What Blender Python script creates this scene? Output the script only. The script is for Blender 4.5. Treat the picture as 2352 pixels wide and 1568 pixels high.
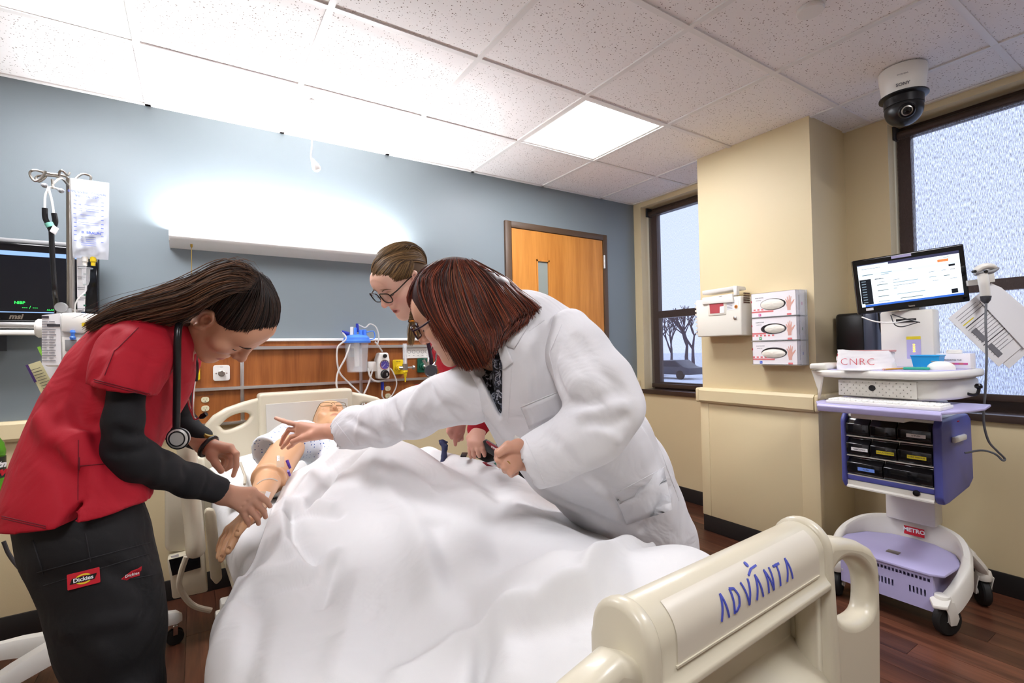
import bpy, bmesh, math, random
import numpy as np
from mathutils import Vector, Matrix
for o in list(bpy.data.objects): bpy.data.objects.remove(o)
S = bpy.context.scene
COL = S.collection
random.seed(4); RNG = np.random.default_rng(4)

# ------------------------------------------------------------------ camera
FPX = 1126.114; YAW, PITCH, ROLL = 0.574332, 0.0175, -0.018732
CAM = np.array([0.0, 0.0, 1.213]); ZC = 2.466          # camera height, ceiling height
_cy, _sy, _cp, _sp = math.cos(YAW), math.sin(YAW), math.cos(PITCH), math.sin(PITCH)
FW = np.array([_sy*_cp, _cy*_cp, _sp]); _r = np.array([_cy, -_sy, 0.0]); _u = np.cross(_r, FW)
RT = _r*math.cos(ROLL) + _u*math.sin(ROLL); UP = -_r*math.sin(ROLL) + _u*math.cos(ROLL)
cd = bpy.data.cameras.new('camera'); cam = bpy.data.objects.new('camera', cd); COL.objects.link(cam)
cd.sensor_width = 36; cd.lens = 36*FPX/2352; cd.clip_start = 0.02; cd.clip_end = 400
cam.matrix_world = Matrix((( RT[0], UP[0], -FW[0], CAM[0]), (RT[1], UP[1], -FW[1], CAM[1]), (RT[2], UP[2], -FW[2], CAM[2]), (0, 0, 0, 1)))
S.camera = cam
# ------------------------------------------------------------------ world: overcast winter sky
w = bpy.data.worlds.new('sky'); S.world = w; w.use_nodes = True
bg = w.node_tree.nodes['Background']; bg.inputs[0].default_value = (0.66, 0.73, 1.0, 1); bg.inputs[1].default_value = 2.0
# ------------------------------------------------------------------ exposure
S.view_settings.view_transform = 'Standard'; S.view_settings.look = 'None'
S.view_settings.gamma = 1; S.view_settings.use_curve_mapping = False
S.view_settings.exposure = 1.12
PANEL_LIGHT = 15.5          # emission of the ceiling light diffusers
BEDLIGHT = 160.0             # emission of the tube in the over-bed lamp

# ------------------------------------------------------------------ pixel helpers (photo is 2352 x 1568)
def ray(x, y): return FW + (x-1176)/FPX*RT - (y-784)/FPX*UP
def W(x, y, df): return CAM + ray(x, y)*df               # point at a depth along the view axis
def onX(x, y, X): v = ray(x, y); return CAM + v*(X/v[0])
def onY(x, y, Y): v = ray(x, y); return CAM + v*(Y/v[1])
def onZ(x, y, Z): v = ray(x, y); return CAM + v*((Z-CAM[2])/v[2])
def onP(x, y, p0, n):
    v = ray(x, y); return CAM + v*(np.dot(np.asarray(p0)-CAM, n)/np.dot(v, n))
def A(*v): return np.array(v, float)
def unit(v): v = np.asarray(v, float); return v/np.linalg.norm(v)

# ------------------------------------------------------------------ materials
def lin(c):
    if isinstance(c, str):
        c = c.lstrip('#'); c = [int(c[i:i+2], 16)/255 for i in (0, 2, 4)]
        c = [(x/12.92 if x <= 0.04045 else ((x+0.055)/1.055)**2.4) for x in c]
    return (c[0], c[1], c[2], 1)
MATS = {}
def mat(name, col, rough=0.5, metal=0.0, bump=0.0, bscale=60, var=0.0, vscale=8, spec=0.5, stretch=(1, 1, 1), coat=0.0, trans=0.0, ior=1.45, emit=None, estr=0, alpha=1, sheen=0, sss=0, objrand=0, attr=None, wr=0.0, wscale=9):
    m = bpy.data.materials.new(name); MATS[name] = m; m.use_nodes = True
    N, L = m.node_tree.nodes, m.node_tree.links; b = N['Principled BSDF']
    b.inputs['Base Color'].default_value = lin(col); b.inputs['Roughness'].default_value = rough; b.inputs['Metallic'].default_value = metal
    b.inputs['Specular IOR Level'].default_value = spec; b.inputs['Coat Weight'].default_value = coat; b.inputs['IOR'].default_value = ior
    b.inputs['Transmission Weight'].default_value = trans; b.inputs['Alpha'].default_value = alpha; b.inputs['Sheen Weight'].default_value = sheen
    if sss: b.inputs['Subsurface Weight'].default_value = sss; b.inputs['Subsurface Radius'].default_value = (0.01, 0.004, 0.002); b.inputs['Subsurface Scale'].default_value = 1.0
    if emit is not None: b.inputs['Emission Color'].default_value = lin(emit); b.inputs['Emission Strength'].default_value = estr
    tc = N.new('ShaderNodeTexCoord'); mp = N.new('ShaderNodeMapping'); mp.inputs['Scale'].default_value = stretch; L.new(tc.outputs['Object'], mp.inputs['Vector'])
    src = None
    if attr:
        a = N.new('ShaderNodeAttribute'); a.attribute_name = attr; src = a.outputs['Color']
    if var or objrand:
        hs = N.new('ShaderNodeHueSaturation'); 
        if src: L.new(src, hs.inputs['Color'])
        else: hs.inputs['Color'].default_value = lin(col)
        add = None
        if var:
            nz = N.new('ShaderNodeTexNoise'); nz.inputs['Scale'].default_value = vscale; nz.inputs['Detail'].default_value = 5; L.new(mp.outputs[0], nz.inputs['Vector'])
            mr = N.new('ShaderNodeMapRange'); mr.inputs[1].default_value = 0.3; mr.inputs[2].default_value = 0.7; mr.inputs[3].default_value = 1-var; mr.inputs[4].default_value = 1+var; L.new(nz.outputs[0], mr.inputs[0]); add = mr.outputs[0]
        if objrand:
            oi = N.new('ShaderNodeObjectInfo'); m2 = N.new('ShaderNodeMapRange'); m2.inputs[3].default_value = 1-objrand; m2.inputs[4].default_value = 1+objrand; L.new(oi.outputs['Random'], m2.inputs[0])
            if add:
                mu = N.new('ShaderNodeMath'); mu.operation = 'MULTIPLY'; L.new(add, mu.inputs[0]); L.new(m2.outputs[0], mu.inputs[1]); add = mu.outputs[0]
            else: add = m2.outputs[0]
        L.new(add, hs.inputs['Value']); src = hs.outputs[0]
    if src: L.new(src, b.inputs['Base Color'])
    if wr:
        nw = N.new('ShaderNodeTexNoise'); nw.inputs['Scale'].default_value = wscale; nw.inputs['Detail'].default_value = 3; nw.inputs['Roughness'].default_value = .45; nw.inputs['Distortion'].default_value = 1.2; L.new(mp.outputs[0], nw.inputs['Vector'])
        bw = N.new('ShaderNodeBump'); bw.inputs['Strength'].default_value = wr; bw.inputs['Distance'].default_value = 0.02; L.new(nw.outputs[0], bw.inputs['Height']); L.new(bw.outputs[0], b.inputs['Normal'])
    if bump:
        n2 = N.new('ShaderNodeTexNoise'); n2.inputs['Scale'].default_value = bscale; n2.inputs['Detail'].default_value = 4; L.new(mp.outputs[0], n2.inputs['Vector'])
        bp = N.new('ShaderNodeBump'); bp.inputs['Strength'].default_value = bump; bp.inputs['Distance'].default_value = 0.004; L.new(n2.outputs[0], bp.inputs['Height']); L.new(bp.outputs[0], b.inputs['Normal'])
        if wr: L.new(bw.outputs[0], bp.inputs['Normal'])
    return m
def wood(name, c1, c2, rough=0.4, axis=2, scale=1.0, objrand=0.0, coat=0.0):
    m = mat(name, c1, rough, coat=coat); N, L = m.node_tree.nodes, m.node_tree.links; b = N['Principled BSDF']
    tc = N.new('ShaderNodeTexCoord'); mp = N.new('ShaderNodeMapping'); sc = [14*scale]*3; sc[axis] = 0.9*scale; mp.inputs['Scale'].default_value = sc
    oi = N.new('ShaderNodeObjectInfo'); ad = N.new('ShaderNodeVectorMath'); ad.operation = 'ADD'
    cx = N.new('ShaderNodeCombineXYZ'); mm = N.new('ShaderNodeMath'); mm.operation = 'MULTIPLY'; mm.inputs[1].default_value = 37; L.new(oi.outputs['Random'], mm.inputs[0])
    for i in range(3): L.new(mm.outputs[0], cx.inputs[i])
    L.new(tc.outputs['Object'], ad.inputs[0]); L.new(cx.outputs[0], ad.inputs[1]); L.new(ad.outputs[0], mp.inputs[0])
    n1 = N.new('ShaderNodeTexNoise'); n1.inputs['Scale'].default_value = 1.4; n1.inputs['Detail'].default_value = 8; n1.inputs['Distortion'].default_value = 0.6; L.new(mp.outputs[0], n1.inputs['Vector'])
    n2 = N.new('ShaderNodeTexNoise'); n2.inputs['Scale'].default_value = 9; n2.inputs['Detail'].default_value = 4; L.new(mp.outputs[0], n2.inputs['Vector'])
    mx = N.new('ShaderNodeMath'); mx.operation = 'MULTIPLY_ADD'; mx.inputs[1].default_value = 0.35; L.new(n2.outputs[0], mx.inputs[0]); L.new(n1.outputs[0], mx.inputs[2])
    cr = N.new('ShaderNodeValToRGB'); cr.color_ramp.elements[0].position = 0.45; cr.color_ramp.elements[1].position = 0.9; cr.color_ramp.elements[0].color = lin(c2); cr.color_ramp.elements[1].color = lin(c1); L.new(mx.outputs[0], cr.inputs[0])
    src = cr.outputs[0]
    if objrand:
        hs = N.new('ShaderNodeHueSaturation'); m2 = N.new('ShaderNodeMapRange'); m2.inputs[3].default_value = 1-objrand; m2.inputs[4].default_value = 1+objrand
        L.new(oi.outputs['Random'], m2.inputs[0]); L.new(m2.outputs[0], hs.inputs['Value']); L.new(src, hs.inputs['Color']); src = hs.outputs[0]
    L.new(src, b.inputs['Base Color'])
    bp = N.new('ShaderNodeBump'); bp.inputs['Strength'].default_value = 0.08; bp.inputs['Distance'].default_value = 0.002; L.new(n2.outputs[0], bp.inputs['Height']); L.new(bp.outputs[0], b.inputs['Normal'])
    return m
def emis(name, col, strength):
    m = bpy.data.materials.new(name); MATS[name] = m; m.use_nodes = True; N, L = m.node_tree.nodes, m.node_tree.links
    N.remove(N['Principled BSDF']); e = N.new('ShaderNodeEmission'); e.inputs[0].default_value = lin(col); e.inputs[1].default_value = strength; L.new(e.outputs[0], N['Material Output'].inputs[0]); return m

mat('blue_wall', '#7d878d', 0.42, bump=0.05, bscale=300, spec=0.35)
mat('beige_wall', '#d4c39c', 0.5, bump=0.06, bscale=300)
mat('plain_wall', '#e4ddcd', 0.7)
mat('rail_beige', '#dccca4', 0.4)
mat('cove_black', '#262424', 0.35)
mat('brown_metal', '#54402f', 0.45)
mat('sill_brown', '#3f3029', 0.3)
wood('panel_wood', '#a86530', '#7d4216', 0.42, axis=2)
wood('door_wood', '#cf8c40', '#b06f2a', 0.4, axis=2, scale=0.8)
wood('floor_wood', '#6b4230', '#3c2219', 0.33, axis=1, scale=1.2, objrand=0.3)
mat('aluminium', '#c9c9c8', 0.28, 0.9)
mat('chrome', '#dcdcdc', 0.12, 1.0)
mat('steel_light', '#c4c2be', 0.35, 0.45)
mat('steel', '#a9a49c', 0.3, 1.0, bump=0.04, bscale=20, stretch=(40, 40, 1))
mat('white_plastic', '#e9e7e1', 0.35)
mat('white_paint', '#efefec', 0.4)
mat('tee_white', '#e6e3df', 0.45)
mat('cream_plastic', '#e3dcb8', 0.35)
mat('bed_plastic', '#d2cab4', 0.33, coat=0.15)
mat('bed_beige', '#d0c7b0', 0.4)
mat('bed_label', '#d8d0bf', 0.35)
mat('board_inset', '#cfccc4', 0.45)
mat('black_plastic', '#141416', 0.3)
mat('black_gloss', '#0b0b0e', 0.08)
mat('rubber_black', '#171717', 0.6)
mat('grey_plastic', '#8f8f90', 0.4)
mat('dark_grey', '#3b3c40', 0.5)
mat('cart_white', '#e2dfd6', 0.35)
mat('cart_lilac', '#b5afd8', 0.38)
mat('cart_violet', '#5358a2', 0.4)
mat('drawer_smoke', '#17171a', 0.12, coat=0.3)
mat('paper', '#ecebec', 0.6)
mat('ink_grey', '#77777c', 0.6)
mat('ink_dark', '#3d3a40', 0.6)
mat('label_yellow', '#e4d02c', 0.5)
mat('label_blue', '#6f94ea', 0.5)
mat('ink_blue', '#4a55b8', 0.5)
mat('red_print', '#c2182a', 0.5)
mat('gas_yellow', '#e6c81e', 0.35)
mat('gas_green', '#0e5a44', 0.35)
mat('blue_lid', '#4d86e8', 0.35)
mat('navy_cap', '#1c2c9c', 0.4)
mat('clear', '#f4f6f8', 0.05, alpha=.22, spec=.7)
mat('clear_plastic', '#eef2f6', 0.08, alpha=.28, spec=.7)
mat('tube_clear', '#e4e2de', 0.15, alpha=.6)
mat('glass', '#e6ecf0', 0.0, trans=1.0, ior=1.02, spec=0.4)
mat('linen', '#dddcdc', 0.85, bump=0.1, bscale=900, wr=.7, wscale=5)
mat('pillow_cloth', '#efefed', 0.85, bump=0.1, bscale=500)
mat('brass', '#a98a3c', 0.35, 0.8)
mat('cable_black', '#1a1a1b', 0.45)
mat('cable_grey', '#55565a', 0.5)
mat('cable_beige', '#cfc6b2', 0.45)
mat('cable_white', '#e6e4df', 0.4)
emis('panel_light', '#fafaff', PANEL_LIGHT)
emis('tube_light', '#fbfbff', BEDLIGHT)

# ------------------------------------------------------------------ mesh building
class MB:
    def __init__(s): s.v = []; s.f = []
    def _add(s, vs, fs):
        n = len(s.v); s.v.extend([tuple(map(float, q)) for q in vs]); s.f.extend([[i+n for i in f] for f in fs]); return s
    def box(s, lo, hi):
        x0, y0, z0 = lo; x1, y1, z1 = hi
        return s._add([(x0,y0,z0),(x1,y0,z0),(x1,y1,z0),(x0,y1,z0),(x0,y0,z1),(x1,y0,z1),(x1,y1,z1),(x0,y1,z1)],
                      [[0,3,2,1],[4,5,6,7],[0,1,5,4],[1,2,6,5],[2,3,7,6],[3,0,4,7]])
    def obox(s, c, ax, ay, az):          # centre and three half-axis vectors
        c, ax, ay, az = map(np.asarray, (c, ax, ay, az))
        return s._add([c-ax-ay-az, c+ax-ay-az, c+ax+ay-az, c-ax+ay-az, c-ax-ay+az, c+ax-ay+az, c+ax+ay+az, c-ax+ay+az],
                      [[0,3,2,1],[4,5,6,7],[0,1,5,4],[1,2,6,5],[2,3,7,6],[3,0,4,7]])
    def quad(s, a, b, c, d): return s._add([a, b, c, d], [[0,1,2,3]])
    def poly(s, pts, n):                 # prism: polygon pts extruded by vector n
        pts = [np.asarray(p, float) for p in pts]; k = len(pts); n = np.asarray(n, float)
        return s._add(pts+[p+n for p in pts], [list(range(k))[::-1], list(range(k, 2*k))]+[[i, (i+1) % k, k+(i+1) % k, k+i] for i in range(k)])
    def tube(s, path, r, seg=10, caps=True, flat=None):
        P = [np.asarray(p, float) for p in path]; n = len(P); rr = [r]*n if np.isscalar(r) else list(r)
        T = [unit(P[min(i+1, n-1)]-P[max(i-1, 0)]) for i in range(n)]
        a = np.cross(T[0], [0, 0, 1]); 
        if np.linalg.norm(a) < 1e-3: a = np.cross(T[0], [1, 0, 0])
        a = unit(a); vs = []
        for i in range(n):
            a = unit(a-T[i]*np.dot(a, T[i])); b = np.cross(T[i], a)
            for k in range(seg):
                t = 2*math.pi*k/seg; vs.append(P[i]+rr[i]*(math.cos(t)*a+math.sin(t)*b*(flat or 1)))
        fs = [[i*seg+k, i*seg+(k+1) % seg, (i+1)*seg+(k+1) % seg, (i+1)*seg+k] for i in range(n-1) for k in range(seg)]
        if caps: fs += [list(range(seg))[::-1], list(range((n-1)*seg, n*seg))]
        return s._add(vs, fs)
    def lathe(s, c, prof, axis=(0, 0, 1), seg=24):   # prof: (radius, height along axis)
        ax = unit(axis); a = np.cross(ax, [0, 0, 1])
        if np.linalg.norm(a) < 1e-3: a = A(1, 0, 0)
        a = unit(a); b = np.cross(ax, a); c = np.asarray(c, float); vs = []
        for r, h in prof:
            for k in range(seg):
                t = 2*math.pi*k/seg; vs.append(c+ax*h+max(r, 1e-5)*(math.cos(t)*a+math.sin(t)*b))
        n = len(prof); fs = [[i*seg+k, i*seg+(k+1) % seg, (i+1)*seg+(k+1) % seg, (i+1)*seg+k] for i in range(n-1) for k in range(seg)]
        fs += [list(range(seg))[::-1], list(range((n-1)*seg, n*seg))]
        return s._add(vs, fs)
    def grid(s, P):                       # P[i][j] points
        P = np.asarray(P, float); n, m = P.shape[:2]
        return s._add(P.reshape(-1, 3), [[i*m+j, (i+1)*m+j, (i+1)*m+j+1, i*m+j+1] for i in range(n-1) for j in range(m-1)])
    def build(s, name, m, parent=None, bevel=0, seg=2, smooth=False, sharp=35, solid=0):
        me = bpy.data.meshes.new(name); vs = np.array(s.v, float)
        lo, hi = vs.min(0), vs.max(0); org = A((lo[0]+hi[0])/2, (lo[1]+hi[1])/2, lo[2])
        me.from_pydata([tuple(v) for v in vs-org], [], s.f)
        o = bpy.data.objects.new(name, me); COL.objects.link(o); o.location = org
        bm = bmesh.new(); bm.from_mesh(me); bmesh.ops.recalc_face_normals(bm, faces=bm.faces)
        if bevel:
            es = [e for e in bm.edges if len(e.link_faces) == 2 and e.calc_face_angle(0) > 0.5]
            bmesh.ops.bevel(bm, geom=es, offset=bevel, segments=seg, affect='EDGES', profile=0.5, clamp_overlap=True)
        if solid: bmesh.ops.solidify(bm, geom=bm.faces[:], thickness=solid)
        bm.to_mesh(me); bm.free()
        finish(o, m, smooth or bevel > 0, sharp); attach(o, parent); return o
def finish(o, m, smooth, sharp=35):
    if m is not None: o.data.materials.append(MATS[m] if isinstance(m, str) else m)
    if smooth:
        o.data.polygons.foreach_set('use_smooth', [True]*len(o.data.polygons)); o.data.set_sharp_from_angle(angle=math.radians(sharp))
def attach(o, parent):
    if parent is not None:
        bpy.context.view_layer.update() if False else None
        o.parent = parent; o.matrix_parent_inverse = wm(parent).inverted()
def wm(o):                                # world matrix without a depsgraph update
    b = Matrix.LocRotScale(o.location, o.rotation_euler, o.scale)
    return (wm(o.parent) @ o.matrix_parent_inverse @ b) if o.parent else b
def tag(o, label, cat=None, group=None, kind=None):
    if label: o['label'] = label
    if cat: o['category'] = cat
    if group: o['group'] = group
    if kind: o['kind'] = kind
    return o
def thing(name, label, cat, loc=(0, 0, 0), group=None, rz=0.0):
    o = bpy.data.objects.new(name, None); COL.objects.link(o); o.empty_display_size = 0.1; o.location = loc; o.rotation_euler = (0, 0, rz); return tag(o, label, cat, group)
def struct(o): o['kind'] = 'structure'; return o
def bx(name, lo, hi, m, parent=None, bevel=0, seg=2): return MB().box(lo, hi).build(name, m, parent, bevel, seg)
def rawmesh(name, V, F, m, parent=None, smooth=True, sharp=180, cols=None):
    V = np.asarray(V, float); lo, hi = V.min(0), V.max(0); org = A((lo[0]+hi[0])/2, (lo[1]+hi[1])/2, lo[2])
    me = bpy.data.meshes.new(name); F = np.asarray(F); 
    me.vertices.add(len(V)); me.vertices.foreach_set('co', (V-org).ravel())
    k = F.shape[1]; me.loops.add(F.size); me.loops.foreach_set('vertex_index', F.ravel().astype(np.int32)); me.polygons.add(len(F))
    me.polygons.foreach_set('loop_start', np.arange(0, F.size, k, dtype=np.int32)); me.update(calc_edges=True); me.validate()
    if cols is not None:
        at = me.color_attributes.new('tint', 'FLOAT_COLOR', 'POINT'); c4 = np.ones((len(V), 4)); c4[:, :3] = cols; at.data.foreach_set('color', c4.ravel())
    o = bpy.data.objects.new(name, me); COL.objects.link(o); o.location = org
    finish(o, m, smooth, sharp); attach(o, parent); return o
def curve_mesh(cu, name, m, parent, M4, smooth=True):
    ob = bpy.data.objects.new('tmp', cu); COL.objects.link(ob); dg = bpy.context.evaluated_depsgraph_get()
    me = bpy.data.meshes.new_from_object(ob.evaluated_get(dg)); bpy.data.objects.remove(ob); bpy.data.curves.remove(cu)
    me.transform(Matrix(M4)); me.name = name; me.materials.clear()
    vs = [v.co.copy() for v in me.vertices]; 
    if vs:
        c = sum(vs, Vector())/len(vs); me.transform(Matrix.Translation(-c))
    else: c = Vector()
    o = bpy.data.objects.new(name, me); COL.objects.link(o); o.location = c; finish(o, m, smooth, 40); attach(o, parent); return o
def frame(o, x, y):                      # 4x4 from origin, x axis, y axis (unit)
    x, y = unit(x), unit(y); z = np.cross(x, y); M4 = np.eye(4); M4[:3, 0] = x; M4[:3, 1] = y; M4[:3, 2] = z; M4[:3, 3] = o; return [list(map(float, r)) for r in M4]
def plate(name, outer, holes, thick, bevel, m, parent, M4, res=3):
    cu = bpy.data.curves.new(name, 'CURVE'); cu.dimensions = '2D'; cu.fill_mode = 'BOTH'; cu.extrude = max(thick/2-bevel, 0); cu.bevel_depth = bevel; cu.bevel_resolution = res; cu.offset = -bevel
    for kk, pts in enumerate([outer]+list(holes)):
        ar = sum(p[0]*q[1]-q[0]*p[1] for p, q in zip(pts, list(pts[1:])+[pts[0]])); pts = list(pts) if (ar > 0) == (kk == 0) else list(pts)[::-1]
        sp = cu.splines.new('POLY'); sp.points.add(len(pts)-1); sp.use_cyclic_u = True
        for p, q in zip(sp.points, pts): p.co = (q[0], q[1], 0, 1)
    return curve_mesh(cu, name, m, parent, M4)
def text(name, s, size, m, parent, M4, ext=0.0004, align='CENTER', shear=0, bold=0.0, space=1.0):
    cu = bpy.data.curves.new(name, 'FONT'); cu.body = s; cu.size = size; cu.extrude = ext; cu.align_x = align; cu.align_y = 'CENTER'; cu.shear = shear; cu.offset = bold; cu.space_character = space; cu.resolution_u = 3
    return curve_mesh(cu, name, m, parent, M4, False)
def smooth_path(pts, n=8):               # Catmull-Rom
    P = np.asarray(pts, float); P = np.vstack([2*P[0]-P[1], P, 2*P[-1]-P[-2]]); out = []
    for i in range(1, len(P)-2):
        for t in np.linspace(0, 1, n, endpoint=False):
            a, b, c, d = P[i-1], P[i], P[i+1], P[i+2]
            out.append(0.5*((2*b)+(-a+c)*t+(2*a-5*b+4*c-d)*t*t+(-a+3*b-3*c+d)*t**3))
    out.append(P[-2]); return np.array(out)
def rrect(x0, y0, x1, y1, r, n=5):
    out = []
    for cx, cy, a0 in ((x1-r, y1-r, 0), (x0+r, y1-r, 90), (x0+r, y0+r, 180), (x1-r, y0+r, 270)):
        for k in range(n+1): t = math.radians(a0+90*k/n); out.append((cx+r*math.cos(t), cy+r*math.sin(t)))
    return out
def ellipse(cx, cy, a, b, n=24, rot=0): 
    c, s = math.cos(rot), math.sin(rot); return [(cx+a*math.cos(t)*c-b*math.sin(t)*s, cy+a*math.cos(t)*s+b*math.sin(t)*c) for t in np.linspace(0, 2*math.pi, n, endpoint=False)]
# ================================================================== ROOM
XL, XR, YF, YB = -2.4, 3.245, -2.6, 3.01
fl = struct(bx('floor', (XL-.2, YF-.2, -0.12), (XR+.2, YB+.2, -0.012), 'floor_wood'))
pw, pl = 0.118, 1.16                                     # floor planks run along Y
pm = None
for i in range(int((XR-XL)/pw)+1):
    x = XL+i*pw; off = (i*0.437) % pl
    y = YF-off
    while y < YB:
        y0, y1 = max(y, YF), min(y+pl, YB)
        if y1-y0 > .05 and y1 > -0.9 and x > -1.9:
            full = abs(y1-y0-pl) < 1e-6 and x+pw < XR
            if full and pm is not None:
                o = bpy.data.objects.new('plank', pm); COL.objects.link(o); o.location = (x+pw/2, y0+pl/2, -0.012); attach(o, fl)
            else:
                o = MB().box((x+.0007, y0+.0007, -0.012), (min(x+pw, XR)-.0007, y1-.0007, 0)).build('plank', 'floor_wood', fl)
                if full: pm = o.data
        y += pl

# ceiling: slab, tee grid and lay-in tiles
ce = struct(bx('ceiling', (XL-.2, YF-.2, ZC+.05), (XR+.25, YB+.25, ZC+.14), 'tee_white'))
T = 0.6096; GX, GY = -0.1886, 3.0397                     # grid origin measured from the photograph
m = mat('ceiling_tile', '#e9e4de', 0.9); N, L = m.node_tree.nodes, m.node_tree.links; b = N['Principled BSDF']
tc = N.new('ShaderNodeTexCoord'); oi = N.new('ShaderNodeObjectInfo'); va = N.new('ShaderNodeVectorMath'); va.operation = 'ADD'; sc_ = N.new('ShaderNodeVectorMath'); sc_.operation = 'SCALE'; sc_.inputs['Scale'].default_value = 3.1
L.new(oi.outputs['Location'], sc_.inputs[0]); L.new(tc.outputs['Object'], va.inputs[0]); L.new(sc_.outputs[0], va.inputs[1])
dn = N.new('ShaderNodeTexNoise'); dn.inputs['Scale'].default_value = 60; L.new(va.outputs[0], dn.inputs['Vector'])
dm = N.new('ShaderNodeVectorMath'); dm.operation = 'SCALE'; dm.inputs['Scale'].default_value = 0.012; L.new(dn.outputs['Color'], dm.inputs[0])
d2 = N.new('ShaderNodeVectorMath'); d2.operation = 'ADD'; L.new(va.outputs[0], d2.inputs[0]); L.new(dm.outputs[0], d2.inputs[1])
vo = N.new('ShaderNodeTexVoronoi'); vo.inputs['Scale'].default_value = 105; L.new(d2.outputs[0], vo.inputs['Vector'])
rr_ = N.new('ShaderNodeMath'); rr_.operation = 'MULTIPLY'; rr_.inputs[1].default_value = 0.30; sx = N.new('ShaderNodeSeparateColor'); L.new(vo.outputs['Color'], sx.inputs[0]); L.new(sx.outputs[0], rr_.inputs[0])
lt = N.new('ShaderNodeMath'); lt.operation = 'LESS_THAN'; L.new(vo.outputs['Distance'], lt.inputs[0]); L.new(rr_.outputs[0], lt.inputs[1])
mx = N.new('ShaderNodeMix'); mx.data_type = 'RGBA'; mx.inputs[6].default_value = lin('#f1edea'); mx.inputs[7].default_value = lin('#8f837a'); L.new(lt.outputs[0], mx.inputs[0]); L.new(mx.outputs[2], b.inputs['Base Color'])
iv = N.new('ShaderNodeMath'); iv.operation = 'SUBTRACT'; iv.inputs[0].default_value = 1; L.new(lt.outputs[0], iv.inputs[1])
bp = N.new('ShaderNodeBump'); bp.inputs['Strength'].default_value = 0.5; bp.inputs['Distance'].default_value = 0.002; L.new(iv.outputs[0], bp.inputs['Height']); L.new(bp.outputs[0], b.inputs['Normal'])
LIGHTS = {(-1, 1), (3, 1), (-1, 5), (3, 5)}      # two in view; the same grid row repeated behind the camera
tmesh = None; hw = 0.012
for i in range(-4, 6):
    for j in range(0, 9):
        x0, x1 = GX+i*T, GX+(i+1)*T; y1, y0 = GY-j*T, GY-(j+1)*T
        x0c, x1c, y0c, y1c = max(x0, XL), min(x1, XR), max(y0, YF), min(y1, YB)
        if (i, j) in LIGHTS or x1c-x0c < .06 or y1c-y0c < .06: continue
        full = (x0c, x1c, y0c, y1c) == (x0, x1, y0, y1)
        if full and tmesh:
            o = bpy.data.objects.new('ceiling_tile', tmesh); COL.objects.link(o); o.location = ((x0+x1)/2, (y0+y1)/2, ZC+.004); attach(o, ce)
        else:
            o = MB().box((x0c+.004, y0c+.004, ZC+.004), (x1c-.004, y1c-.004, ZC+.02)).build('ceiling_tile', 'ceiling_tile', ce, bevel=0.003, seg=1)
            if full: tmesh = o.data
for i in range(-3, 6):
    x = GX+i*T; bx('tee_bar', (x-hw, YF, ZC-.003), (x+hw, YB, ZC+.006), 'tee_white', ce)
for j in range(1, 9):
    y = GY-j*T; bx('tee_bar', (XL, y-hw, ZC-.0025), (XR, y+hw, ZC+.006), 'tee_white', ce)
for n, lo, hi in (('wall_angle', (XL, YB-.022, ZC-.003), (XR, YB, ZC+.003)), ('wall_angle', (XR-.022, YF, ZC-.003), (XR, YB, ZC+.003))):
    bx(n, lo, hi, 'tee_white', ce)
LL = {(-1, 1): ('', 'lit square ceiling light panel above the infusion stand'), (3, 1): ('', 'lit square ceiling light panel near the window column'),
      (-1, 5): ('_left_offscreen', 'lit square ceiling light panel behind the bed foot, on the door-opposite side'), (3, 5): ('_right_offscreen', 'lit square ceiling light panel behind the bed foot, beside the wide window')}
for i, j in sorted(LIGHTS):
    x0, x1 = GX+i*T+.014, GX+(i+1)*T-.014; y1, y0 = GY-j*T-.014, GY-(j+1)*T+.014
    sfx, lab_ = LL[(i, j)]; t = thing('ceiling_light'+sfx, lab_, 'ceiling light', ((x0+x1)/2, (y0+y1)/2, ZC+.002), 'square ceiling light panels')
    bx('diffuser'+sfx, (x0+.016, y0+.016, ZC+.004), (x1-.016, y1-.016, ZC+.009), 'panel_light', t)
    fm = MB()
    for lo, hi in (((x0, y0), (x1, y0+.016)), ((x0, y1-.016), (x1, y1)), ((x0, y0+.016), (x0+.016, y1-.016)), ((x1-.016, y0+.016), (x1, y1-.016))): fm.box((*lo, ZC+.002), (*hi, ZC+.04))
    fm.build('light_frame', 'white_paint', t)

# back wall (head wall): blue above the rail, beige below
wb = struct(bx('wall_back', (XL-.2, YB, 0), (XR+.2, YB+.2, ZC+.05), 'blue_wall'))
bx('wainscot', (XL, YB-.004, 0.10), (XR, YB, 0.90), 'beige_wall', wb)
bl = struct(bx('baseboard_back', (XL, YB-.012, 0), (XR, YB, 0.10), 'cove_black', bevel=.003))
def rail(name, x0, x1):
    return struct(MB().poly([(x0, YB, .855), (x0, YB-.03, .855), (x0, YB-.04, .868), (x0, YB-.04, .93), (x0, YB-.03, .943), (x0, YB, .943)], (x1-x0, 0, 0)).build(name, 'rail_beige', smooth=True))
rail('trim_1', XL, -0.2); rail('trim_2', 2.905, 3.235)
struct(bx('wall_left', (XL-.2, YF-.2, 0), (XL, YB+.2, ZC+.05), 'plain_wall'))
struct(bx('wall_front', (XL-.2, YF-.2, 0), (XR+.2, YF, ZC+.05), 'plain_wall'))

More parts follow.
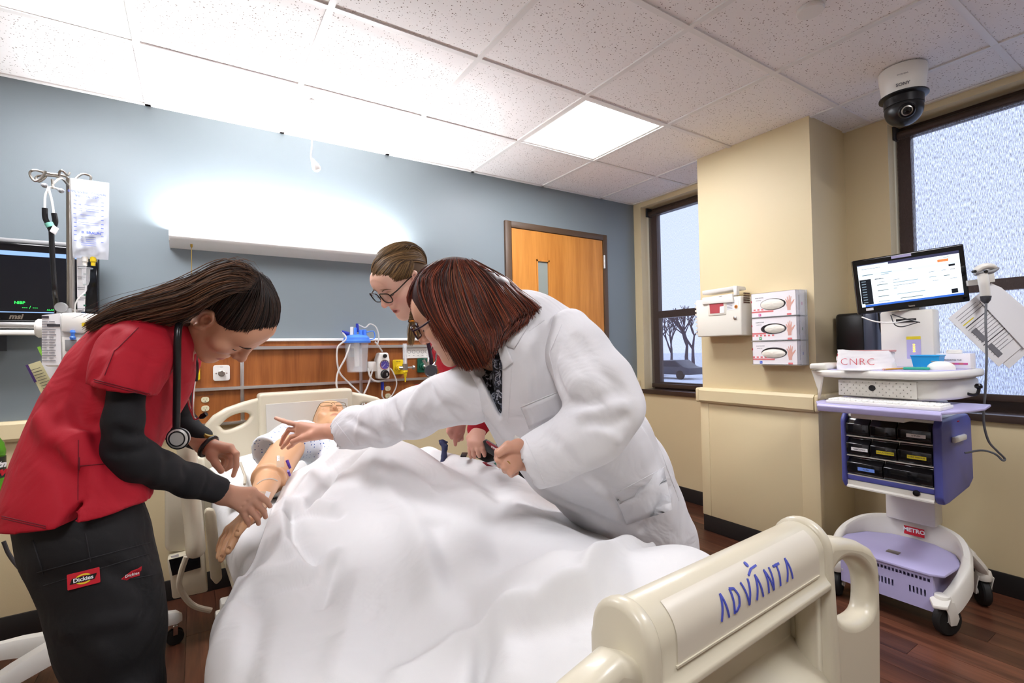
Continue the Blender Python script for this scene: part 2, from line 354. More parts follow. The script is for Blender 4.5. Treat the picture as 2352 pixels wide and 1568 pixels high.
# right (window) wall with two openings
W1, W2 = (2.02, 2.93, .855, 2.425), (-0.75, 1.128, .855, 2.43)
XO = XR+.20
wr = MB()
wr.box((XR, YF-.2, 0), (XO, YB+.2, .855)).box((XR, YF-.2, W2[3]), (XO, W2[1], ZC+.05)).box((XR, YF-.2, .855), (XO, W2[0], W2[3]))
wr.box((XR, W2[1], .855), (XO, W1[0], ZC+.05)).box((XR, W1[0], W1[3]), (XO, W1[1], ZC+.05)).box((XR, W1[1], .855), (XO, YB+.2, ZC+.05))
struct(wr.build('wall_right', 'beige_wall'))
CX0, CY0, CY1 = 2.84, 1.345, 2.06
co = struct(bx('wall_column', (CX0, CY0, 0), (XR, CY1, ZC+.004), 'beige_wall'))
bx('cladding_panel', (CX0-.012, CY0+.085, .105), (CX0, CY1-.05, .85), 'rail_beige', co, bevel=.003)
for y0, y1 in ((CY1-.052, CY1+.012), (CY0-.012, CY0+.086)):
    MB().box((CX0-.016, y0, .105), (CX0+.03, y1, .85)).build('corner_guard', 'rail_beige', co, bevel=.006)
struct(MB().box((CX0-.012, CY0-.010, 0), (XR, CY1+.010, .105)).build('baseboard_column', 'cove_black', bevel=.004))
# bumper rail round the column with end caps
MB().poly([(CX0-.03, CY0+.0, .845), (CX0-.045, CY0, .86), (CX0-.045, CY0, .925), (CX0-.03, CY0, .942), (CX0, CY0, .942), (CX0, CY0, .845)], (0, CY1-CY0, 0)).build('bumper_rail', 'rail_beige', co, smooth=True)
for y0, y1 in ((CY1, CY1+.03), (CY0-.03, CY0)):
    MB().box((CX0-.045, y0, .845), (CX0+.03, y1, .942)).build('rail_cap', 'rail_beige', co, bevel=.016, seg=4)
MB().box((CX0+.03, CY0-.03, .845), (XR, CY0, .942)).build('bumper_rail', 'rail_beige', co, bevel=.012, seg=3)
for nm, y0, y1 in (('baseboard_right', YF, CY0), ('baseboard_window', CY1, YB)):
    struct(MB().box((XR-.012, y0, 0), (XR, y1, .105)).build(nm, 'cove_black', bevel=.003))

# windows: metal frame, mullion, panes, roller shade of open weave, sill
def shade_mat(name, lo, hi, sy, sz):
    m = bpy.data.materials.new(name); MATS[name] = m; m.use_nodes = True; N, L = m.node_tree.nodes, m.node_tree.links
    b = N['Principled BSDF']; b.inputs['Base Color'].default_value = lin('#4a3d3a'); b.inputs['Roughness'].default_value = .8
    tr = N.new('ShaderNodeBsdfTransparent'); mx = N.new('ShaderNodeMixShader')
    tc = N.new('ShaderNodeTexCoord'); mp = N.new('ShaderNodeMapping'); mp.inputs['Scale'].default_value = (1, sy, sz); L.new(tc.outputs['Object'], mp.inputs[0])
    n = N.new('ShaderNodeTexNoise'); n.inputs['Scale'].default_value = 1; n.inputs['Detail'].default_value = 3; n.inputs['Roughness'].default_value = .7; L.new(mp.outputs[0], n.inputs['Vector'])
    mr = N.new('ShaderNodeMapRange'); mr.inputs[1].default_value = .38; mr.inputs[2].default_value = .62; mr.inputs[3].default_value = lo; mr.inputs[4].default_value = hi; L.new(n.outputs[0], mr.inputs[0])
    L.new(mr.outputs[0], mx.inputs[0]); L.new(b.outputs[0], mx.inputs[1]); L.new(tr.outputs[0], mx.inputs[2]); L.new(mx.outputs[0], N['Material Output'].inputs[0])
shade_mat('shade_fine', .26, .36, 500, 80); shade_mat('shade_coarse', .10, .46, 480, 46)
def window(n, w, shade_bottom, shade_m):
    y0, y1, z0, z1 = w; xf = XR+.13
    wn = struct(thing('window_%d' % n, None, None, (xf, (y0+y1)/2, z0))); del_ = None
    fw = .06
    for lo, hi in (((y0, z0), (y0+fw, z1)), ((y1-fw, z0), (y1, z1)), ((y0+fw, z0), (y1-fw, z0+fw)), ((y0+fw, z1-fw), (y1-fw, z1))):
        MB().box((xf, lo[0], lo[1]), (xf+.05, hi[0], hi[1])).build('window_frame', 'sill_brown', wn, bevel=.002)
    MB().box((xf, y0+fw, 1.465), (xf+.05, y1-fw, 1.525)).build('mullion', 'sill_brown', wn, bevel=.002)
    for a, b_ in ((z0+fw, 1.465), (1.525, z1-fw)): bx('pane', (xf+.02, y0+fw, a), (xf+.026, y1-fw, b_), 'glass', wn)
    xs = XR+.085
    MB().quad((xs, y0+.012, shade_bottom), (xs, y1-.012, shade_bottom), (xs, y1-.012, z1-.045), (xs, y0+.012, z1-.045)).build('roller_shade', shade_m, wn)
    MB().box((xs-.006, y0+.012, shade_bottom-.035), (xs+.006, y1-.012, shade_bottom)).build('hem_bar', 'sill_brown', wn, bevel=.003)
    MB().tube([(xs+.016, y0+.014, z1-.05), (xs+.016, y1-.014, z1-.05)], .022, 16).build('shade_roller', 'sill_brown', wn, smooth=True)
    for y in (y0+.006, y1-.006): bx('bracket', (xs-.02, y-.005, z1-.075), (xs+.05, y+.005, z1), 'dark_grey', wn)
    MB().box((XR-.022, y0-.02 if n == 2 else y0, .822), (xf+.03, y1+.03, .858)).build('sill', 'sill_brown', wn, bevel=.003)
window(1, W1, .905, 'shade_fine'); window(2, W2, .95, 'shade_coarse')

# door with narrow vision panel
dr = struct(thing('door_1', None, None, (2.40, YB, 0)))
for lo, hi in (((1.896, 0), (1.948, 2.158)), ((2.860, 0), (2.902, 2.158)), ((1.948, 2.112), (2.860, 2.158))):
    MB().box((lo[0], YB-.02, lo[1]), (hi[0], YB+.02, hi[1])).build('door_frame', 'brown_metal', dr, bevel=.003)
dx0, dx1 = 1.955, 2.853; gx0, gx1, gz0, gz1 = 2.172, 2.295, 1.20, 1.895
for lo, hi in (((dx0, .01), (gx0, 2.108)), ((gx1, .01), (dx1, 2.108)), ((gx0, .01), (gx1, gz0)), ((gx0, gz1), (gx1, 2.108))):
    bx('door_slab', (lo[0], YB-.012, lo[1]), (hi[0], YB+.01, hi[1]), 'door_wood', dr)
for lo, hi in (((gx0, gz0), (gx0+.012, gz1)), ((gx1-.012, gz0), (gx1, gz1)), ((gx0, gz1-.012), (gx1, gz1))):
    bx('glazing_bead', (lo[0], YB-.018, lo[1]), (hi[0], YB+.004, hi[1]), 'door_wood', dr)
bx('pane', (gx0+.012, YB-.005, gz0), (gx1-.012, YB-.002, gz1-.012), mat('frosted', '#8b938f', 0.25), dr)
for z in (.25, 1.08, 1.93):
    MB().tube([(2.86, YB-.026, z-.055), (2.86, YB-.026, z+.055)], .009, 10).box((2.853, YB-.024, z-.05), (2.875, YB-.018, z+.05)).build('hinge', 'aluminium', dr)
MB().lathe((2.01, YB-.012, 1.0), [(.028, 0), (.028, .008), (.01, .01), (.01, .05)], (0, -1, 0)).tube([(2.01, YB-.06, 1.0), (2.12, YB-.06, 1.0)], .009).build('lever_handle', 'aluminium', dr)

# outside: snow, bare trees, parked cars
mat('snow', '#dfe4ee', .8); mat('bark', '#4b4450', .9); mat('car_paint', '#39404d', .3); mat('car_glass', '#1a2230', .1)
tag(bx('snow_ground', (6, -60, -1.4), (160, 160, -1.2), 'snow'), 'snow covered ground outside beyond the windows', 'snow', kind='stuff')
def bare_tree(x, y, h, seed, label):
    rnd = random.Random(seed); t = MB()
    def br(p, d, l, r, n):
        q = p+d*l; t.tube([p, (p+q)/2+A(*[rnd.uniform(-.04, .04)*l for _ in range(3)]), q], [r, r*.85, r*.65], 5, False)
        if n == 0: return
        for _ in range(3):
            e = unit(d+A(rnd.uniform(-.75, .75), rnd.uniform(-.75, .75), rnd.uniform(-.1, .6))); br(q, e, l*rnd.uniform(.62, .8), r*.62, n-1)
    br(A(x, y, -1.25), A(0, 0, 1), h*.3, h*.028, 4)
    tag(t.build('bare_tree', 'bark'), label, 'tree', 'bare winter trees outside')
for k, (x, y, h) in enumerate([(42, 37, 7), (47, 36, 8.5), (44, 33, 7.5), (40, 32.5, 6), (50, 33, 8), (46, 39, 8)]):
    bare_tree(x, y, h, k, 'bare winter tree beyond the parked cars outside the narrow window')
def car(x, y):
    c = thing('parked_car', 'dark parked car on snow outside the narrow window', 'car', (x, y, -1.2), 'cars parked outside')
    pr = [(-2.2, .35), (2.2, .35), (2.25, .75), (1.2, .9), (.7, 1.4), (-1.0, 1.42), (-1.7, .95), (-2.2, .85)]
    MB().poly([(x-.85, y+a, -1.2+b) for a, b in pr], (1.7, 0, 0)).build('body', 'car_paint', c, bevel=.06)
    MB().poly([(x-.87, y+a, -1.2+b) for a, b in [(-1.45, .95), (1.0, .95), (.6, 1.33), (-.95, 1.35)]], (.05, 0, 0)).build('window', 'car_glass', c)
    for a in (-1.4, 1.4): MB().lathe((x-.9, y+a, -.87), [(.3, 0), (.33, .03), (.33, .2)], (1, 0, 0)).build('wheel', 'rubber_black', c)
car(31, 25.2); car(33, 30)
# ================================================================== HEAD WALL SERVICES
hw_ = thing('headwall_panel', 'wood veneer head wall service panel with aluminium rails behind the bed', 'wall panel', (.8, 2.98, .5))
HX0, HX1, HY = -.22, 1.78, 2.982
vx = [HX0, .211, .839, 1.47, HX1]
hz = [.862, 1.042, 1.252, 1.29]
for a, b_ in zip(vx[:-1], vx[1:]):
    for c, e in zip(hz[:-1], hz[1:]): bx('wood_panel', (a+.006, HY, c+.004), (b_-.006, YB, e-.004), 'panel_wood', hw_)
for x in vx[1:-1]: MB().box((x-.009, HY-.004, .862), (x+.009, HY+.01, 1.25)).build('upright_strip', 'aluminium', hw_, bevel=.002)
for z, h, d in ((.86, .012, .012), (1.042, .012, .014), (1.252, .014, .02)):
    MB().box((HX0, HY-d, z-h/2), (HX1, HY+.01, z+h/2)).box((HX0, HY-d-.004, z-h/2-.003), (HX1, HY-d+.004, z+h/2-.006)).build('equipment_rail', 'aluminium', hw_)
bx('top_cap', (HX0-.01, HY-.012, 1.286), (HX1+.01, YB, 1.302), 'white_paint', hw_, bevel=.003)
for x, s in ((.043, 'EMERGENCY'), (1.004, 'NORMAL'), (1.199, 'EMERGENCY')):
    pass
# duplex outlets
def duplex(x, z, body, label, grp=None):
    t = thing('duplex_outlet', label, 'outlet', (x, HY, z-.05), grp)
    for dz in (.0225, -.0225):
        o = plate('receptacle', rrect(-.0175, -.0145, .0175, .0145, .012), [], .006, .002, body, t, frame((x, HY-.002, z+dz), (1, 0, 0), (0, 0, 1)))
        for dx, h in ((-.0062, .0045), (.0062, .0035)): bx('slot', (x+dx-.001, HY-.0058, z+dz+.002-h/2+.001), (x+dx+.001, HY-.0045, z+dz+.002+h/2+.001), 'black_plastic', o)
        MB().lathe((x, HY-.0046, z+dz-.0075), [(.0024, 0), (.0024, .0012)], (0, -1, 0), 10).build('ground_hole', 'black_plastic', o)
mat('outlet_red', '#b01820', .4)
duplex(.043, .965, 'cream_plastic', 'cream duplex outlet on wood panel near the rail-side person in red')
duplex(1.004, .966, 'cream_plastic', 'cream duplex outlet below the suction regulator')
duplex(1.199, .968, 'outlet_red', 'red duplex outlet on wood panel below the green gas outlet')
for x, z in ((.043, 1.012), (1.004, 1.010), (1.199, 1.012)):
    text('outlet_legend', 'EMERGENCY' if x > 1.1 else 'NORMAL OUTLET', .009, 'ink_dark', hw_, frame((x, HY-.0006, z), (1, 0, 0), (0, 0, 1)))
# white plate with brass nozzle
t = thing('vacuum_plate', 'white square wall plate with metal nozzle on wood panel', 'wall plate', (.116, HY, 1.075))
plate('cover', rrect(-.038, -.041, .038, .041, .012), [], .010, .003, 'white_plastic', t, frame((.116, HY-.004, 1.122), (1, 0, 0), (0, 0, 1)))
MB().lathe((.116, HY-.008, 1.120), [(.016, 0), (.016, .004), (.013, .006), (.013, .016), (.008, .016), (.008, .006)], (0, -1, 0)).build('nozzle', 'steel', t, smooth=True)
for dx in (-.024, .024): MB().lathe((.116+dx, HY-.008, 1.120), [(.004, 0), (.003, .002)], (0, -1, 0), 10).build('screw', 'steel', t)
text('caption', 'VAC', .007, 'ink_grey', t, frame((.116, HY-.0095, 1.153), (1, 0, 0), (0, 0, 1)))
# gas outlets and flow meters
def gas(x, z, colm, label, meter=True, capt='MEDICAL AIR', tip=None):
    t = thing('gas_outlet', label, 'gas outlet', (x, HY, z-.05))
    plate('cover', rrect(-.034, -.046, .034, .046, .008), [], .014, .004, colm, t, frame((x, HY-.006, z), (1, 0, 0), (0, 0, 1)))
    text('caption', capt, .0075, 'ink_dark', t, frame((x, HY-.0134, z+.034), (1, 0, 0), (0, 0, 1)))
    MB().lathe((x, HY-.012, z-.004), [(.022, 0), (.022, .012), (.016, .014), (.016, .028)], (0, -1, 0)).build('coupling', colm, t, smooth=True)
    if meter:
        mx_, my = x+.028, HY-.055
        f = thing('flow_meter', 'clear %s flow meter tube plugged into the %s gas outlet' % ((tip,)*2), 'flow meter', (mx_, my, z-.07))
        MB().tube([(x, HY-.035, z-.004), (mx_, my, z-.004)], .012).tube([(mx_, my, z-.02), (mx_, my, z+.02)], .016, 16).build('valve_body', 'steel', f, smooth=True)
        MB().lathe((mx_, my, z+.018), [(.0135, 0), (.0135, .128), (.010, .128), (.010, .0)], (0, 0, 1), 20).build('gauge_tube', 'clear_plastic', f, smooth=True)
        MB().lathe((mx_, my, z+.02), [(.004, 0), (.004, .12)], (0, 0, 1), 10).build('float_rod', 'white_plastic', f, smooth=True)
        MB().tube([(mx_+.012, my, z-.004), (mx_+.045, my-.005, z-.004)], [.006, .006]).lathe((mx_+.045, my-.005, z-.004), [(.012, 0), (.014, .006), (.012, .014)], (1, 0, 0), 14).build('control_knob', 'aluminium', f, smooth=True)
        MB().lathe((mx_, my, z-.018), [(.016, 0), (.016, -.014), (.011, -.018), (.009, -.04), (.006, -.044), (.004, -.075)], (0, 0, 1), 16).build('barb', colm, f, smooth=True)
gas(1.070, 1.12, 'gas_yellow', 'yellow gas outlet plate right of the suction regulator', tip='yellow', capt='MED AIR')
gas(1.232, 1.125, 'gas_green', 'green gas outlet plate beneath the white call panel', tip='green', capt='OXYGEN')
gas(-.012, 1.135, 'gas_yellow', 'yellow gas outlet behind the stethoscope of the bending person', False, capt='AIR')
# white call plate with printed circles
t = thing('call_panel', 'white wide printed panel strip above the gas outlets', 'wall plate', (1.20, HY, 1.175))
plate('plate', rrect(-.10, -.034, .10, .034, .003), [], .006, .001, 'white_plastic', t, frame((1.205, HY-.003, 1.207), (1, 0, 0), (0, 0, 1)))
for k in range(5):
    plate('printed_ring', ellipse(0, 0, .011, .011, 20), [ellipse(0, 0, .0095, .0095, 20)], .0008, 0, 'ink_grey', t, frame((1.145+k*.03, HY-.0064, 1.214), (1, 0, 0), (0, 0, 1)))
    text('caption', 'O'*0+['CO2', 'AIR', 'VAC', 'N2O', 'O2'][k], .006, 'ink_grey', t, frame((1.145+k*.03, HY-.0064, 1.19), (1, 0, 0), (0, 0, 1)))
# suction canister
cx, cy, cz = .795, 2.90, 1.10
t = thing('suction_canister', 'clear suction canister with bright blue lid hanging on head wall', 'canister', (cx, cy, cz))
MB().lathe((cx, cy, cz), [(.05, 0), (.056, .004), (.068, .175), (.072, .18), (.069, .18), (.065, .172), (.053, .006), (.002, .006)], (0, 0, 1), 32).build('jar', 'clear', t, smooth=True)
MB().lathe((cx, cy, cz+.006), [(.03, 0), (.02, .03), (.004, .034)], (0, 0, 1), 12).build('inner_cone', 'clear_plastic', t, smooth=True)
MB().lathe((cx, cy, cz+.03), [(.014, 0), (.016, .15)], (0, 0, 1), 14).build('filter_tube', 'white_plastic', t, smooth=True)
MB().lathe((cx, cy, cz+.172), [(.078, 0), (.08, .012), (.074, .016), (.072, .03), (.06, .042), (.02, .05), (.002, .05)], (0, 0, 1), 32).build('lid', 'blue_lid', t, smooth=True)
for dx, dy, r_, h, mm_ in ((-.03, -.01, .010, .075, 'white_plastic'), (-.012, -.02, .008, .07, 'blue_lid'), (.02, -.01, .011, .058, 'blue_lid'), (.045, .01, .016, .06, 'blue_lid')):
    MB().lathe((cx+dx, cy+dy, cz+.2), [(r_, 0), (r_, h-.012), (r_*.7, h-.01)], (0, 0, 1), 14).build('port', mm_, t, smooth=True)
MB().tube([A(cx-.045, cy, cz+.222), A(cx-.085, cy, cz+.238)], [.013, .009], 12).build('port_elbow', 'navy_cap', t, smooth=True)
MB().tube([A(cx+.005, cy, cz+.235), A(cx+.004, cy, cz+.285)], [.010, .008], 12).build('port_cap', 'navy_cap', t, smooth=True)
MB().tube(smooth_path([A(cx+.06, cy, cz+.235), A(cx+.1, cy, cz+.24), A(cx+.105, cy, cz+.2), A(cx+.07, cy, cz+.19)]), .003).build('strap_ring', 'blue_lid', t)
MB().box((cx-.02, cy+.06, cz+.15), (cx+.02, HY, cz+.18)).box((cx-.03, HY-.02, cz+.09), (cx+.03, HY, cz+.19)).build('bracket', 'grey_plastic', t)
def hose(pts, r, m, label, name='suction_tube', grp='clear tubes at the suction set'):
    return tag(MB().tube(smooth_path(pts, 10), r, 10).build(name, m, smooth=True), label, 'tube', grp)
yh = 2.86
hose([A(cx-.085, cy, cz+.238), onY(795, 778, 2.87), onY(775, 800, yh), onY(778, 850, yh), onY(800, 878, yh), onY(828, 905, 2.83), onY(838, 930, 2.80)], .005, 'tube_clear', 'clear tube looping left from the canister lid down behind headboard')
hose([onY(805, 789, 2.86), onY(793, 822, 2.825), onY(776, 855, 2.82), onY(773, 885, 2.81), onY(782, 908, 2.80)], .005, 'tube_clear', 'clear tube dropping from canister rim to the headboard')
hose([A(cx+.004, cy, cz+.283), onY(838, 752, 2.9), onY(850, 744, 2.9), onY(864, 752, 2.9), onY(870, 775, 2.9), onY(866, 795, 2.9)], .004, 'tube_clear', 'clear tube arched over the blue canister lid')
hose([onY(862, 785, 2.88), onY(872, 798, 2.9), onY(878, 807, 2.91)], .005, 'tube_clear', 'short clear tube between canister lid and regulator')
hose([onY(856, 850, 2.89), onY(845, 885, 2.875), onY(836, 905, 2.86), onY(832, 930, 2.84)], .005, 'tube_clear', 'clear tube from canister base crossing down to headboard')
# suction regulator
rx, rz = .955, 1.13
t = thing('suction_regulator', 'white suction regulator with purple dial gauge and black knob', 'regulator', (rx, 2.92, 1.06))
MB().poly([(rx-.036, 2.90, 1.055), (rx+.036, 2.90, 1.052), (rx+.038, 2.90, 1.17), (rx+.030, 2.90, 1.212), (rx-.026, 2.90, 1.212), (rx-.040, 2.90, 1.17)], (0, .07, 0)).build('body', 'white_plastic', t, bevel=.010, seg=3)
MB().box((rx-.09, 2.92, 1.10), (rx-.03, 2.965, 1.16)).build('side_body', 'white_plastic', t, bevel=.008)
MB().lathe((rx+.004, 2.902, 1.140), [(.030, 0), (.030, .007), (.026, .007), (.026, .003), (.001, .003)], (0, -1, 0), 30).build('gauge_bezel', 'chrome', t, smooth=True)
mat('dial_violet', '#4a3f8f', .4)
g = MB().lathe((rx+.004, 2.8985, 1.140), [(.026, 0), (.001, .0002)], (0, -1, 0), 30).build('dial', 'dial_violet', t)
for a in np.linspace(-2.2, 2.2, 9): MB().obox((rx+.004+.021*math.sin(a), 2.8982, 1.140+.021*math.cos(a)), A(math.cos(a), 0, -math.sin(a))*.0008, A(0, .0004, 0), A(math.sin(a), 0, math.cos(a))*.003).build('tick', 'white_plastic', g)
MB().obox((rx-.001, 2.8978, 1.134), A(.006, 0, -.006)*.1, A(0, .0003, 0), A(.010, 0, .011)).build('needle', 'white_plastic', g)
MB().lathe((rx+.004, 2.902, 1.083), [(.026, 0), (.026, .006), (.022, .007), (.022, .024), (.020, .026)], (0, -1, 0), 28).build('control_knob', 'black_plastic', t, smooth=True)
MB().box((rx+.008, 2.8745, 1.074), (rx+.012, 2.8765, 1.09)).build('knob_mark', 'white_plastic', t)
MB().lathe((rx+.006, 2.902, 1.192), [(.013, 0), (.011, .014)], (0, -1, 0), 18).build('mode_knob', 'black_plastic', t, smooth=True)
MB().lathe((rx, 2.935, 1.055), [(.012, 0), (.010, -.02)], (0, 0, 1), 14).build('outlet_port', 'steel', t, smooth=True)
MB().lathe((rx, 2.935, 1.035), [(.010, 0), (.009, -.05)], (0, 0, 1), 14).build('hose_cuff', 'navy_cap', t, smooth=True)
MB().tube([(rx, 2.935, 1.10), (rx, HY, 1.10)], .015).build('wall_stem', 'steel', t)
hose([A(rx, 2.935, .99), onY(878, 910, 2.92), onY(888, 918, 2.92), onY(902, 905, 2.92), onY(911, 880, 2.92), onY(903, 855, 2.92), onY(896, 845, 2.93)], .004, 'tube_clear', 'thin clear tube hanging below the suction regulator')
hose([onY(845, 845, 2.9), onY(852, 868, 2.88), onY(868, 876, 2.90), onY(888, 871, 2.935)], .006, 'tube_clear', 'clear tube curled under the suction regulator')
# over-bed lamp
t = thing('overbed_lamp', 'long white over-bed wall lamp glowing upwards above the headboard', 'wall lamp', (.5, 2.95, 1.755))
lx0, lx1 = -.10, 1.10
MB().poly([(lx0, YB, 1.762), (lx0, 2.905, 1.785), (lx0, 2.892, 1.792), (lx0, 2.887, 1.80), (lx0, 2.892, 1.850), (lx0, 2.898, 1.850), (lx0, 2.898, 1.80), (lx0, YB-.004, 1.775)], (lx1-lx0, 0, 0)).build('housing', 'white_paint', t, smooth=True)
for x in (lx0-.003, lx1): MB().poly([(x, YB, 1.758), (x, 2.90, 1.78), (x, 2.884, 1.80), (x, 2.89, 1.853), (x, YB, 1.853)], (.004, 0, 0)).build('end_cap', 'white_paint', t)
MB().tube([(lx0+.03, 2.95, 1.825), (lx1-.03, 2.95, 1.825)], .013, 12).build('tube_lamp', 'tube_light', t, smooth=True)
ch = onY(440, 575, 2.96); 
pc = tag(MB().tube([(ch[0], 2.945, 1.775), (ch[0], 2.945, 1.5)], .0016, 6).lathe((ch[0], 2.945, 1.78), [(.006, 0), (.005, -.016), (.002, -.02)], (0, 0, 1), 10).build('pull_chain', 'brass'), 'brass pull chain hanging from the over-bed lamp', 'chain')
for k in range(46): pass
# ceiling microphone
mp_ = onY(717, 325, 2.55); 
t = thing('ceiling_microphone', 'small white microphone on thin rod hanging from ceiling over the bed', 'microphone', (mp_[0], 2.55, 2.2))
ztop = ZC; q1 = onY(714, 360, 2.55); q2 = onY(720, 380, 2.55)
MB().tube(smooth_path([A(mp_[0], 2.55, ztop), A(mp_[0], 2.55, q1[2]+.09), A(q1[0], 2.55, q1[2]), A(q2[0]-.006, 2.55, q2[2]+.03)]), .0038, 8).build('rod', 'white_paint', t, smooth=True)
MB().lathe((mp_[0], 2.55, ztop), [(.016, 0), (.014, -.006)], (0, 0, 1), 16).build('ceiling_plate', 'white_paint', t)
ax = unit(A(.5, 0, -1)); MB().lathe(A(q2[0]-.008, 2.55, q2[2]+.035), [(.005, 0), (.010, .012), (.0185, .035), (.021, .05), (.017, .062), (.006, .068)], ax, 18).build('capsule', 'white_paint', t, smooth=True)
# ================================================================== HOSPITAL BED
TH = math.radians(3); HC = A(.487, 2.75, 0); EX = A(math.cos(TH), math.sin(TH), 0); EY = A(math.sin(TH), -math.cos(TH), 0)   # EX across, EY head to foot
def bed(u, v, z): return HC+EX*u+EY*v+A(0, 0, z)
def buz(x, y, v):
    P = onP(x, y, HC+EY*v, EY); return float(np.dot(P-HC, EX)), float(P[2])
def bbox(mb, u0, u1, v0, v1, z0, z1): return mb.obox(bed((u0+u1)/2, (v0+v1)/2, (z0+z1)/2), EX*(u1-u0)/2, EY*(v1-v0)/2, A(0, 0, (z1-z0)/2))
B = thing('hospital_bed', 'cream plastic hospital bed with moulded headboard, footboard and side rails', 'bed', bed(0, 1.2, 0))
def resample(pts, n): 
    return [tuple(p) for p in smooth_path([(a, b, 0) for a, b in pts], n)[:, :2]]
# headboard: wings with hand holes and a thicker middle
half = [(-.215, 1.0), (-.235, 1.0), (-.30, .985), (-.369, .963), (-.42, .932), (-.450, .895), (-.468, .848), (-.477, .77), (-.477, .48), (-.40, .42)]
left = [(0, 1.0)]+half+[(0, .42)]
outer = half+[(-a, b) for a, b in half[::-1]]
hole = [(-.394, .884), (-.354, .920), (-.303, .936), (-.273, .929), (-.268, .911), (-.293, .884), (-.344, .864), (-.374, .861)]
hl = resample(hole+[hole[0]], 4)[:-1]
plate('headboard', outer, [hl, [(-a, b) for a, b in hl]], .05, .016, 'bed_plastic', B, frame(bed(0, .025, 0), EX, A(0, 0, 1)), 4)
plate('headboard_centre', rrect(-.232, .42, .222, 1.024, .018), [], .085, .014, 'bed_plastic', B, frame(bed(0, .03, 0), EX, A(0, 0, 1)), 4)
ip = [(-.203, .971), (.193, .971), (.193, .55), (-.15, .55), (-.18, .70), (-.199, .80)]
plate('inset_panel', ip, [], .006, .001, 'board_inset', B, frame(bed(0, .074, 0), EX, A(0, 0, 1)))
# footboard
RV, RZ, RR, U0, U1 = 2.333, .881, .040, -.185, .226        # roll axis, height, radius and ends
prof = [(2.29, .30), (2.29, RZ-.01)]+[(RV-RR*math.cos(t), RZ+RR*math.sin(t)) for t in np.linspace(0, math.pi, 16)]+[(2.3735, .848), (2.377, .841), (2.382, .836), (2.382, .828), (2.374, .822), (2.322, .812), (2.318, .73), (2.362, .695), (2.376, .68), (2.380, .30)]
MB().poly([bed(U0, v, z) for v, z in prof], EX*(U1-U0)).build('footboard_centre', 'bed_plastic', B, bevel=.002, smooth=True, sharp=30)
for u0 in (U0-.024, U1):                                  # rounded end caps of the roll and cheeks closing the recess
    MB().poly([bed(u0, v, z) for v, z in [(2.285, .30), (2.285, RZ-.01)]+[(RV-(RR+.005)*math.cos(t), RZ+(RR+.005)*math.sin(t)) for t in np.linspace(0, math.pi, 16)]+[(2.380, .83), (2.386, .66), (2.386, .30)]], EX*.024).build('end_cap', 'bed_plastic', B, bevel=.009, seg=4, smooth=True, sharp=40)
wing = [(U1-.01, .855)]+[buz(x, y, 2.355) for x, y in ((1897, 1237), (1930, 1235), (1965, 1241), (1990, 1255), (2002, 1275), (2007, 1310), (2009, 1400), (2010, 1568))]+[(buz(2010, 1568, 2.355)[0], .28), (U1-.01, .28)]
wh = resample([buz(x, y, 2.355) for x, y in ((1901, 1350), (1904, 1308), (1928, 1286), (1962, 1292), (1986, 1322), (1992, 1362), (1986, 1402), (1950, 1424), (1912, 1408), (1901, 1350))], 4)[:-1]
uc = (U0+U1)/2
for s in (1, -1):
    plate('footboard_wing', [(uc+s*(a-uc), b) for a, b in wing], [[(uc+s*(a-uc), b) for a, b in wh]], .044, .016, 'bed_plastic', B, frame(bed(0, 2.345, 0), EX, A(0, 0, 1)), 5)
def froll(s, off=0.0):                                    # front of the roll: arc length s above the ridge -> (v, z)
    if s < .03: return 2.3732+off, RZ-.03+s
    t = math.pi-(s-.03)/RR; return RV-(RR+off)*math.cos(t), RZ+(RR+off)*math.sin(t)
MB().grid([[bed(u_, *froll(s_, .0010)) for u_ in np.linspace(U0+.028, U1-.022, 12)] for s_ in np.linspace(.003, .074, 18)]).build('label_strip', 'bed_label', B, smooth=True, sharp=180)
MB().obox(bed((U0+U1)/2, 2.3745, RZ-.027), EX*(U1-U0-.05)/2, EY*.0012, A(0, 0, .0012)).build('label_ridge', 'bed_plastic', B)
# logo lettering built from strokes: bar-less A, D, V, A with figure, N, T, A
lu1, lu2 = buz(1655, 1440, 2.373)[0], buz(1820, 1340, 2.373)[0]; lk = (lu2-lu1)/.247
lg = MB()
def put(pts):
    P0 = [A(*bed(lu1+(a+.125)*lk, *froll(.038+b*.86, .0011))) for a, b in pts]; P1 = [A(*bed(lu1+(a+.125)*lk, *froll(.038+b*.86, .0024))) for a, b in pts]; k = len(pts)
    lg._add(P0+P1, [list(range(k)), list(range(k, 2*k))]+[[i, (i+1) % k, k+(i+1) % k, k+i] for i in range(k)])
def stroke(a, b, w=.0034):
    a, b = A(*a), A(*b); d = unit(b-a); n = A(-d[1], d[0])*w/2
    for i in range(8):
        p, q = a+(b-a)*i/8, a+(b-a)*(i+1)/8; put([p-n, q-n, q+n, p+n])
def letter(s, u0):
    h, wd = .034, .026
    st = {'A': [((0, 0), (wd*.42, h)), ((wd*.42, h), (wd*.85, 0))], 'D': [((.002, 0), (.002, h)), ((.002, h), (.013, h*.93)), ((.013, h*.93), (.020, h*.6)), ((.020, h*.6), (.018, h*.25)), ((.018, h*.25), (.009, .002)), ((.009, .002), (.002, .002))],
          'V': [((0, h), (wd*.45, 0)), ((wd*.45, 0), (wd*.9, h))], 'N': [((.002, 0), (.002, h)), ((.002, h), (.020, 0)), ((.020, 0), (.020, h))], 'T': [((0, h-.002), (.022, h-.002)), ((.011, h), (.011, 0))]}[s]
    return [[(a[0]+u0, a[1]-.017), (b[0]+u0, b[1]-.017)] for a, b in st]
for k, c in enumerate('ADVANTA'):
    for a, b_ in letter(c, -.125+k*.037+(.003 if c == 'N' else 0)): stroke(a, b_)
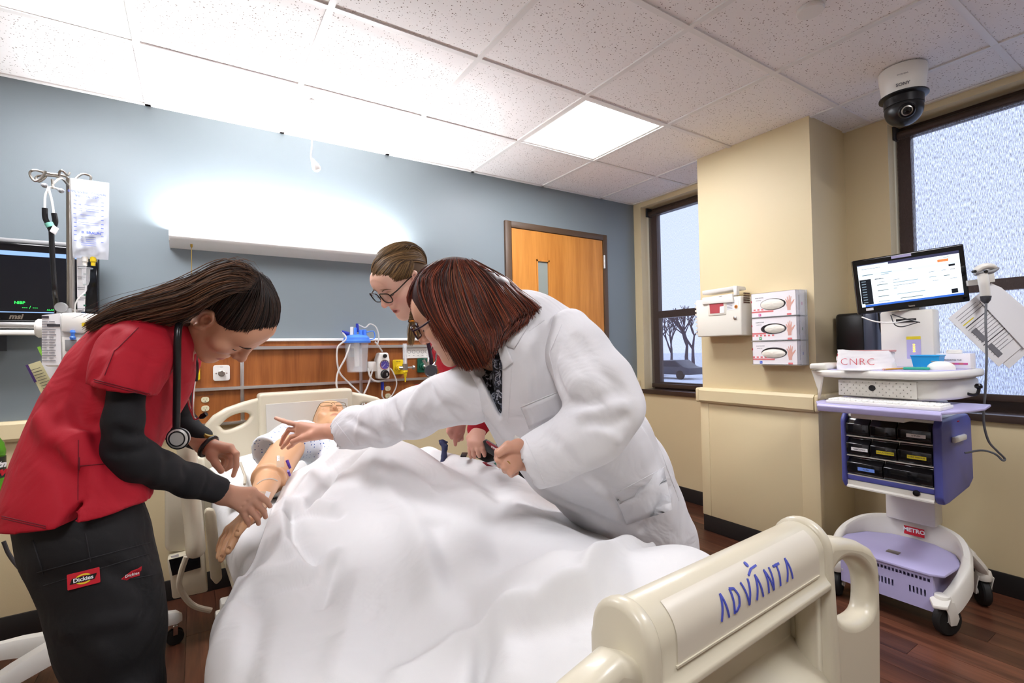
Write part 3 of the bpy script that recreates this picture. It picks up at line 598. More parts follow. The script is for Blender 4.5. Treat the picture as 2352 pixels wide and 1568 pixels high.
for a, b_ in (((-.125+3*.037-.006, .020), (-.125+3*.037+.010, .026)), ((-.125+3*.037+.010, .026), (-.125+3*.037+.03, .027))): stroke(a, b_, .0032)
put(ellipse(-.125+3*.037+.008, .034, .0035, .0045, 12))
lg.build('advanta_lettering', 'ink_blue', B)
# frame, deck, mattress support, rails
fm = MB(); 
for u in (-.36, .36): bbox(fm, u-.03, u+.03, .1, 2.25, .34, .42)
for v in (.25, 1.2, 2.1): bbox(fm, -.36, .36, v-.04, v+.04, .34, .40)
fm.build('deck_frame', 'bed_beige', B, bevel=.006)
bbox(MB(), -.43, .43, .09, 2.25, .42, .46).build('sleep_deck', 'bed_beige', B, bevel=.01)
bm_ = MB()
for u in (-.33, .33): bbox(bm_, u-.025, u+.025, .2, 2.1, .13, .19)
for v in (.3, 2.0): bbox(bm_, -.42, .42, v-.035, v+.035, .12, .18)
for v in (.55, 1.75): bbox(bm_, -.05, .05, v-.05, v+.05, .15, .38)
bm_.build('base_frame', 'cart_white', B, bevel=.008)
for u in (-.41, .41):
    for v in (.3, 2.0):
        c = bed(u, v, .065)
        MB().lathe(c-EX*.018, [(.02, 0), (.06, .003), (.065, .008), (.065, .028), (.06, .033), (.02, .036)], EX, 24).build('caster_wheel', 'rubber_black', B, smooth=True)
        MB().obox(bed(u, v, .10), EX*.028, EY*.03, A(0, 0, .035)).build('caster_fork', 'cart_white', B, bevel=.008)
# head-end side rail on the left: curved arm, dark hinge plate, outer face, control box with dark window
def W2(x, y, Y): return onY(x, y, Y)
arm = smooth_path([W2(425, 1005, 2.02), W2(432, 1060, 2.02), W2(437, 1130, 2.02), W2(445, 1200, 2.0), W2(449, 1250, 1.98), W2(450, 1272, 1.98)], 6)
MB().tube(arm, [.040, .042, .043]+[.046]*(len(arm)-6)+[.046, .043, .036], 16, flat=.62).build('rail_arm', 'bed_plastic', B, smooth=True, sharp=60)
hp = [W2(468, 1180, 2.06), W2(474, 1170, 2.06), W2(492, 1172, 2.06), W2(497, 1185, 2.06), W2(511, 1330, 2.06), W2(497, 1345, 2.06), W2(484, 1330, 2.06)]
MB().poly(hp, (0, .04, 0)).build('rail_hinge_plate', 'bed_beige', B, bevel=.008)
of = [W2(378, 1100, 2.5), W2(378, 1258, 2.5), W2(386, 1268, 2.5), W2(470, 1268, 2.5), W2(470, 1050, 2.5), W2(380, 1050, 2.5)]
MB().poly(of, (0, .05, 0)).build('rail_face', 'bed_plastic', B, bevel=.014, seg=3)
cb = [W2(383, 1285, 2.45), W2(391, 1333, 2.45), W2(396, 1378, 2.45), W2(478, 1360, 2.45), W2(470, 1262, 2.45)]
MB().poly(cb, (0, .16, 0)).build('control_box', 'bed_beige', B, bevel=.01)
sc = [W2(388, 1286, 2.446), W2(396, 1322, 2.446), W2(461, 1303, 2.446), W2(458, 1268, 2.446)]
sb = MB().poly(sc, (0, .006, 0)).build('box_window', 'drawer_smoke', B)
MB().poly([W2(392, 1277.5, 2.440), W2(394, 1281, 2.440), W2(411, 1278, 2.440), W2(410, 1271.5, 2.440)], (0, .003, 0)).build('label', 'paper', sb)
MB().tube(smooth_path([W2(428, 1278, 2.0), W2(417, 1310, 2.0), W2(412, 1345, 2.0), W2(428, 1375, 2.0), W2(450, 1393, 2.0), W2(485, 1402, 2.0)], 8), .009, 10).build('cable', 'cable_beige', B, smooth=True)
# mattress and pillow
tag(bbox(MB(), -.44, .44, .10, 2.24, .455, .635).build('mattress', 'linen', bevel=.05, seg=4), 'white sheeted mattress lying on the hospital bed', 'mattress')
# ================================================================== LEFT SIDE: stand, bag, pump, screen, table, bottle
PX, PY = -.40, 2.50
iv = thing('infusion_stand', 'steel infusion stand on white five-legged base with casters', 'infusion stand', (PX, PY, 0))
MB().lathe((PX, PY, .12), [(.017, 0), (.017, 1.0), (.0125, 1.0), (.0125, 1.785)], (0, 0, 1), 16).build('pole', 'steel', iv, smooth=True, sharp=40)
MB().lathe((PX, PY, 1.375), [(.026, 0), (.03, .004), (.03, .02), (.02, .026)], (0, 0, 1), 20).build('collar', 'steel', iv, smooth=True)
MB().lathe((PX, PY, .10), [(.06, 0), (.075, .01), (.07, .05), (.03, .08)], (0, 0, 1), 24).build('hub', 'white_plastic', iv, smooth=True)
for k in range(5):
    a = math.radians(8+72*k); d = A(math.cos(a), math.sin(a), 0); n = A(-d[1], d[0], 0); c = A(PX, PY, 0)
    P = [c+d*.04+A(0, 0, .145), c+d*.18+A(0, 0, .135), c+d*.33+A(0, 0, .112), c+d*.35+A(0, 0, .105)]
    g = []
    for i, p in enumerate(P):
        w_, h_ = (.034, .03, .026, .014)[i], (.035, .03, .022, .012)[i]
        g.append([p-n*w_-A(0, 0, h_), p-n*w_+A(0, 0, h_*.4), p-n*w_*.6+A(0, 0, h_), p+n*w_*.6+A(0, 0, h_), p+n*w_+A(0, 0, h_*.4), p+n*w_-A(0, 0, h_), p-n*w_-A(0, 0, h_)])
    leg = MB().grid(g).build('leg', 'white_plastic', iv, smooth=True)
    q = c+d*.325
    MB().lathe(q+A(0, 0, .09), [(.014, 0), (.014, -.02)], (0, 0, 1), 12).obox(q+A(0, 0, .062), d*.008, n*.022, A(0, 0, .018)).build('caster_fork', 'chrome', leg, smooth=True)
    for s in (-1, 1): MB().lathe(q+A(0, 0, .032)+n*(s*.012-.007), [(.01, 0), (.03, .002), (.032, .006), (.03, .012), (.01, .014)], n, 20).build('caster_wheel', 'rubber_black', leg, smooth=True)
# hooks: bent rods
def rod(pts, r=.0042, m='steel', name='hook'): return MB().tube(smooth_path(pts, 7), r, 8).build(name, m, iv, smooth=True)
hy = 2.5
def hk(x, y, dy=0): return onY(x, y, hy+dy)
rod([A(PX, PY, 1.885), hk(150, 405, -.01), hk(110, 398, -.03), hk(82, 391, -.05), hk(70, 394, -.05), hk(70, 404, -.05), hk(80, 415, -.05), hk(93, 410, -.05), hk(105, 393, -.05)])
rod([A(PX, PY, 1.88), hk(140, 408, .03), hk(110, 403, .05), hk(88, 404, .06), hk(82, 410, .06), hk(90, 417, .06), hk(100, 411, .06), hk(108, 402, .06)])
rod([hk(136, 404, -.02), hk(137, 395, -.03), hk(143, 392, -.04), hk(155, 402, -.02), hk(160, 397, 0)])
rod([A(PX, PY, 1.87), hk(142, 410, -.05), hk(126, 418, -.09), hk(121, 424, -.1), hk(122, 432, -.1), hk(120, 412, -.1)])
rod([A(PX, PY, 1.885), hk(185, 401, .01), hk(203, 402, .02), hk(209, 408, .02), hk(207, 418, .02)])
# infusion bag: pillow shape with creases, printed face
bgm = mat('bag_film', '#e4e9f2', 0.12, bump=.6, bscale=26, alpha=.62)
bag = thing('infusion_bag', 'clear wrinkled infusion bag with blue printing on the stand hook', 'infusion bag', hk(200, 600))
n, mm_ = 26, 40; G = {}
tl, tr_, br, bl_ = hk(162, 408, -.03), hk(251, 420, -.03), hk(250, 597, -.03), hk(166, 592, -.03)
for side in (-1, 1):
    P = np.zeros((mm_, n, 3))
    for i in range(mm_):
        for j in range(n):
            s, t_ = j/(n-1), i/(mm_-1); e = max(0, 1-abs(2*s-1)**3)*max(0, min(1, (t_-.02)*5))*max(0, min(1, (1.0-t_)*9))
            pinch = .06*math.sin(t_*math.pi)*0+.10*max(0, t_-.86)*(0.5-s)*2
            p = (tl*(1-s)+tr_*s)*(1-t_)+(bl_*(1-s)+br*s)*t_ + (tr_-tl)*pinch
            wr_ = .004*math.sin(9*s+14*t_)+.003*math.sin(23*s-17*t_)+.0025*math.sin(41*t_+8*s)
            P[i, j] = p+A(0, side*(.022*e**.6*(.35+.65*min(1, t_*1.3))+wr_*e), 0)
    G[side] = P
MB().grid(G[-1]).grid(G[1]).build('bag', 'bag_film', bag, smooth=True, sharp=180)
mat('bag_ink', '#4f66c8', .5)
def bagpt(s, t_): 
    i, j = t_*(mm_-1), s*(n-1); return G[-1][int(i), int(j)]+A(0, -.006, 0)
bx_ = unit(tr_-tl); bz_ = unit(tl-bl_)
for t_, s_, tx in ((.19, .05, '0.9% Sodium Chloride'), (.235, .05, 'Injection USP')): text('print', tx, .0125, 'bag_ink', bag, frame(bagpt(.45, t_), bx_, bz_))
text('brand_print', 'B. BRAUN', .013, 'bag_ink', bag, frame(bagpt(.58, .70), bx_, bz_), bold=.0004)
pr = MB()
for k in range(10): 
    a = bagpt(.14, .3+.055*k); pr.obox(a, bx_*.004, A(0, .0004, 0), bz_*.0011)
    a = bagpt(.86, .3+.055*k); pr.obox(a, bx_*.004, A(0, .0004, 0), bz_*.0011)
for k in range(6): a = bagpt(.5, .745+.024*k); pr.obox(a, bx_*.022, A(0, .0004, 0), bz_*.0006)
for k in range(7): a = bagpt(.5, .34+.045*k); pr.obox(a, bx_*.03, A(0, .0004, 0), bz_*.0005)
pr.build('graduation_print', 'bag_ink', bag)
for x, m_ in ((195, 'white_plastic'), (214, 'gas_yellow')):
    MB().lathe(onY(x, 590, 2.47), [(.010, 0), (.010, -.018), (.007, -.02), (.007, -.034)], (0, 0, 1), 14).build('port', m_, bag, smooth=True)
dc = thing('drip_chamber', 'clear drip chamber below the infusion bag', 'drip chamber', onY(197, 650, 2.47))
MB().lathe(onY(197, 615, 2.47), [(.022, 0), (.022, -.003), (.013, -.004), (.012, -.05), (.008, -.064), (.004, -.07), (.004, -.085)], (0, 0, 1), 20).build('chamber', 'clear_plastic', dc, smooth=True)
tag(MB().tube(smooth_path([onY(198, 655, 2.47), onY(196, 670, 2.47), onY(180, 685, 2.46), onY(173, 700, 2.46), onY(172, 720, 2.47)], 8), .0025, 8).build('drip_line', 'tube_clear', smooth=True), 'thin clear line from drip chamber to pump', 'tube')
# roll of ward labels hanging behind the chamber
t = thing('label_strip', 'long hanging strip of printed white labels beside the steel pole', 'label strip', onY(185, 715, 2.5))
q = [onY(176, 592, 2.52), onY(199, 592, 2.52), onY(195, 715, 2.52), onY(178, 715, 2.52)]
MB().poly(q, (0, .002, 0)).build('strip', 'paper', t)
for k in range(5):
    a = onY(187, 612+24*k, 2.517); MB().obox(a, A(.012, 0, 0), A(0, .0005, 0), A(0, 0, .0012)).obox(a+A(-.002, 0, -.008), A(.009, 0, 0), A(0, .0005, 0), A(0, 0, .0008)).build('line_print', 'ink_grey', t)
    MB().obox(a+A(.010, 0, .012), A(.004, 0, 0), A(0, .0005, 0), A(0, 0, .003)).build('square_print', 'gas_green', t)
# stethoscope on the hook
t = thing('hanging_stethoscope', 'black stethoscope hung by its ear tubes on the stand hook', 'stethoscope', onY(120, 700, 2.40))
sy = 2.40
for pts in ([(103, 427), (110, 432), (104, 450), (103, 480)], [(141, 438), (128, 432), (113, 432), (119, 460), (124, 492)]):
    MB().tube(smooth_path([onY(x, y, sy) for x, y in pts], 8), .0036, 8).build('ear_tube', 'white_plastic', t, smooth=True)
for x, y in ((103, 426), (141, 438)): MB().lathe(onY(x, y, sy), [(.004, -.01), (.0085, -.004), (.0085, .003), (.004, .008)], (1, 0, -.3), 12).build('ear_tip', 'grey_plastic', t, smooth=True)
for pts in ([(103, 478), (104, 500), (111, 515), (118, 530)], [(124, 490), (127, 508), (124, 520), (119, 530)]):
    MB().tube(smooth_path([onY(x, y, sy) for x, y in pts], 8), .0085, 10).build('yoke', 'black_plastic', t, smooth=True)
MB().tube(smooth_path([onY(x, y, sy) for x, y in ((118, 525), (119, 560), (122, 620), (125, 665))]+[onY(128, 690, 2.46), onY(130, 712, 2.52), onY(131, 740, 2.545), onY(131, 800, 2.55)], 8), .008, 10).build('tube', 'black_plastic', t, smooth=True)
mat('mint', '#7fc7b4', .5)
MB().tube([onY(112, 512, sy-.004), onY(117, 521, sy-.004)], .013, 12).build('name_band', 'mint', t, smooth=True)
MB().obox(onY(125, 528, sy-.012), A(.008, 0, -.006), A(0, .002, 0), A(.005, 0, .012)).build('name_tag', 'paper', t, bevel=.001)
# infusion pump on the pole
t = thing('infusion_pump', 'white infusion pump with printed instructions clamped on the stand', 'infusion pump', onY(165, 845, 2.45))
y0 = 2.36
def pp(x, y): return onY(x, y, y0)
MB().poly([pp(96, 733), pp(112, 722), pp(170, 717), pp(238, 722), pp(246, 735), pp(244, 842), pp(100, 842)], (0, .116, 0)).build('body', 'white_plastic', t, bevel=.012, seg=3)
MB().poly([pp(143, 719), pp(240, 722), pp(248, 750), pp(246, 770), pp(143, 762)], (0, -.02, 0)).build('hood', 'white_plastic', t, bevel=.006)
ld = MB().poly([pp(97, 724), pp(139, 719), pp(142, 838), pp(97, 838)], (0, -.006, 0)).build('instruction_label', 'paper', t)
k = 0
for x in (98, 114):
    for y in range(738, 834, 6):
        w_ = (10, 13, 8, 12)[k % 4]; k += 1
        a = onY(x+w_/2, y, y0-.0075); MB().obox(a, A(w_*.5*.0015, 0, 0), A(0, .0006, 0), A(0, 0, .0011)).build('line_print', 'ink_grey', ld)
for x0_, x1_, y_ in ((98, 110, 728), (112, 134, 747)): MB().obox(onY((x0_+x1_)/2, y_, y0-.0075), A((x1_-x0_)*.00078, 0, 0), A(0, .0006, 0), A(0, 0, .0045)).build('heading_print', 'ink_dark', ld)
MB().poly([pp(143, 772), pp(205, 775), pp(205, 835), pp(145, 835)], (0, -.012, 0)).build('door', 'white_plastic', t, bevel=.005)
MB().poly([pp(151, 780), pp(178, 780), pp(176, 806), pp(152, 806)], (0, -.016, 0)).build('display', 'grey_plastic', t, bevel=.002)
MB().lathe(onY(167, 758, y0-.02), [(.006, 0), (.008, -.008), (.006, -.012), (.006, -.022), (.009, -.026), (.007, -.034)], (0, 0, 1), 12).build('blue_clip', 'blue_lid', t, smooth=True)
MB().poly([onY(188, 742, y0-.025), onY(205, 738, y0-.025), onY(205, 749, y0-.025), onY(188, 749, y0-.025)], (0, -.004, 0)).build('warning_sticker', 'gas_yellow', t)
MB().lathe(pp(97, 752)+A(0, .06, 0), [(.03, 0), (.034, .006), (.034, .022), (.028, .028)], (-1, 0, 0), 24).build('clamp_knob', 'white_plastic', t, smooth=True)
MB().lathe(onY(141, 706, 2.44), [(.017, -.012), (.019, -.008), (.019, .008), (.017, .012)], (0, -1, 0), 18).obox(onY(148, 715, 2.45), A(.02, 0, 0), A(0, .012, 0), A(0, 0, .012)).build('pole_clamp', 'grey_plastic', t, smooth=True); MB().box((PX-.03, 2.47, 1.26), (PX+.03, PY+.006, 1.32)).build('clamp_block', 'grey_plastic', t, bevel=.004)
# wall screen
t = thing('wall_screen', 'black all-in-one screen with silver lower lip mounted on the blue wall', 'monitor', (-.75, 2.93, 1.3))
SY = 2.86
a, b_, c, d = onY(-140, 538, SY), onY(226, 590, SY), onY(226, 730, SY), onY(-140, 722, SY)
zt, zb, xr = a[2], c[2], b_[0]
xl = xr-.78
MB().box((xl, SY, onY(0, 738, SY)[2]), (xr, SY+.05, onY(0, 553, SY)[2])).build('bezel', 'black_gloss', t, bevel=.01, seg=3)
m = mat('screen_glass', '#17181d', .06)
zs0, zs1 = onY(0, 717, SY)[2], onY(0, 572, SY)[2]
scn = bx('screen', (xl+.03, SY-.003, zs0), (xr-.045, SY, zs1), 'screen_glass', t)
emis('screen_bar', '#9fc4ff', .55); emis('screen_green', '#37e05a', 1.0)
bx('title_bar', (xl+.03, SY-.0036, zs1-.022), (xr-.045, SY-.003, zs1-.004), 'screen_bar', scn)
bx('status_bar', (xl+.03, SY-.0036, zs0), (xr-.045, SY-.003, zs0+.004), 'screen_bar', scn)
text('vital_text', 'NIBP', .016, 'screen_green', scn, frame(onY(45, 695, SY-.0036), (1, 0, 0), (0, 0, 1)), bold=.0003)
text('vital_text', '--- / ---', .018, 'screen_green', scn, frame(onY(69, 706, SY-.0036), (1, 0, 0), (0, 0, 1)))
text('vital_text', 'ALARM', .010, 'screen_green', scn, frame(onY(119, 712, SY-.0036), (1, 0, 0), (0, 0, 1)))
text('brand_lettering', 'msi', .030, 'chrome', t, frame(onY(36, 727, SY-.001), (1, 0, 0), (0, 0, 1)), shear=.25, bold=.0012)
MB().box((xl, SY-.012, onY(0, 754, SY)[2]), (xr-.01, SY+.04, onY(0, 739, SY)[2])).build('lower_lip', 'aluminium', t, bevel=.006)
MB().box((xl+.1, SY-.03, onY(0, 769, SY)[2]), (xr-.05, SY+.06, onY(0, 758, SY)[2])).build('shelf_lip', 'white_plastic', t, bevel=.006)
MB().box((xl, SY+.012, onY(0, 553, SY)[2]), (xr+.008, SY+.055, onY(0, 543, SY)[2])).build('rear_cover', 'grey_plastic', t, bevel=.006)
MB().box((xl+.3, SY+.05, 1.25), (xl+.45, YB, 1.45)).build('wall_mount', 'dark_grey', t)
# brochure holder cards on the stand
t = thing('brochure_cards', 'fanned cream and purple information cards hanging behind the pump', 'cards', onY(95, 900, 2.515))
mat('card_cream', '#cfc79a', .6); mat('card_violet', '#3f2560', .5); mat('card_green', '#7db83a', .5)
for nm, pts, mm2, dy in (('cream_card', [(62, 838), (92, 828), (128, 895), (100, 915)], 'card_cream', 0), ('violet_edge', [(58, 838), (64, 837), (84, 876), (79, 879)], 'card_violet', -.004), ('green_card', [(85, 797), (93, 795), (100, 825), (92, 812)], 'card_green', .004), ('white_card', [(84, 838), (102, 830), (135, 838), (140, 880), (118, 895)], 'paper', .008)):
    MB().poly([onY(x, y, 2.515+dy) for x, y in pts], (0, .003, 0)).build(nm, mm2, t)
for k in range(8): a = onY(82+4.4*k*.9, 847+6*k, 2.511); MB().obox(a, A(.013, 0, .005), A(0, .0006, 0), A(0, 0, .0009)).build('line_print', 'ink_dark', t)
# overbed table with soda bottle
t = thing('overbed_table', 'wood-edged overbed table with white top at the picture wall below the screen', 'table', (-.85, 2.2, 0)); t['label'] = 'wood-edged overbed table under the wall screen holding the soda bottle'
mat('table_top', '#e6e2d8', .4)
te = onY(42, 1225, 2.05)
TX1, TZ = te[0], .76
plate('top', [(p[0], p[1]) for p in rrect(-1.25, 2.02, TX1, 2.42, .05)], [], .03, .006, wood('table_wood', '#8a6a48', '#6b4d30', .4, axis=0), t, frame((0, 0, TZ-.02), (1, 0, 0), (0, 1, 0)))
plate('top_laminate', [(p[0], p[1]) for p in rrect(-1.24, 2.03, TX1-.01, 2.41, .045)], [], .004, .001, 'table_top', t, frame((0, 0, TZ-.004), (1, 0, 0), (0, 1, 0)))
MB().box((-1.2, 2.18, .06), (-1.14, 2.26, TZ-.03)).build('column', 'bed_beige', t, bevel=.01)
MB().box((-1.24, 2.05, .03), (-1.10, 2.39, .08)).build('foot', 'bed_beige', t, bevel=.01)
for y in (2.1, 2.34): MB().lathe((-1.2, y, .03), [(.03, -.01), (.03, .01)], (0, 1, 0), 16).build('caster_wheel', 'rubber_black', t)
bc = onZ(-12, 1150, TZ); bc = A(-.545, 2.20, TZ-.0015)
t = thing('soda_bottle', 'green plastic soda bottle with dark label standing on the overbed table', 'bottle', bc)
mat('bottle_green', '#6fbf3a', .1, trans=.7, ior=1.2)
MB().lathe(bc, [(.028, 0), (.034, .006), (.036, .02), (.033, .05), (.0365, .065), (.0365, .075), (.035, .08), (.035, .15), (.0365, .155), (.0365, .168), (.032, .19), (.018, .215), (.0135, .225), (.0135, .235)], (0, 0, 1), 28).build('body', 'bottle_green', t, smooth=True)
mat('label_black', '#14200f', .4)
lb = MB().lathe(bc, [(.0368, .082), (.0368, .148)], (0, 0, 1), 36).build('label_wrap', 'label_black', t, smooth=True)
MB().lathe(bc+A(0, 0, .232), [(.0155, 0), (.0155, .018), (.013, .02)], (0, 0, 1), 20).build('cap', 'gas_green', t, smooth=True)
tocam = unit(A(-bc[0], -bc[1], 0)); side = np.cross(A(0, 0, 1), tocam); rr_ = unit(tocam*.9+side*.42); rs = np.cross(A(0, 0, 1), rr_)
text('label_print', 'mtn', .026, 'paper', lb, frame(bc+rr_*.0385+A(0, 0, .125), rs, (0, 0, 1)), shear=.3, bold=.0012, ext=.001)
text('label_print', 'dew', .034, 'red_print', lb, frame(bc+rr_*.0385+A(0, 0, .102), rs, (0, 0, 1)), shear=.3, bold=.0016, ext=.001)
tag(MB().tube(smooth_path([onY(8, 1243, 2.3), onY(22, 1275, 2.3), onY(50, 1310, 2.3), onY(90, 1345, 2.35), onY(140, 1380, 2.45)], 8), .006, 8).build('power_cord', 'cable_grey', smooth=True), 'dark power cord drooping below the overbed table', 'cable')
# ================================================================== RIGHT SIDE: column fittings, cart, camera
def qp(pts, X, dx, name, m, parent, bevel=0.0, seg=2):      # pixel polygon on plane X, extruded along X
    return MB().poly([onX(x, y, X) for x, y in pts], (dx, 0, 0)).build(name, m, parent, bevel, seg)
t = thing('sharps_container', 'white wall-mounted sharps box with red window and lock on the column', 'sharps box', onX(1650, 775, 2.72))
SX = 2.715
mat('sharps_white', '#e8e4d8', .35); mat('sharps_red', '#b04a50', .3); mat('sticker_orange', '#e08a1c', .5); mat('vent_hole_shade', '#5a4030', .6)
qp([(1597, 690), (1702, 679), (1704, 770), (1602, 774)], SX, CX0-SX-.002, 'cabinet', 'sharps_white', t, .008, 3)
for k in range(9): MB().tube([onX(1597.5+k*.5, 697+k*8.6, SX+.012)-A(0, 0, .006), onX(1597.5+k*.5, 697+k*8.6, SX+.012)+A(0, 0, .006)], .006, 8).build('hinge_knuckle', 'sharps_white', t, smooth=True)
qp([(1612, 684), (1681, 674), (1684, 694), (1612, 699)], SX-.012, .05, 'lid_lip', 'white_plastic', t, .005)
qp([(1612, 668), (1690, 656), (1692, 664), (1613, 677)], SX-.004, .10, 'lid_flap', mat('lid_clear', '#eceae6', .25, trans=.3, ior=1.2), t, .004)
qp([(1683, 656), (1692, 656), (1692, 677), (1685, 678)], SX-.006, .03, 'lid_arm', 'white_plastic', t, .003)
fr = qp([(1624, 690), (1667, 685), (1667, 722), (1627, 725)], SX-.004, .006, 'window_frame', 'sharps_white', t, .002)
qp([(1629, 693), (1661, 690), (1662, 718), (1631, 720)], SX-.0055, .004, 'window', 'sharps_red', t)
qp([(1653, 704), (1663, 702), (1663, 718), (1653, 719)], SX-.0065, .003, 'sticker', 'paper', t)
lab_ = qp([(1669, 693), (1695, 689), (1696, 709), (1670, 713)], SX-.0015, .001, 'sticker', 'paper', t)
for k in range(5): qp([(1670, 695.5+3.4*k), (1682, 694+3.4*k), (1682, 695+3.4*k), (1670, 696.5+3.4*k)], SX-.0022, .0005, 'line_print', 'ink_grey', lab_)
bh = onX(1690.5, 704, SX-.0025); bs_ = MB().lathe(bh, [(.0105, 0), (.0105, .001)], (-1, 0, 0), 20).build('biohazard_sticker', 'sticker_orange', t)
for a in (90, 210, 330):
    c = bh+A(-.0014, math.cos(math.radians(a))*.0035, math.sin(math.radians(a))*.0035)
    plate('trefoil_ring', ellipse(0, 0, .0038, .0038, 14), [ellipse(math.cos(math.radians(a))*-.0012, math.sin(math.radians(a))*.0012, .0024, .0024, 14)], .0006, 0, 'ink_dark', bs_, frame(c, (0, -1, 0), (0, 0, 1)))
lk = onX(1689, 730, SX); MB().lathe(lk, [(.010, 0), (.010, .006), (.007, .008), (.002, .008)], (-1, 0, 0), 20).build('lock', 'chrome', t, smooth=True)
text('lid_print', 'SHARPS', .007, 'ink_dark', t, frame(onX(1655, 680.5, SX-.0135), (0, -1, 0), (0, 0, 1)))
sy_ = onX(1704, 700, SX)[1]
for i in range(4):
    for j in range(5): MB().box((SX+.022+i*.016, sy_-.0012, 1.466+j*.0135), (SX+.033+i*.016, sy_+.002, 1.475+j*.0135)).build('painted_vent_slot', 'vent_hole_shade', t)  # solid boxes for vent holes, red liner and its shade put into the colour
# glove boxes in an acrylic holder
GXF = 2.745
h = thing('glove_box_holder', 'clear acrylic three-tier glove box holder screwed to the column', 'holder', onX(1785, 838, GXF+.05))
ya, yb_ = onX(1727, 730, GXF)[1]+.004, onX(1827, 730, GXF)[1]-.006
zz = [onX(1730, y, GXF)[2] for y in (836, 782.5, 729.5, 676)]
for z in zz[:3]: bx('shelf', (GXF-.006, yb_-.012, z-.004), (CX0-.001, ya, z-.0005), 'clear_plastic', h)
bx('side_wall', (GXF+.02, yb_-.012, zz[0]-.004), (CX0-.001, yb_-.008, zz[3]+.004), 'clear_plastic', h)
bx('back_plate', (CX0-.003, yb_-.012, zz[0]-.004), (CX0-.0005, ya, zz[3]+.004), 'clear_plastic', h)
mat('glove_white', '#e6e2d6', .7, bump=.3, bscale=60); mat('hand_print', '#d8a597', .6); mat('brick_print', '#d9777a', .6); mat('pink_print', '#d45f9b', .5); mat('green_print', '#2f9a55', .5); mat('blue_print', '#2c59c8', .5); mat('glove_box_card', '#efebee', .5)
for k, (z0, z1, cm, let, nm) in enumerate(((zz[2], zz[3]+.002, 'pink_print', 'S', 'top'), (zz[1], zz[2]-.005, 'green_print', 'M', 'middle'), (zz[0], zz[1]-.005, 'blue_print', 'L', 'bottom'))):
    g = thing('glove_box', 'white glove box with %s size mark in the %s tier of the holder' % (('pink', 'green', 'blue')[k], nm), 'glove box', (GXF+.04, (ya+yb_)/2, z0), 'glove boxes in the acrylic holder')
    x0 = GXF; hgt = z1-z0; wid = ya-yb_
    cb_ = MB()                                          # hollow carton: back and four sides, then a front with a real opening
    for lo, hi in (((CX0-.006, yb_, z0), (CX0-.004, ya-.003, z1)), ((x0, yb_, z0), (CX0-.004, ya-.003, z0+.0015)), ((x0, yb_, z1-.0015), (CX0-.004, ya-.003, z1)), ((x0, yb_, z0), (CX0-.004, yb_+.0015, z1)), ((x0, ya-.0045, z0), (CX0-.004, ya-.003, z1))): cb_.box(lo, hi)
    cb_.build('carton', 'glove_box_card', g)
    plate('carton_front', [(0, 0), (ya-.003-yb_, 0), (ya-.003-yb_, hgt), (0, hgt)], [[(wid-.003-p[0], p[1]) for p in ellipse(wid*.49, hgt*.5, wid*.285, hgt*.235, 28)]], .0012, 0, 'glove_box_card', g, frame((x0+.0006, yb_, z0), (0, 1, 0), (0, 0, 1)))
    F_ = lambda s, r_: frame((x0-.0004, yb_+wid*(1-s), z0+hgt*r_), (0, -1, 0), (0, 0, 1))
    M0 = F_(.49, .50)
    V = []; Fq = []                                     # crumpled gloves bulging from the opening
    for i in range(10):
        row = []
        for j in range(18):
            a = 2*math.pi*j/18; rad = (i+.3)/10; y_ = (yb_+wid*.51)-wid*(.282 if k != 1 else .24)*rad*math.cos(a)-(.010 if k == 1 else 0); z_ = z0+hgt*(.50 if k != 2 else .47)+hgt*.23*rad*math.sin(a)*(1 if k == 0 else .88)
            row.append((x0-.0012-.009*(1-rad**2)-.003*math.sin(5*a+k)*rad*(1-rad), y_, z_))
        V.append(row+[row[0]])
    MB().grid(V).build('glove_bundle', 'glove_white', g, smooth=True, sharp=180)
    text('caption', 'EXAM GLOVES', .0075, 'ink_grey', g, F_(.20, .80)); text('caption', 'powder free', .006, 'ink_grey', g, F_(.18, .70))
    text('size_letter', let, .010, 'paper', plate('size_mark', rrect(-.0075, -.0075, .0075, .0075, .001), [], .0008, 0, cm, g, F_(.205, .09)), frame((x0-.0012, yb_+wid*.795, z0+hgt*.09), (0, -1, 0), (0, 0, 1)), bold=.0004)
    for i in range(11):
        for j in range(2):
            if (i*2+j*3+k) % 4 == 3: continue
            sx_ = .02+i*.045; zz_ = .22+j*.09
            if i > 6 and j == 1: continue
            plate('brick_print', rrect(-.0062, -.0045, .0062, .0045, .0004), [], .0006, 0, 'brick_print', g, F_(sx_+.02, zz_))
    hp_ = [(-.010, -.050), (.010, -.050), (.011, -.03), (.016, -.015), (.026, -.002), (.036, .018), (.033, .021), (.020, .008), (.013, .0), (.013, .012), (.017, .042), (.013, .044), (.007, .016), (.006, .05), (.001, .051), (-.001, .016), (-.008, .044), (-.012, .042), (-.008, .01), (-.020, .030), (-.023, .027), (-.014, .0), (-.016, -.015), (-.012, -.03)]
    plate('hand_print', [(a*.85, b_*.80) for a, b_ in hp_], [], .0007, 0, 'hand_print', g, F_(.85, .50))
    plate('cuff_print', rrect(-.012, -.006, .012, .004, .002), [], .0008, 0, 'brick_print', g, F_(.85, .06))
    plate('red_tab', rrect(-.0025, -.006, .0025, .006, .0005), [], .0007, 0, 'red_print', g, F_(.012, .66))
    sf = frame((x0+.03, yb_-.0004, z0+hgt*.5), (1, 0, 0), (0, 0, 1))
    for dx, w_ in ((.0, .0008), (.012, .0008)): MB().box((x0+.025+dx, yb_-.0006, z0+hgt*.2), (x0+.025+dx+w_, yb_, z0+hgt*.8)).build('line_print', 'ink_grey', g)
    MB().box((x0+.055, yb_-.0007, z0+hgt*.40), (x0+.064, yb_, z0+hgt*.52)).build('size_mark', cm, g)
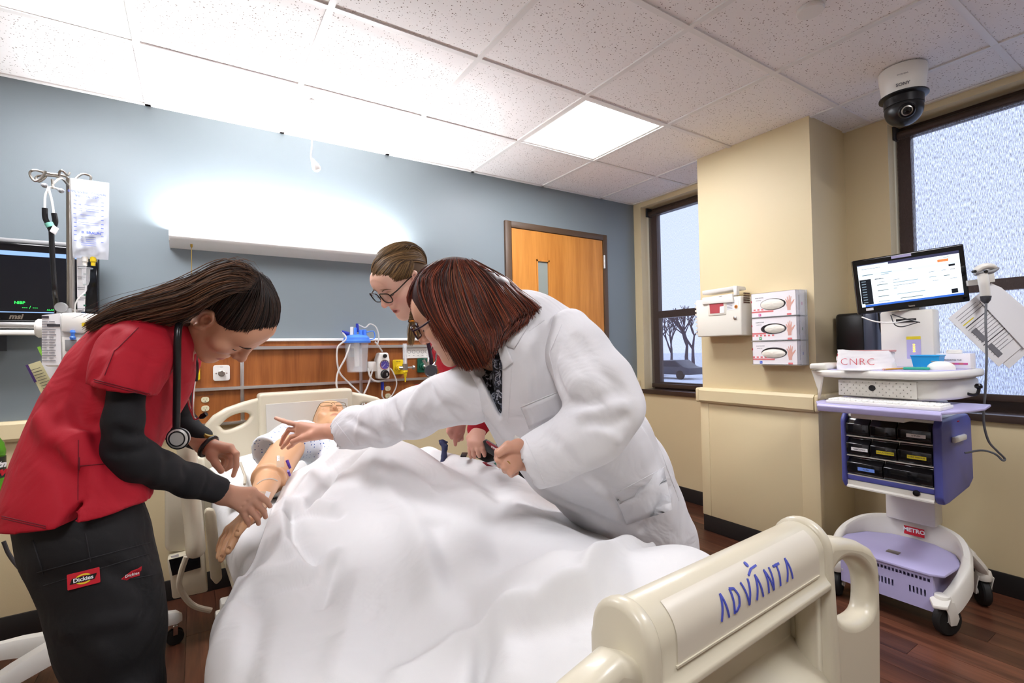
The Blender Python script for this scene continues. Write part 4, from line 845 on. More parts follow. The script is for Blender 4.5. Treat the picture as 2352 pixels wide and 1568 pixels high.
# paper towel dispenser
t = thing('towel_dispenser', 'black paper towel dispenser on the wall behind the computer cart', 'dispenser', (3.12, 1.25, 1.05))
MB().box((3.02, 1.175, onX(1905, 825, 3.02)[2]), (XR-.001, 1.325, onX(1905, 722, 3.02)[2])).build('body', 'black_plastic', t, bevel=.018, seg=3)
MB().box((2.99, 1.115, onX(1955, 823, 3.02)[2]), (XR-.003, 1.18, onX(1955, 718, 3.02)[2])).build('front_cover', mat('cover_blue_grey', '#4b5162', .3), t, bevel=.02, seg=3)
# ceiling dome camera
cc = onZ(2074, 158, ZC); cx, cy = cc[0]+.01, cc[1]+.005
t = thing('security_camera', 'white and black ball security camera hanging from ceiling by the window', 'camera', (cx, cy, ZC-.26))
MB().lathe((cx, cy, ZC-.002), [(.089, 0), (.091, -.004), (.090, -.03), (.080, -.115), (.078, -.12)], (0, 0, 1), 40).build('base_housing', 'white_plastic', t, smooth=True)
MB().lathe((cx, cy, ZC-.12), [(.080, 0), (.092, -.004), (.092, -.010), (.075, -.016), (.074, -.05)], (0, 0, 1), 40).build('swivel_collar', 'black_plastic', t, smooth=True)
MB().lathe((cx, cy, ZC-.185), [(.003, .072)]+[(.073*math.sin(a), .073*math.cos(a)) for a in np.linspace(.15, math.pi-.05, 16)], (0, 0, 1), 36).build('ball_housing', 'black_plastic', t, smooth=True)
bc_ = A(cx, cy, ZC-.185); ld_ = unit(A(-.80, -.42, -.42))
MB().lathe(bc_, [(.034, .045), (.033, .068), (.028, .075), (.026, .068), (.001, .068)], ld_, 28).build('lens_barrel', 'black_plastic', t, smooth=True)
MB().lathe(bc_, [(.022, .0675), (.021, .073), (.017, .0745), (.016, .070), (.001, .070)], ld_, 24).build('lens_ring', 'steel', t, smooth=True)
MB().lathe(bc_, [(.015, .0695), (.009, .0725), (.001, .0735)], ld_, 20).build('lens_glass', 'black_gloss', t, smooth=True)
fd = unit(A(-cx, -cy, 0)); fs_ = np.cross(A(0, 0, 1), fd)
text('brand_lettering', 'SONY', .019, 'ink_grey', t, frame(A(cx, cy, ZC-.098)+fd*.0835, fs_*1, (0, 0, 1)), bold=.0004)
text('model_print', 'IP CAMERA', .008, 'ink_grey', t, frame(A(cx, cy, ZC-.055)+fd*.0885, fs_, (0, 0, 1)))
sd = onZ(1861, 23, ZC); 
tag(MB().lathe((sd[0], sd[1], ZC+.003), [(.046, 0), (.047, -.008), (.043, -.013), (.001, -.014)], (0, 0, 1), 32).build('concealed_sprinkler', 'tee_white', smooth=True), 'round blank off-white sprinkler disc on a ceiling tile', 'sprinkler')

# ------------------------------------------------------------------ computer cart
K = thing('computer_cart', 'white and lilac mobile computer cart with bins on four casters', 'cart', (2.80, .95, 0))
def cbox(n, lo, hi, m, bevel=.004, par=None, seg=2): return MB().box(lo, hi).build(n, m, par or K, bevel, seg)
# U-shaped base
up = smooth_path([A(2.600, .765, .155), A(2.66, .735, .215), A(2.76, .725, .285), A(2.87, .775, .335), A(2.93, .87, .355), A(2.945, .965, .36), A(2.93, 1.06, .355), A(2.87, 1.155, .335), A(2.76, 1.205, .285), A(2.66, 1.195, .215), A(2.600, 1.165, .155)], 6)
G = []
for i, p in enumerate(up):
    tn = unit((up[min(i+1, len(up)-1)]-up[max(i-1, 0)])*A(1, 1, 0)); nn = A(-tn[1], tn[0], 0); s = abs(i/(len(up)-1)*2-1); hh = .125-.03*s**2; th_ = .017+.004*s
    G.append([p-nn*th_-A(0, 0, hh), p-nn*th_-A(0, 0, .012), p-nn*th_*.55, p+nn*th_*.55, p+nn*th_-A(0, 0, .012), p+nn*th_-A(0, 0, hh), p-nn*th_-A(0, 0, hh)])
MB().grid(G).build('base_arch', 'cart_white', K, smooth=True, sharp=50)
for y, s in ((.765, -1), (1.165, 1)):                     # rear legs
    MB().tube(smooth_path([A(2.925, .965+s*.165, .285), A(2.965, .965+s*.2, .235), A(3.02, .965+s*.225, .165), A(3.03, .965+s*.225, .135)], 5), [.035]*5+[.03]*5+[.024]*6, 12, flat=.7).build('rear_leg', 'cart_white', K, smooth=True)
def caster(c, d):
    d = unit(d); n = A(-d[1], d[0], 0); c = A(c[0], c[1], 0); ax = c+d*.018
    cs = MB().lathe(A(*c[:2], .165), [(.026, .0), (.030, -.02), (.027, -.045)], (0, 0, 1), 18)
    for s in (-1, 1):
        cs.poly([A(*c[:2], .145)+n*s*.024-d*.028, A(*c[:2], .145)+n*s*.024+d*.024, A(*ax[:2], .075)+n*s*.024+d*.03, A(*ax[:2], .048)+n*s*.024+d*.016, A(*ax[:2], .048)+n*s*.024-d*.014, A(*ax[:2], .09)+n*s*.024-d*.022], n*s*.005)
    f = cs.build('caster_fork', 'cart_white', K, bevel=.003, smooth=True)
    MB().lathe(A(*ax[:2], .061)-n*.018, [(.045, 0), (.056, .002), (.061, .008), (.061, .028), (.056, .034), (.045, .036)], n, 32).build('tyre', 'rubber_black', f, smooth=True)
    MB().lathe(A(*ax[:2], .061)-n*.022, [(.001, 0), (.012, 0), (.014, .004), (.044, .005), (.047, .008), (.047, .036), (.044, .039), (.014, .040), (.012, .044), (.001, .044)], n, 32).build('wheel_disc', 'cart_white', f, smooth=True)
    return f
f1 = caster((2.60, .765), (.72, -.30, 0)); caster((2.60, 1.165), (.9, .2, 0)); caster((3.03, .74), (.35, .25, 0)); caster((3.03, 1.19), (.5, .1, 0))
MB().poly([A(2.60, .765, .135)+v for v in (A(-.075, .01, -.012), A(-.06, -.035, -.006), A(0, -.03, .008), A(.02, .02, .008), A(-.03, .035, 0))], (0, 0, .016)).build('brake_pedal', 'cart_white', K, bevel=.006)
# shelf, vented power box
sh = [(2.575, .80), (2.60, .755), (2.76, .742), (2.86, .79), (2.915, .88), (2.925, .965), (2.915, 1.05), (2.86, 1.14), (2.76, 1.188), (2.60, 1.175), (2.575, 1.13)]
MB().poly([(x, y, .232+.02*(x-2.57)/.35) for x, y in sh], (0, 0, .012)).build('base_shelf', 'cart_lilac', K, bevel=.004)
bb = MB().box((2.64, .79, .085), (2.88, 1.14, .232))
for lo, hi in (((2.586, .79, .085), (2.64, .794, .232)), ((2.586, 1.136, .085), (2.64, 1.14, .232)), ((2.586, .79, .085), (2.64, 1.14, .089)), ((2.586, .79, .228), (2.64, 1.14, .232))): bb.box(lo, hi)
bb.build('battery_box', 'cart_lilac', K)
rc_ = lambda y0_, z0_, y1_, z1_: [(y0_, z0_), (y1_, z0_), (y1_, z1_), (y0_, z1_)]
plate('vented_front', rc_(.79, .085, 1.14, .232), [rc_(.80+k*.014, .205, .809+k*.014, .219) for k in range(24)]+[rc_(.815+g*.115+k*.013, .140, .822+g*.115+k*.013, .168) for g in range(3) for k in range(5)], .003, 0, 'cart_lilac', K, frame((2.586, 0, 0), (0, 1, 0), (0, 0, 1)))
hd = MB().obox((2.69, .965, .2525), A(.016, 0, .001), A(0, .024, 0), A(0, 0, .0016)).build('shelf_latch', 'steel', K, bevel=.001)
sg = plate('maker_plate', [(-.040, -.020), (.040, -.020), (.040, .020), (-.040, .020)], [], .001, 0, 'red_print', K, frame((2.907, .955, .302), (0, -1, 0), (0, 0, 1)))
text('maker_lettering', 'METRO', .026, 'paper', sg, frame((2.9058, .955, .305), (0, -1, 0), (0, 0, 1)), bold=.0009)
# column
cbox('column', (2.89, .865, .345), (2.985, 1.065, 1.06), 'cart_white', .012)
cbox('column_edge', (2.985, .93, .38), (3.01, 1.0, 1.0), 'cart_white', .004)
# bin module
YA, YZ, XF, XBk = .765, 1.085, 2.555, 2.915
for y0_, y1_ in ((YA-.03, YA), (YZ, YZ+.022)):
    MB().poly([(XF-.012, y0_, .575), (XF-.012, y0_, .86), (XF+.01, y0_, .89), (XBk-.04, y0_, .895), (XBk, y0_, .87), (XBk+.01, y0_, .60), (XBk-.05, y0_, .57), (XF+.06, y0_, .545), (XF+.01, y0_, .545)], (0, y1_-y0_, 0)).build('side_panel', 'cart_violet', K, bevel=.008, seg=3)
cbox('module_body', (XF+.02, YA, .575), (XBk, YZ, .885), 'cart_white', .002)
MB().box((XF+.10, YA-.046, .79), (XF+.24, YA-.03, .815)).build('grab_handle', 'cart_white', K, bevel=.006)
text('maker_mark', 'METRO', .008, 'red_print', K, frame((XF+.19, YA-.0308, .872), (1, 0, 0), (0, 0, 1)))
zr = [(.790, .880), (.700, .785), (.612, .695)]
wd = (YZ-YA)
lbls = [[None, None, ('paper', 'IV PUSH')], [('paper', 'NARCOTICS'), ('label_yellow', 'INSULIN SYRINGES'), ('label_yellow', 'SUBQ NEEDLES')], [('label_blue', 'FLUSH'), None]]
for r_, (z0, z1) in enumerate(zr):
    spl = [0, .30, .62, 1] if r_ < 2 else [0, .45, 1]
    for k in range(len(spl)-1):
        ya_, yb2 = YZ-wd*spl[k]-.002, YZ-wd*spl[k+1]+.002
        MB().poly([(XF+.012, ya_, z1-.012), (XF+.012, ya_, z1-.006), (XF+.05, ya_, z1), (XF+.19, ya_, z1), (XF+.19, ya_, z0), (XF-.002, ya_, z0), (XF-.012, ya_, z0+.012), (XF-.014, ya_, z0+.055), (XF-.004, ya_, z0+.06)], (0, yb2-ya_, 0)).build('tilt_bin', 'drawer_smoke', K, bevel=.003)
        if lbls[r_][k]:
            m_, s_ = lbls[r_][k]; lm = plate('bin_label', rrect(-.033, -.0075, .033, .0075, .001), [], .0008, 0, m_, K, frame((XF-.0145, (ya_+yb2)/2-.008, z0+.030), (0, -1, 0), (0, 0, 1)))
            text('label_print', s_, .0085, 'ink_dark', lm, frame((XF-.0153, (ya_+yb2)/2-.008, z0+.030), (0, -1, 0), (0, 0, 1)))
    bx('shelf_edge', (XF-.004, YA, z0-.005), (XF+.2, YZ, z0-.001), 'cart_white', K)
cbox('lock_strip', (XF-.004, YA, .585), (XF+.03, YZ, .607), 'cart_violet', .002)
MB().poly([(XF-.004, YA, .583), (XF-.004, YA, .562), (XF-.014, YA, .556), (XF-.014, YA, .550), (XF+.04, YA, .550), (XF+.04, YA, .583)], (0, YZ-YA, 0)).build('base_lip', 'cart_white', K)
MB().lathe((XF-.004, YA+.06, .578), [(.013, 0), (.012, .006), (.004, .008)], (-1, 0, 0), 18).build('key_lock', 'black_plastic', K, smooth=True)
# keyboard tray
kz = .955
MB().poly([(2.205, .635, kz), (2.205, 1.045, kz), (2.29, 1.09, kz), (2.62, 1.11, kz), (2.62, .60, kz), (2.46, .58, kz), (2.31, .605, kz)], (0, 0, .010)).build('keyboard_tray', 'cart_lilac', K, bevel=.003)
MB().poly([(2.206, .635, kz+.009), (2.198, .635, kz), (2.206, .635, kz-.022), (2.215, .635, kz-.022), (2.215, .635, kz+.009)], (0, .41, 0)).build('tray_lip', 'cart_lilac', K, bevel=.003)
cbox('tray_slide', (2.32, .78, .90), (2.80, .97, kz), 'cart_white', .006)
# upper worktop and drawer
wz = 1.100
wt = [(2.30, 1.06), (2.29, 1.00), (2.295, .78), (2.33, .70), (2.41, .655), (2.56, .635), (2.72, .64), (2.80, .68), (2.82, .80), (2.82, 1.10), (2.40, 1.14)]
wts = [tuple(p) for p in smooth_path([(a, b_, 0) for a, b_ in wt+[wt[0]]], 4)[:-1, :2]]
plate('worktop', wts, [], .030, .012, 'cart_white', K, frame((0, 0, wz-.015), (1, 0, 0), (0, 1, 0)), 4)
plate('work_mat', [(2.56+(a-2.56)*.88, .9+(b_-.9)*.88) for a, b_ in wts], [], .003, .001, 'cart_lilac', K, frame((0, 0, wz+.0005), (1, 0, 0), (0, 1, 0)))
dwl = [(2.365, 1.03), (2.365, .75), (2.40, .70), (2.52, .665), (2.74, .66), (2.76, 1.05)]
MB().poly([(a, b_, .985) for a, b_ in dwl], (0, 0, .08)).build('drawer', 'cart_white', K, bevel=.014, seg=4)
hol_ = [ellipse(.745+j*.0235+(.011 if i % 2 else 0), 1.000+i*.0125, .0021, .0021, 8) for i in range(5) for j in range(13) if .757 < .745+j*.0235+(.011 if i % 2 else 0) < 1.018]
plate('perforated_front', rc_(.75, .992, 1.026, 1.058), hol_, .002, 0, 'cart_white', K, frame((2.355, 0, 0), (0, 1, 0), (0, 0, 1)))
rm = MB()
for lo, hi in (((2.355, .75, .992), (2.37, .752, 1.058)), ((2.355, 1.024, .992), (2.37, 1.026, 1.058)), ((2.355, .75, .992), (2.37, 1.026, .994)), ((2.355, .75, 1.056), (2.37, 1.026, 1.058))): rm.box(lo, hi)
rm.build('drawer_rim', 'cart_white', K)
MB().lathe((2.356, .90, 1.028), [(.013, 0), (.012, .004), (.002, .005)], (-1, 0, 0), 20).build('drawer_lock', 'black_plastic', K, smooth=True)
MB().tube(smooth_path([A(2.60, .668, 1.005), A(2.60, .648, 1.0), A(2.60, .635, 1.005), A(2.60, .630, 1.02), A(2.60, .630, 1.03)]), .006, 8).lathe((2.60, .630, 1.036), [(.004, -.012), (.012, -.006), (.013, .002), (.008, .010)], (0, 0, 1), 14).build('cable_hook', 'black_plastic', K, smooth=True)
MB().poly([(2.305, 1.06, wz-.01), (2.315, 1.12, wz-.004), (2.44, 1.15, wz), (2.44, 1.15, wz-.03), (2.37, 1.12, .965), (2.35, 1.10, .97)], (.012, .004, 0)).build('side_bracket', 'cart_white', K, bevel=.004)
cbox('wing_bin', (2.32, 1.06, wz), (2.50, 1.13, wz+.028), 'cart_white', .010, seg=3)
# screen tower
cbox('tower', (2.72, .80, wz), (2.80, 1.00, 1.36), 'cart_white', .010)
bp_ = plate('charge_sticker', rrect(-.026, -.05, .026, .05, .002), [], .001, 0, 'cart_lilac', K, frame((2.7192, .872, 1.19), (0, -1, 0), (0, 0, 1)))
plate('sticker_head', rrect(-.026, -.007, .026, .007, .001), [], .0012, 0, 'label_yellow', bp_, frame((2.7188, .872, 1.234), (0, -1, 0), (0, 0, 1)))
emis('amber_led', '#ffb640', 2.0)
for k in range(5): bx('led', (2.7183, .867, 1.170+k*.008), (2.719, .875, 1.175+k*.008), 'amber_led', bp_)
bx('port_recess', (2.718, .86, 1.305), (2.722, .935, 1.322), 'black_plastic', K)
cbox('rear_posts', (2.80, .86, .95), (2.88, .90, 1.2), 'cart_white', .004)
# monitor
tl, tr_, br, bl_ = W(1965, 597, 2.27), W(2221, 560, 2.12), W(2222, 690, 2.14), W(1966, 726, 2.28)
mc = (tl+tr_+br+bl_)/4; mx_ = unit((tr_+br)-(tl+bl_)); my_ = unit((tl+tr_)-(bl_+br)); my_ = unit(my_-mx_*np.dot(mx_, my_)); mn = np.cross(mx_, my_)
mw = np.linalg.norm((tr_+br)-(tl+bl_))/4; mh = np.linalg.norm((tl+tr_)-(bl_+br))/4
mon = thing('cart_monitor', 'black widescreen monitor showing a patient chart on the computer cart', 'monitor', mc-A(0, 0, mh))
def mf(a, b_, d=0.0): return frame(mc+mx_*a*mw+my_*b_*mh+mn*d, mx_, my_)
plate('housing', rrect(-mw, -mh, mw, mh, .006), [], .03, .006, 'black_gloss', mon, mf(0, 0, -.015))
MB().obox(mc-mn*.045, mx_*mw*.7, my_*mh*.7, mn*.02).build('rear_bulge', 'black_plastic', mon, bevel=.01)
emis('page_white', '#eef6ff', .86); emis('page_blue', '#cfe4f5', .72); emis('bar_violet', '#4a4a68', .45); emis('menu_dark', '#26282e', .5); emis('tab_orange', '#f07a4a', .8); emis('task_blue', '#3f6fd0', .6); emis('type_grey', '#8fa3b4', .55); emis('type_dark', '#4a5560', .45); emis('row_blue', '#d6e9f2', .78)
S0 = (-.925, -.74, .90, .80)
def rct(nm, x0, y0, x1, y1, m_, d, par): return plate(nm, [(x0*mw, y0*mh), (x1*mw, y0*mh), (x1*mw, y1*mh), (x0*mw, y1*mh)], [], .0004, 0, m_, par, mf(0, 0, d))
scr = rct('screen', S0[0], S0[1], S0[2], S0[3], 'page_white', .0006, mon)
rct('window_bar', S0[0], .70, S0[2], .80, 'bar_violet', .0009, scr); rct('browser_tab', S0[0], .70, -.35, .77, 'page_blue', .0011, scr)
rct('address_row', S0[0], .60, S0[2], .69, 'page_white', .0010, scr); rct('page_header', S0[0], .36, S0[2], .46, 'page_blue', .0010, scr)
rct('side_menu', S0[0]+.01, -.66, -.70, .26, 'menu_dark', .0011, scr); rct('order_button', .52, .49, .71, .58, 'tab_orange', .0012, scr); rct('header_button', .70, .30, .81, .37, 'menu_dark', .0012, scr); rct('corner_button', .70, -.64, .81, -.49, 'menu_dark', .0012, scr)
rct('task_bar', S0[0], S0[1], S0[2], -.67, 'task_blue', .0012, scr); rct('start_button', S0[0], -.90+.16, -.86, -.62, 'page_blue', .0014, scr)
for y in (.02, -.20, -.42, -.60): rct('table_row', -.66, y-.045, .88, y+.045, 'row_blue', .0011, scr)
for k in range(9): rct('menu_print', -.88, .17-.095*k, -.80, .195-.095*k, 'type_grey', .0013, scr)
for k, (x, y, w_) in enumerate([(-.63, .22, .16), (-.5, .42, .2), (-.5, .36, .14), (.0, .42, .06), (.35, .2, .1), (.57, .2, .08), (.72, .19, .08), (-.55, .1, .1), (-.3, .11, .12), (-.6, .0, .2), (-.3, .01, .45), (.35, .02, .12), (.6, .0, .1), (-.3, -.1, .4), (.4, -.12, .1), (-.6, -.21, .2), (-.3, -.2, .06), (.7, -.12, .12), (-.6, -.42, .2), (-.25, -.42, .5), (-.6, -.60, .2), (-.2, -.58, .4), (.62, .63, .1), (-.85, .63, .35), (-.85, .41, .2)]):
    rct('line_print', x, y-.010, x+w_, y+.010, 'type_grey' if k % 3 else 'type_dark', .0014, scr)
text('page_title', 'Orders', .012, 'type_dark', scr, mf(-.54, .22, .0016)); text('brand_lettering', 'hanns', .010, 'chrome', mon, mf(-.02, -.90, .0012), bold=.0003)
rct('asset_sticker', -.28, .86, .08, .95, 'cart_lilac', .0012, mon); rct('asset_sticker', -.86, -.88, -.72, -.79, 'paper', .0014, mon)
MB().obox(mc-mn*.07-my_*mh*.1, mx_*.045, my_*.045, mn*.03).build('mount_plate', 'cart_white', mon, bevel=.005)
MB().tube([mc-mn*.08, A(2.80, .90, 1.40), A(2.80, .90, 1.30)], .02, 12).build('mount_arm', 'cart_white', mon, smooth=True)
MB().box((2.76, .86, 1.34), (2.84, .94, 1.40)).build('mount_base', 'cart_white', mon, bevel=.006)
# cables
def cab(pts, r, m_, label, grp='cart cables'):
    return tag(MB().tube(smooth_path(pts, 8), r, 8).build('cable', m_, smooth=True), label, 'cable', grp)
cab([W(2018, 718, 2.37), W(2024, 760, 2.43), W(2038, 780, 2.46), W(2072, 806, 2.51)], .0048, 'cable_black', 'thick black cable drooping below the cart monitor')
cab([W(1980, 728, 2.22), W(2010, 738, 2.15), W(2050, 741, 2.1), W(2090, 735, 2.14), W(2112, 740, 2.17)], .0028, 'cable_white', 'white cable drooping below the cart monitor to the tower')
cab([W(2046, 724, 2.2), W(2055, 745, 2.12), W(2072, 750, 2.1), W(2095, 744, 2.14), W(2108, 740, 2.17)], .0022, 'cable_black', 'thin black cable plugged into the tower socket')
cab([W(2050, 722, 2.2), W(2080, 732, 2.12), W(2112, 740, 2.165)], .0024, 'cable_black', 'black cable running straight into the tower socket')
# scanner, arm, papers
t = thing('barcode_scanner', 'grey and white handheld barcode scanner hung in a holder beside the monitor', 'scanner', W(2262, 690, 2.05))
hd_ = [W(2238, 625, 2.06), W(2252, 615, 2.05), W(2268, 611, 2.04), W(2282, 614, 2.04)]
MB().tube(smooth_path(hd_, 6), [.010]*2+[.022]*10+[.020]*4+[.016]*3, 16, flat=.62).build('head', 'cart_white', t, smooth=True)
MB().tube(smooth_path([W(2236, 629, 2.065), W(2256, 626, 2.05), W(2276, 624, 2.04), W(2288, 616, 2.04)], 6), [.010]+[.018]*17+[.012], 14, flat=.5).build('head_trim', 'grey_plastic', t, smooth=True)
MB().tube(smooth_path([W(2256, 628, 2.05), W(2260, 650, 2.05), W(2263, 675, 2.06), W(2264, 684, 2.06)], 5), [.018]*6+[.017]*6+[.016]*4, 16).build('grip', 'cart_white', t, smooth=True)
MB().tube([W(2264, 680, 2.06), W(2264, 690, 2.06), W(2265, 697, 2.06)], [.019, .016, .006], 14).build('cord_cuff', 'dark_grey', t, smooth=True)
for x in (2234, 2260): MB().lathe(W(x, 624, 2.04), [(.006, 0), (.006, .012)], -FW, 10).build('holder_prong', 'black_plastic', t, smooth=True)
MB().obox(W(2240, 648, 2.12), mx_*.03, my_*.012, mn*.012).obox(W(2274, 632, 2.09), mx_*.012, my_*.03, mn*.008).build('holder_arm', 'cart_white', t, bevel=.003)
cab([W(2265, 694, 2.06), W(2264, 740, 2.02), W(2266, 820, 2.0), W(2263, 900, 2.0), W(2259, 950, 2.0), W(2262, 985, 2.0), W(2272, 1015, 2.0), W(2290, 1035, 2.0), W(2307, 1052, 2.0), W(2303, 1057, 2.0), W(2285, 1042, 2.02), W(2255, 1034, 2.04), W(2216, 1040, 2.06)], .0042, 'cable_grey', 'long grey scanner cord hanging in a loop beside the bins')
t = thing('chart_papers', 'bundle of printed chart sheets hanging askew from the scanner holder', 'papers', W(2290, 842, 2.10))
def sheet(pts, d, n_): return MB().poly([W(x, y, d) for x, y in pts], FW*.0012).build('sheet', 'paper', t)
s1 = sheet([(2178, 731), (2272, 655), (2385, 765), (2294, 842)], 2.105, 0)
sheet([(2190, 745), (2280, 665), (2400, 775), (2318, 846)], 2.113, 1); sheet([(2276, 650), (2300, 660), (2400, 745), (2352, 800), (2250, 690)], 2.099, 2)
def pln(x0, y0, x1, y1, w_, m_):
    d = unit(A(x1-x0, y1-y0)); n_ = A(-d[1], d[0])*w_/2
    MB().poly([W(x0+n_[0], y0+n_[1], 2.1035), W(x1+n_[0], y1+n_[1], 2.1035), W(x1-n_[0], y1-n_[1], 2.1035), W(x0-n_[0], y0-n_[1], 2.1035)], FW*.0005).build('line_print', m_, s1)
ux, uy = .775, -.632; vx_, vy_ = .66, .64
for k, (l, w_, m_) in enumerate([(60, 1, 'ink_grey'), (70, 1, 'ink_grey'), (84, 1.2, 'ink_grey'), (30, 2.5, 'label_yellow'), (90, 2, 'ink_dark'), (80, 1, 'ink_grey'), (80, 1.2, 'ink_grey'), (76, 1, 'ink_grey'), (70, 1, 'ink_grey'), (74, 1.2, 'ink_grey'), (84, 1, 'ink_grey'), (88, 2, 'ink_dark'), (60, 1, 'ink_grey'), (74, 1, 'ink_grey'), (50, 1, 'ink_grey'), (70, 1, 'ink_grey')]):
    o_ = 8+k*8.6; x0_, y0_ = 2184+o_*vx_*1.02+8*ux, 731+o_*vy_*1.02+8*uy
    pln(x0_, y0_, x0_+l*ux, y0_+l*uy, w_, m_)
for a_, b_ in ((58, 12), (112, 12)):
    x0_, y0_ = 2184+a_*vx_+b_*ux, 731+a_*vy_+b_*uy; MB().poly([W(x0_+p*vx_+q*ux, y0_+p*vy_+q*uy, 2.103) for p, q in ((0, 0), (40, 0), (40, 13), (0, 13))], FW*.0005).build('shaded_cell', 'ink_grey', s1)
# things on the worktop
T0 = wz+.002
def onW(x, df): p = W(x, 830, df); return A(p[0], p[1], T0)
t = thing('supply_bag', 'crumpled white paper bag with handwritten letters on the cart worktop', 'paper bag', A(2.44, .955, T0))
P = []
for i in range(9):
    row = []
    for j in range(17):
        a = 2*math.pi*j/16; s = i/8
        r1 = (.105*(1-.06*s)+.004*math.sin(7*a+i)); r2 = (.045*(1-.2*s)+.004*math.sin(5*a+2*i)); z = T0+.075*s*(1-.12*math.sin(a+.6))-.004*math.sin(3*a)*s
        c_ = A(2.44, .955, 0); e1, e2 = unit(A(.30, -.95, 0)), unit(A(.95, .30, 0)); row.append(c_+e1*r1*np.sign(math.cos(a))*abs(math.cos(a))**.6+e2*r2*np.sign(math.sin(a))*abs(math.sin(a))**.6+A(0, 0, z))
    P.append(row)
top = [sum(P[-1][:-1])/16+A(0, 0, -.01)]*17; P.append([p*.5+top[0]*.5+A(0, 0, .004*(-1)**j) for j, p in enumerate(P[-1])]); P.append(top)
MB().grid(P).build('bag', 'paper', t, smooth=True, sharp=50)
e1 = unit(A(.30, -.95, 0)); text('handwriting', 'CNRC', .042, 'red_print', t, frame(A(2.391, .965, T0+.032)-A(.002, 0, 0), e1, (0, 0, 1)), bold=-.0009, space=1.1)
MB().obox(A(2.43, 1.055, T0+.035), unit(A(.95, .3, 0))*.03, e1*.002, A(0, 0, .033)).build('red_edge', 'red_print', t)
MB().obox(A(2.45, .94, T0+.078), e1*.09, A(.03, .01, 0), A(0, 0, .004)).build('folded_flap', mat('flap_pink', '#b98c8c', .6), t, bevel=.003)
tag(MB().poly([onW(x, d_) for x, d_ in ((1922, 2.05), (1980, 1.99), (2052, 2.06), (1995, 2.14))], (0, 0, .004)).build('loose_paper', 'paper'), 'loose white papers lying flat in front of the supply bag', 'papers')
t = thing('pencil', 'yellow pencil lying on the cart worktop beside loose papers', 'pencil', onW(2057, 2.03))
a, b_ = onW(2032, 2.0)+A(0, 0, .004), onW(2083, 2.07)+A(0, 0, .004)
mat('pencil_yellow', '#e0a32c', .4); MB().tube([a, b_], .0037, 6).build('shaft', 'pencil_yellow', t); d = unit(a-b_); MB().tube([a, a+d*.012], .0039, 8).build('eraser', 'hand_print', t); MB().tube([b_, b_-d*.014], [.0036, .0005], 6).build('tip', 'card_cream', t)
t = thing('orange_marker', 'small orange capped pen end poking from the supply bag', 'pen', onW(2040, 2.1)); 
a = onW(2038, 2.1)+A(0, 0, .006); MB().tube([a, a+e1*.03], .006, 10).build('cap', 'sticker_orange', t, smooth=True); MB().tube([a-e1*.05, a], .005, 10).build('barrel', 'paper', t, smooth=True)
t = thing('timer', 'flat green plastic timer lying on the cart worktop', 'timer', onW(2104, 2.0)); mat('timer_green', '#2fa98a', .35)
c = onW(2104, 2.0); MB().obox(c+A(0, 0, .005), e1*.042, unit(A(.95, .3, 0))*.02, A(0, 0, .005)).build('case', 'timer_green', t, bevel=.003)
for k in range(4): MB().obox(c+e1*(-.022+.014*k)+A(0, 0, .0105), e1*.005, A(.006, .002, 0), A(0, 0, .0008)).build('button', 'mint', t)
c = onW(2161, 1.98); t = thing('computer_mouse', 'white computer mouse on the cart worktop edge', 'mouse', c)
MB().lathe(c, [(.001, 0)], (0, 0, 1), 4) if False else None
P = [[c+A(0, 0, 0)+e1*(.045*math.cos(a)*math.cos(e))+unit(A(.95, .3, 0))*(.030*math.sin(a)*math.cos(e))+A(0, 0, .034*math.sin(e)**.8) for a in np.linspace(0, 2*math.pi, 25)] for e in np.linspace(0, math.pi/2, 9)]
MB().grid(P).build('shell', 'white_plastic', t, smooth=True, sharp=180); MB().obox(c+e1*-.02+A(0, 0, .0325), e1*.010, A(.0015, 0, 0), A(0, 0, .002)).build('wheel', 'grey_plastic', t)
c = onW(2130, 2.06); t = thing('blue_cup', 'bright blue plastic tub on the cart worktop behind the mouse', 'tub', c); mat('tub_blue', '#1f9bd8', .35)
MB().poly([c+A(-.02, -.038, 0), c+A(.03, -.038, 0), c+A(.03, .038, 0), c+A(-.02, .038, 0)], (0, 0, .004)).build('base', 'tub_blue', t)
lo_ = [(-.022, -.040), (.032, -.040), (.032, .040), (-.022, .040)]; hi_ = [(-.028, -.048), (.038, -.048), (.038, .048), (-.028, .048)]
MB().grid([[c+A(a, b_, 0) for a, b_ in lo_+lo_[:1]], [c+A(a, b_, .055) for a, b_ in hi_+hi_[:1]]]).build('wall', 'tub_blue', t, solid=.0025)
MB().tube([c+A(a, b_, .055) for a, b_ in hi_+hi_[:1]], .003, 8).build('rim', 'tub_blue', t)
c = A(2.70, .705, T0); t = thing('wipes_box', 'white carton of prep pads with pink stripe on the cart worktop', 'carton', c)
MB().box((2.655, .665, T0), (2.72, .775, T0+.062)).build('carton', 'glove_box_card', t, bevel=.0015)
for k in range(7): bx('stripe_print', (2.6542, .770-.0138*(k+1), T0+.016), (2.655, .771-.0138*k, T0+.024), 'brick_print' if k % 2 else 'pink_print', t)
text('caption', 'Alcohol Prep Pads', .008, 'ink_grey', t, frame((2.6542, .722, T0+.036), (0, -1, 0), (0, 0, 1)))
c = A(2.69, .725, T0+.062); tag(MB().lathe(c, [(.022, 0), (.026, .002), (.026, .012), (.022, .016), (.001, .016)], (0, 0, 1), 24).build('tape_roll', 'white_plastic', smooth=True), 'small white roll sitting on top of the prep pad carton', 'roll')
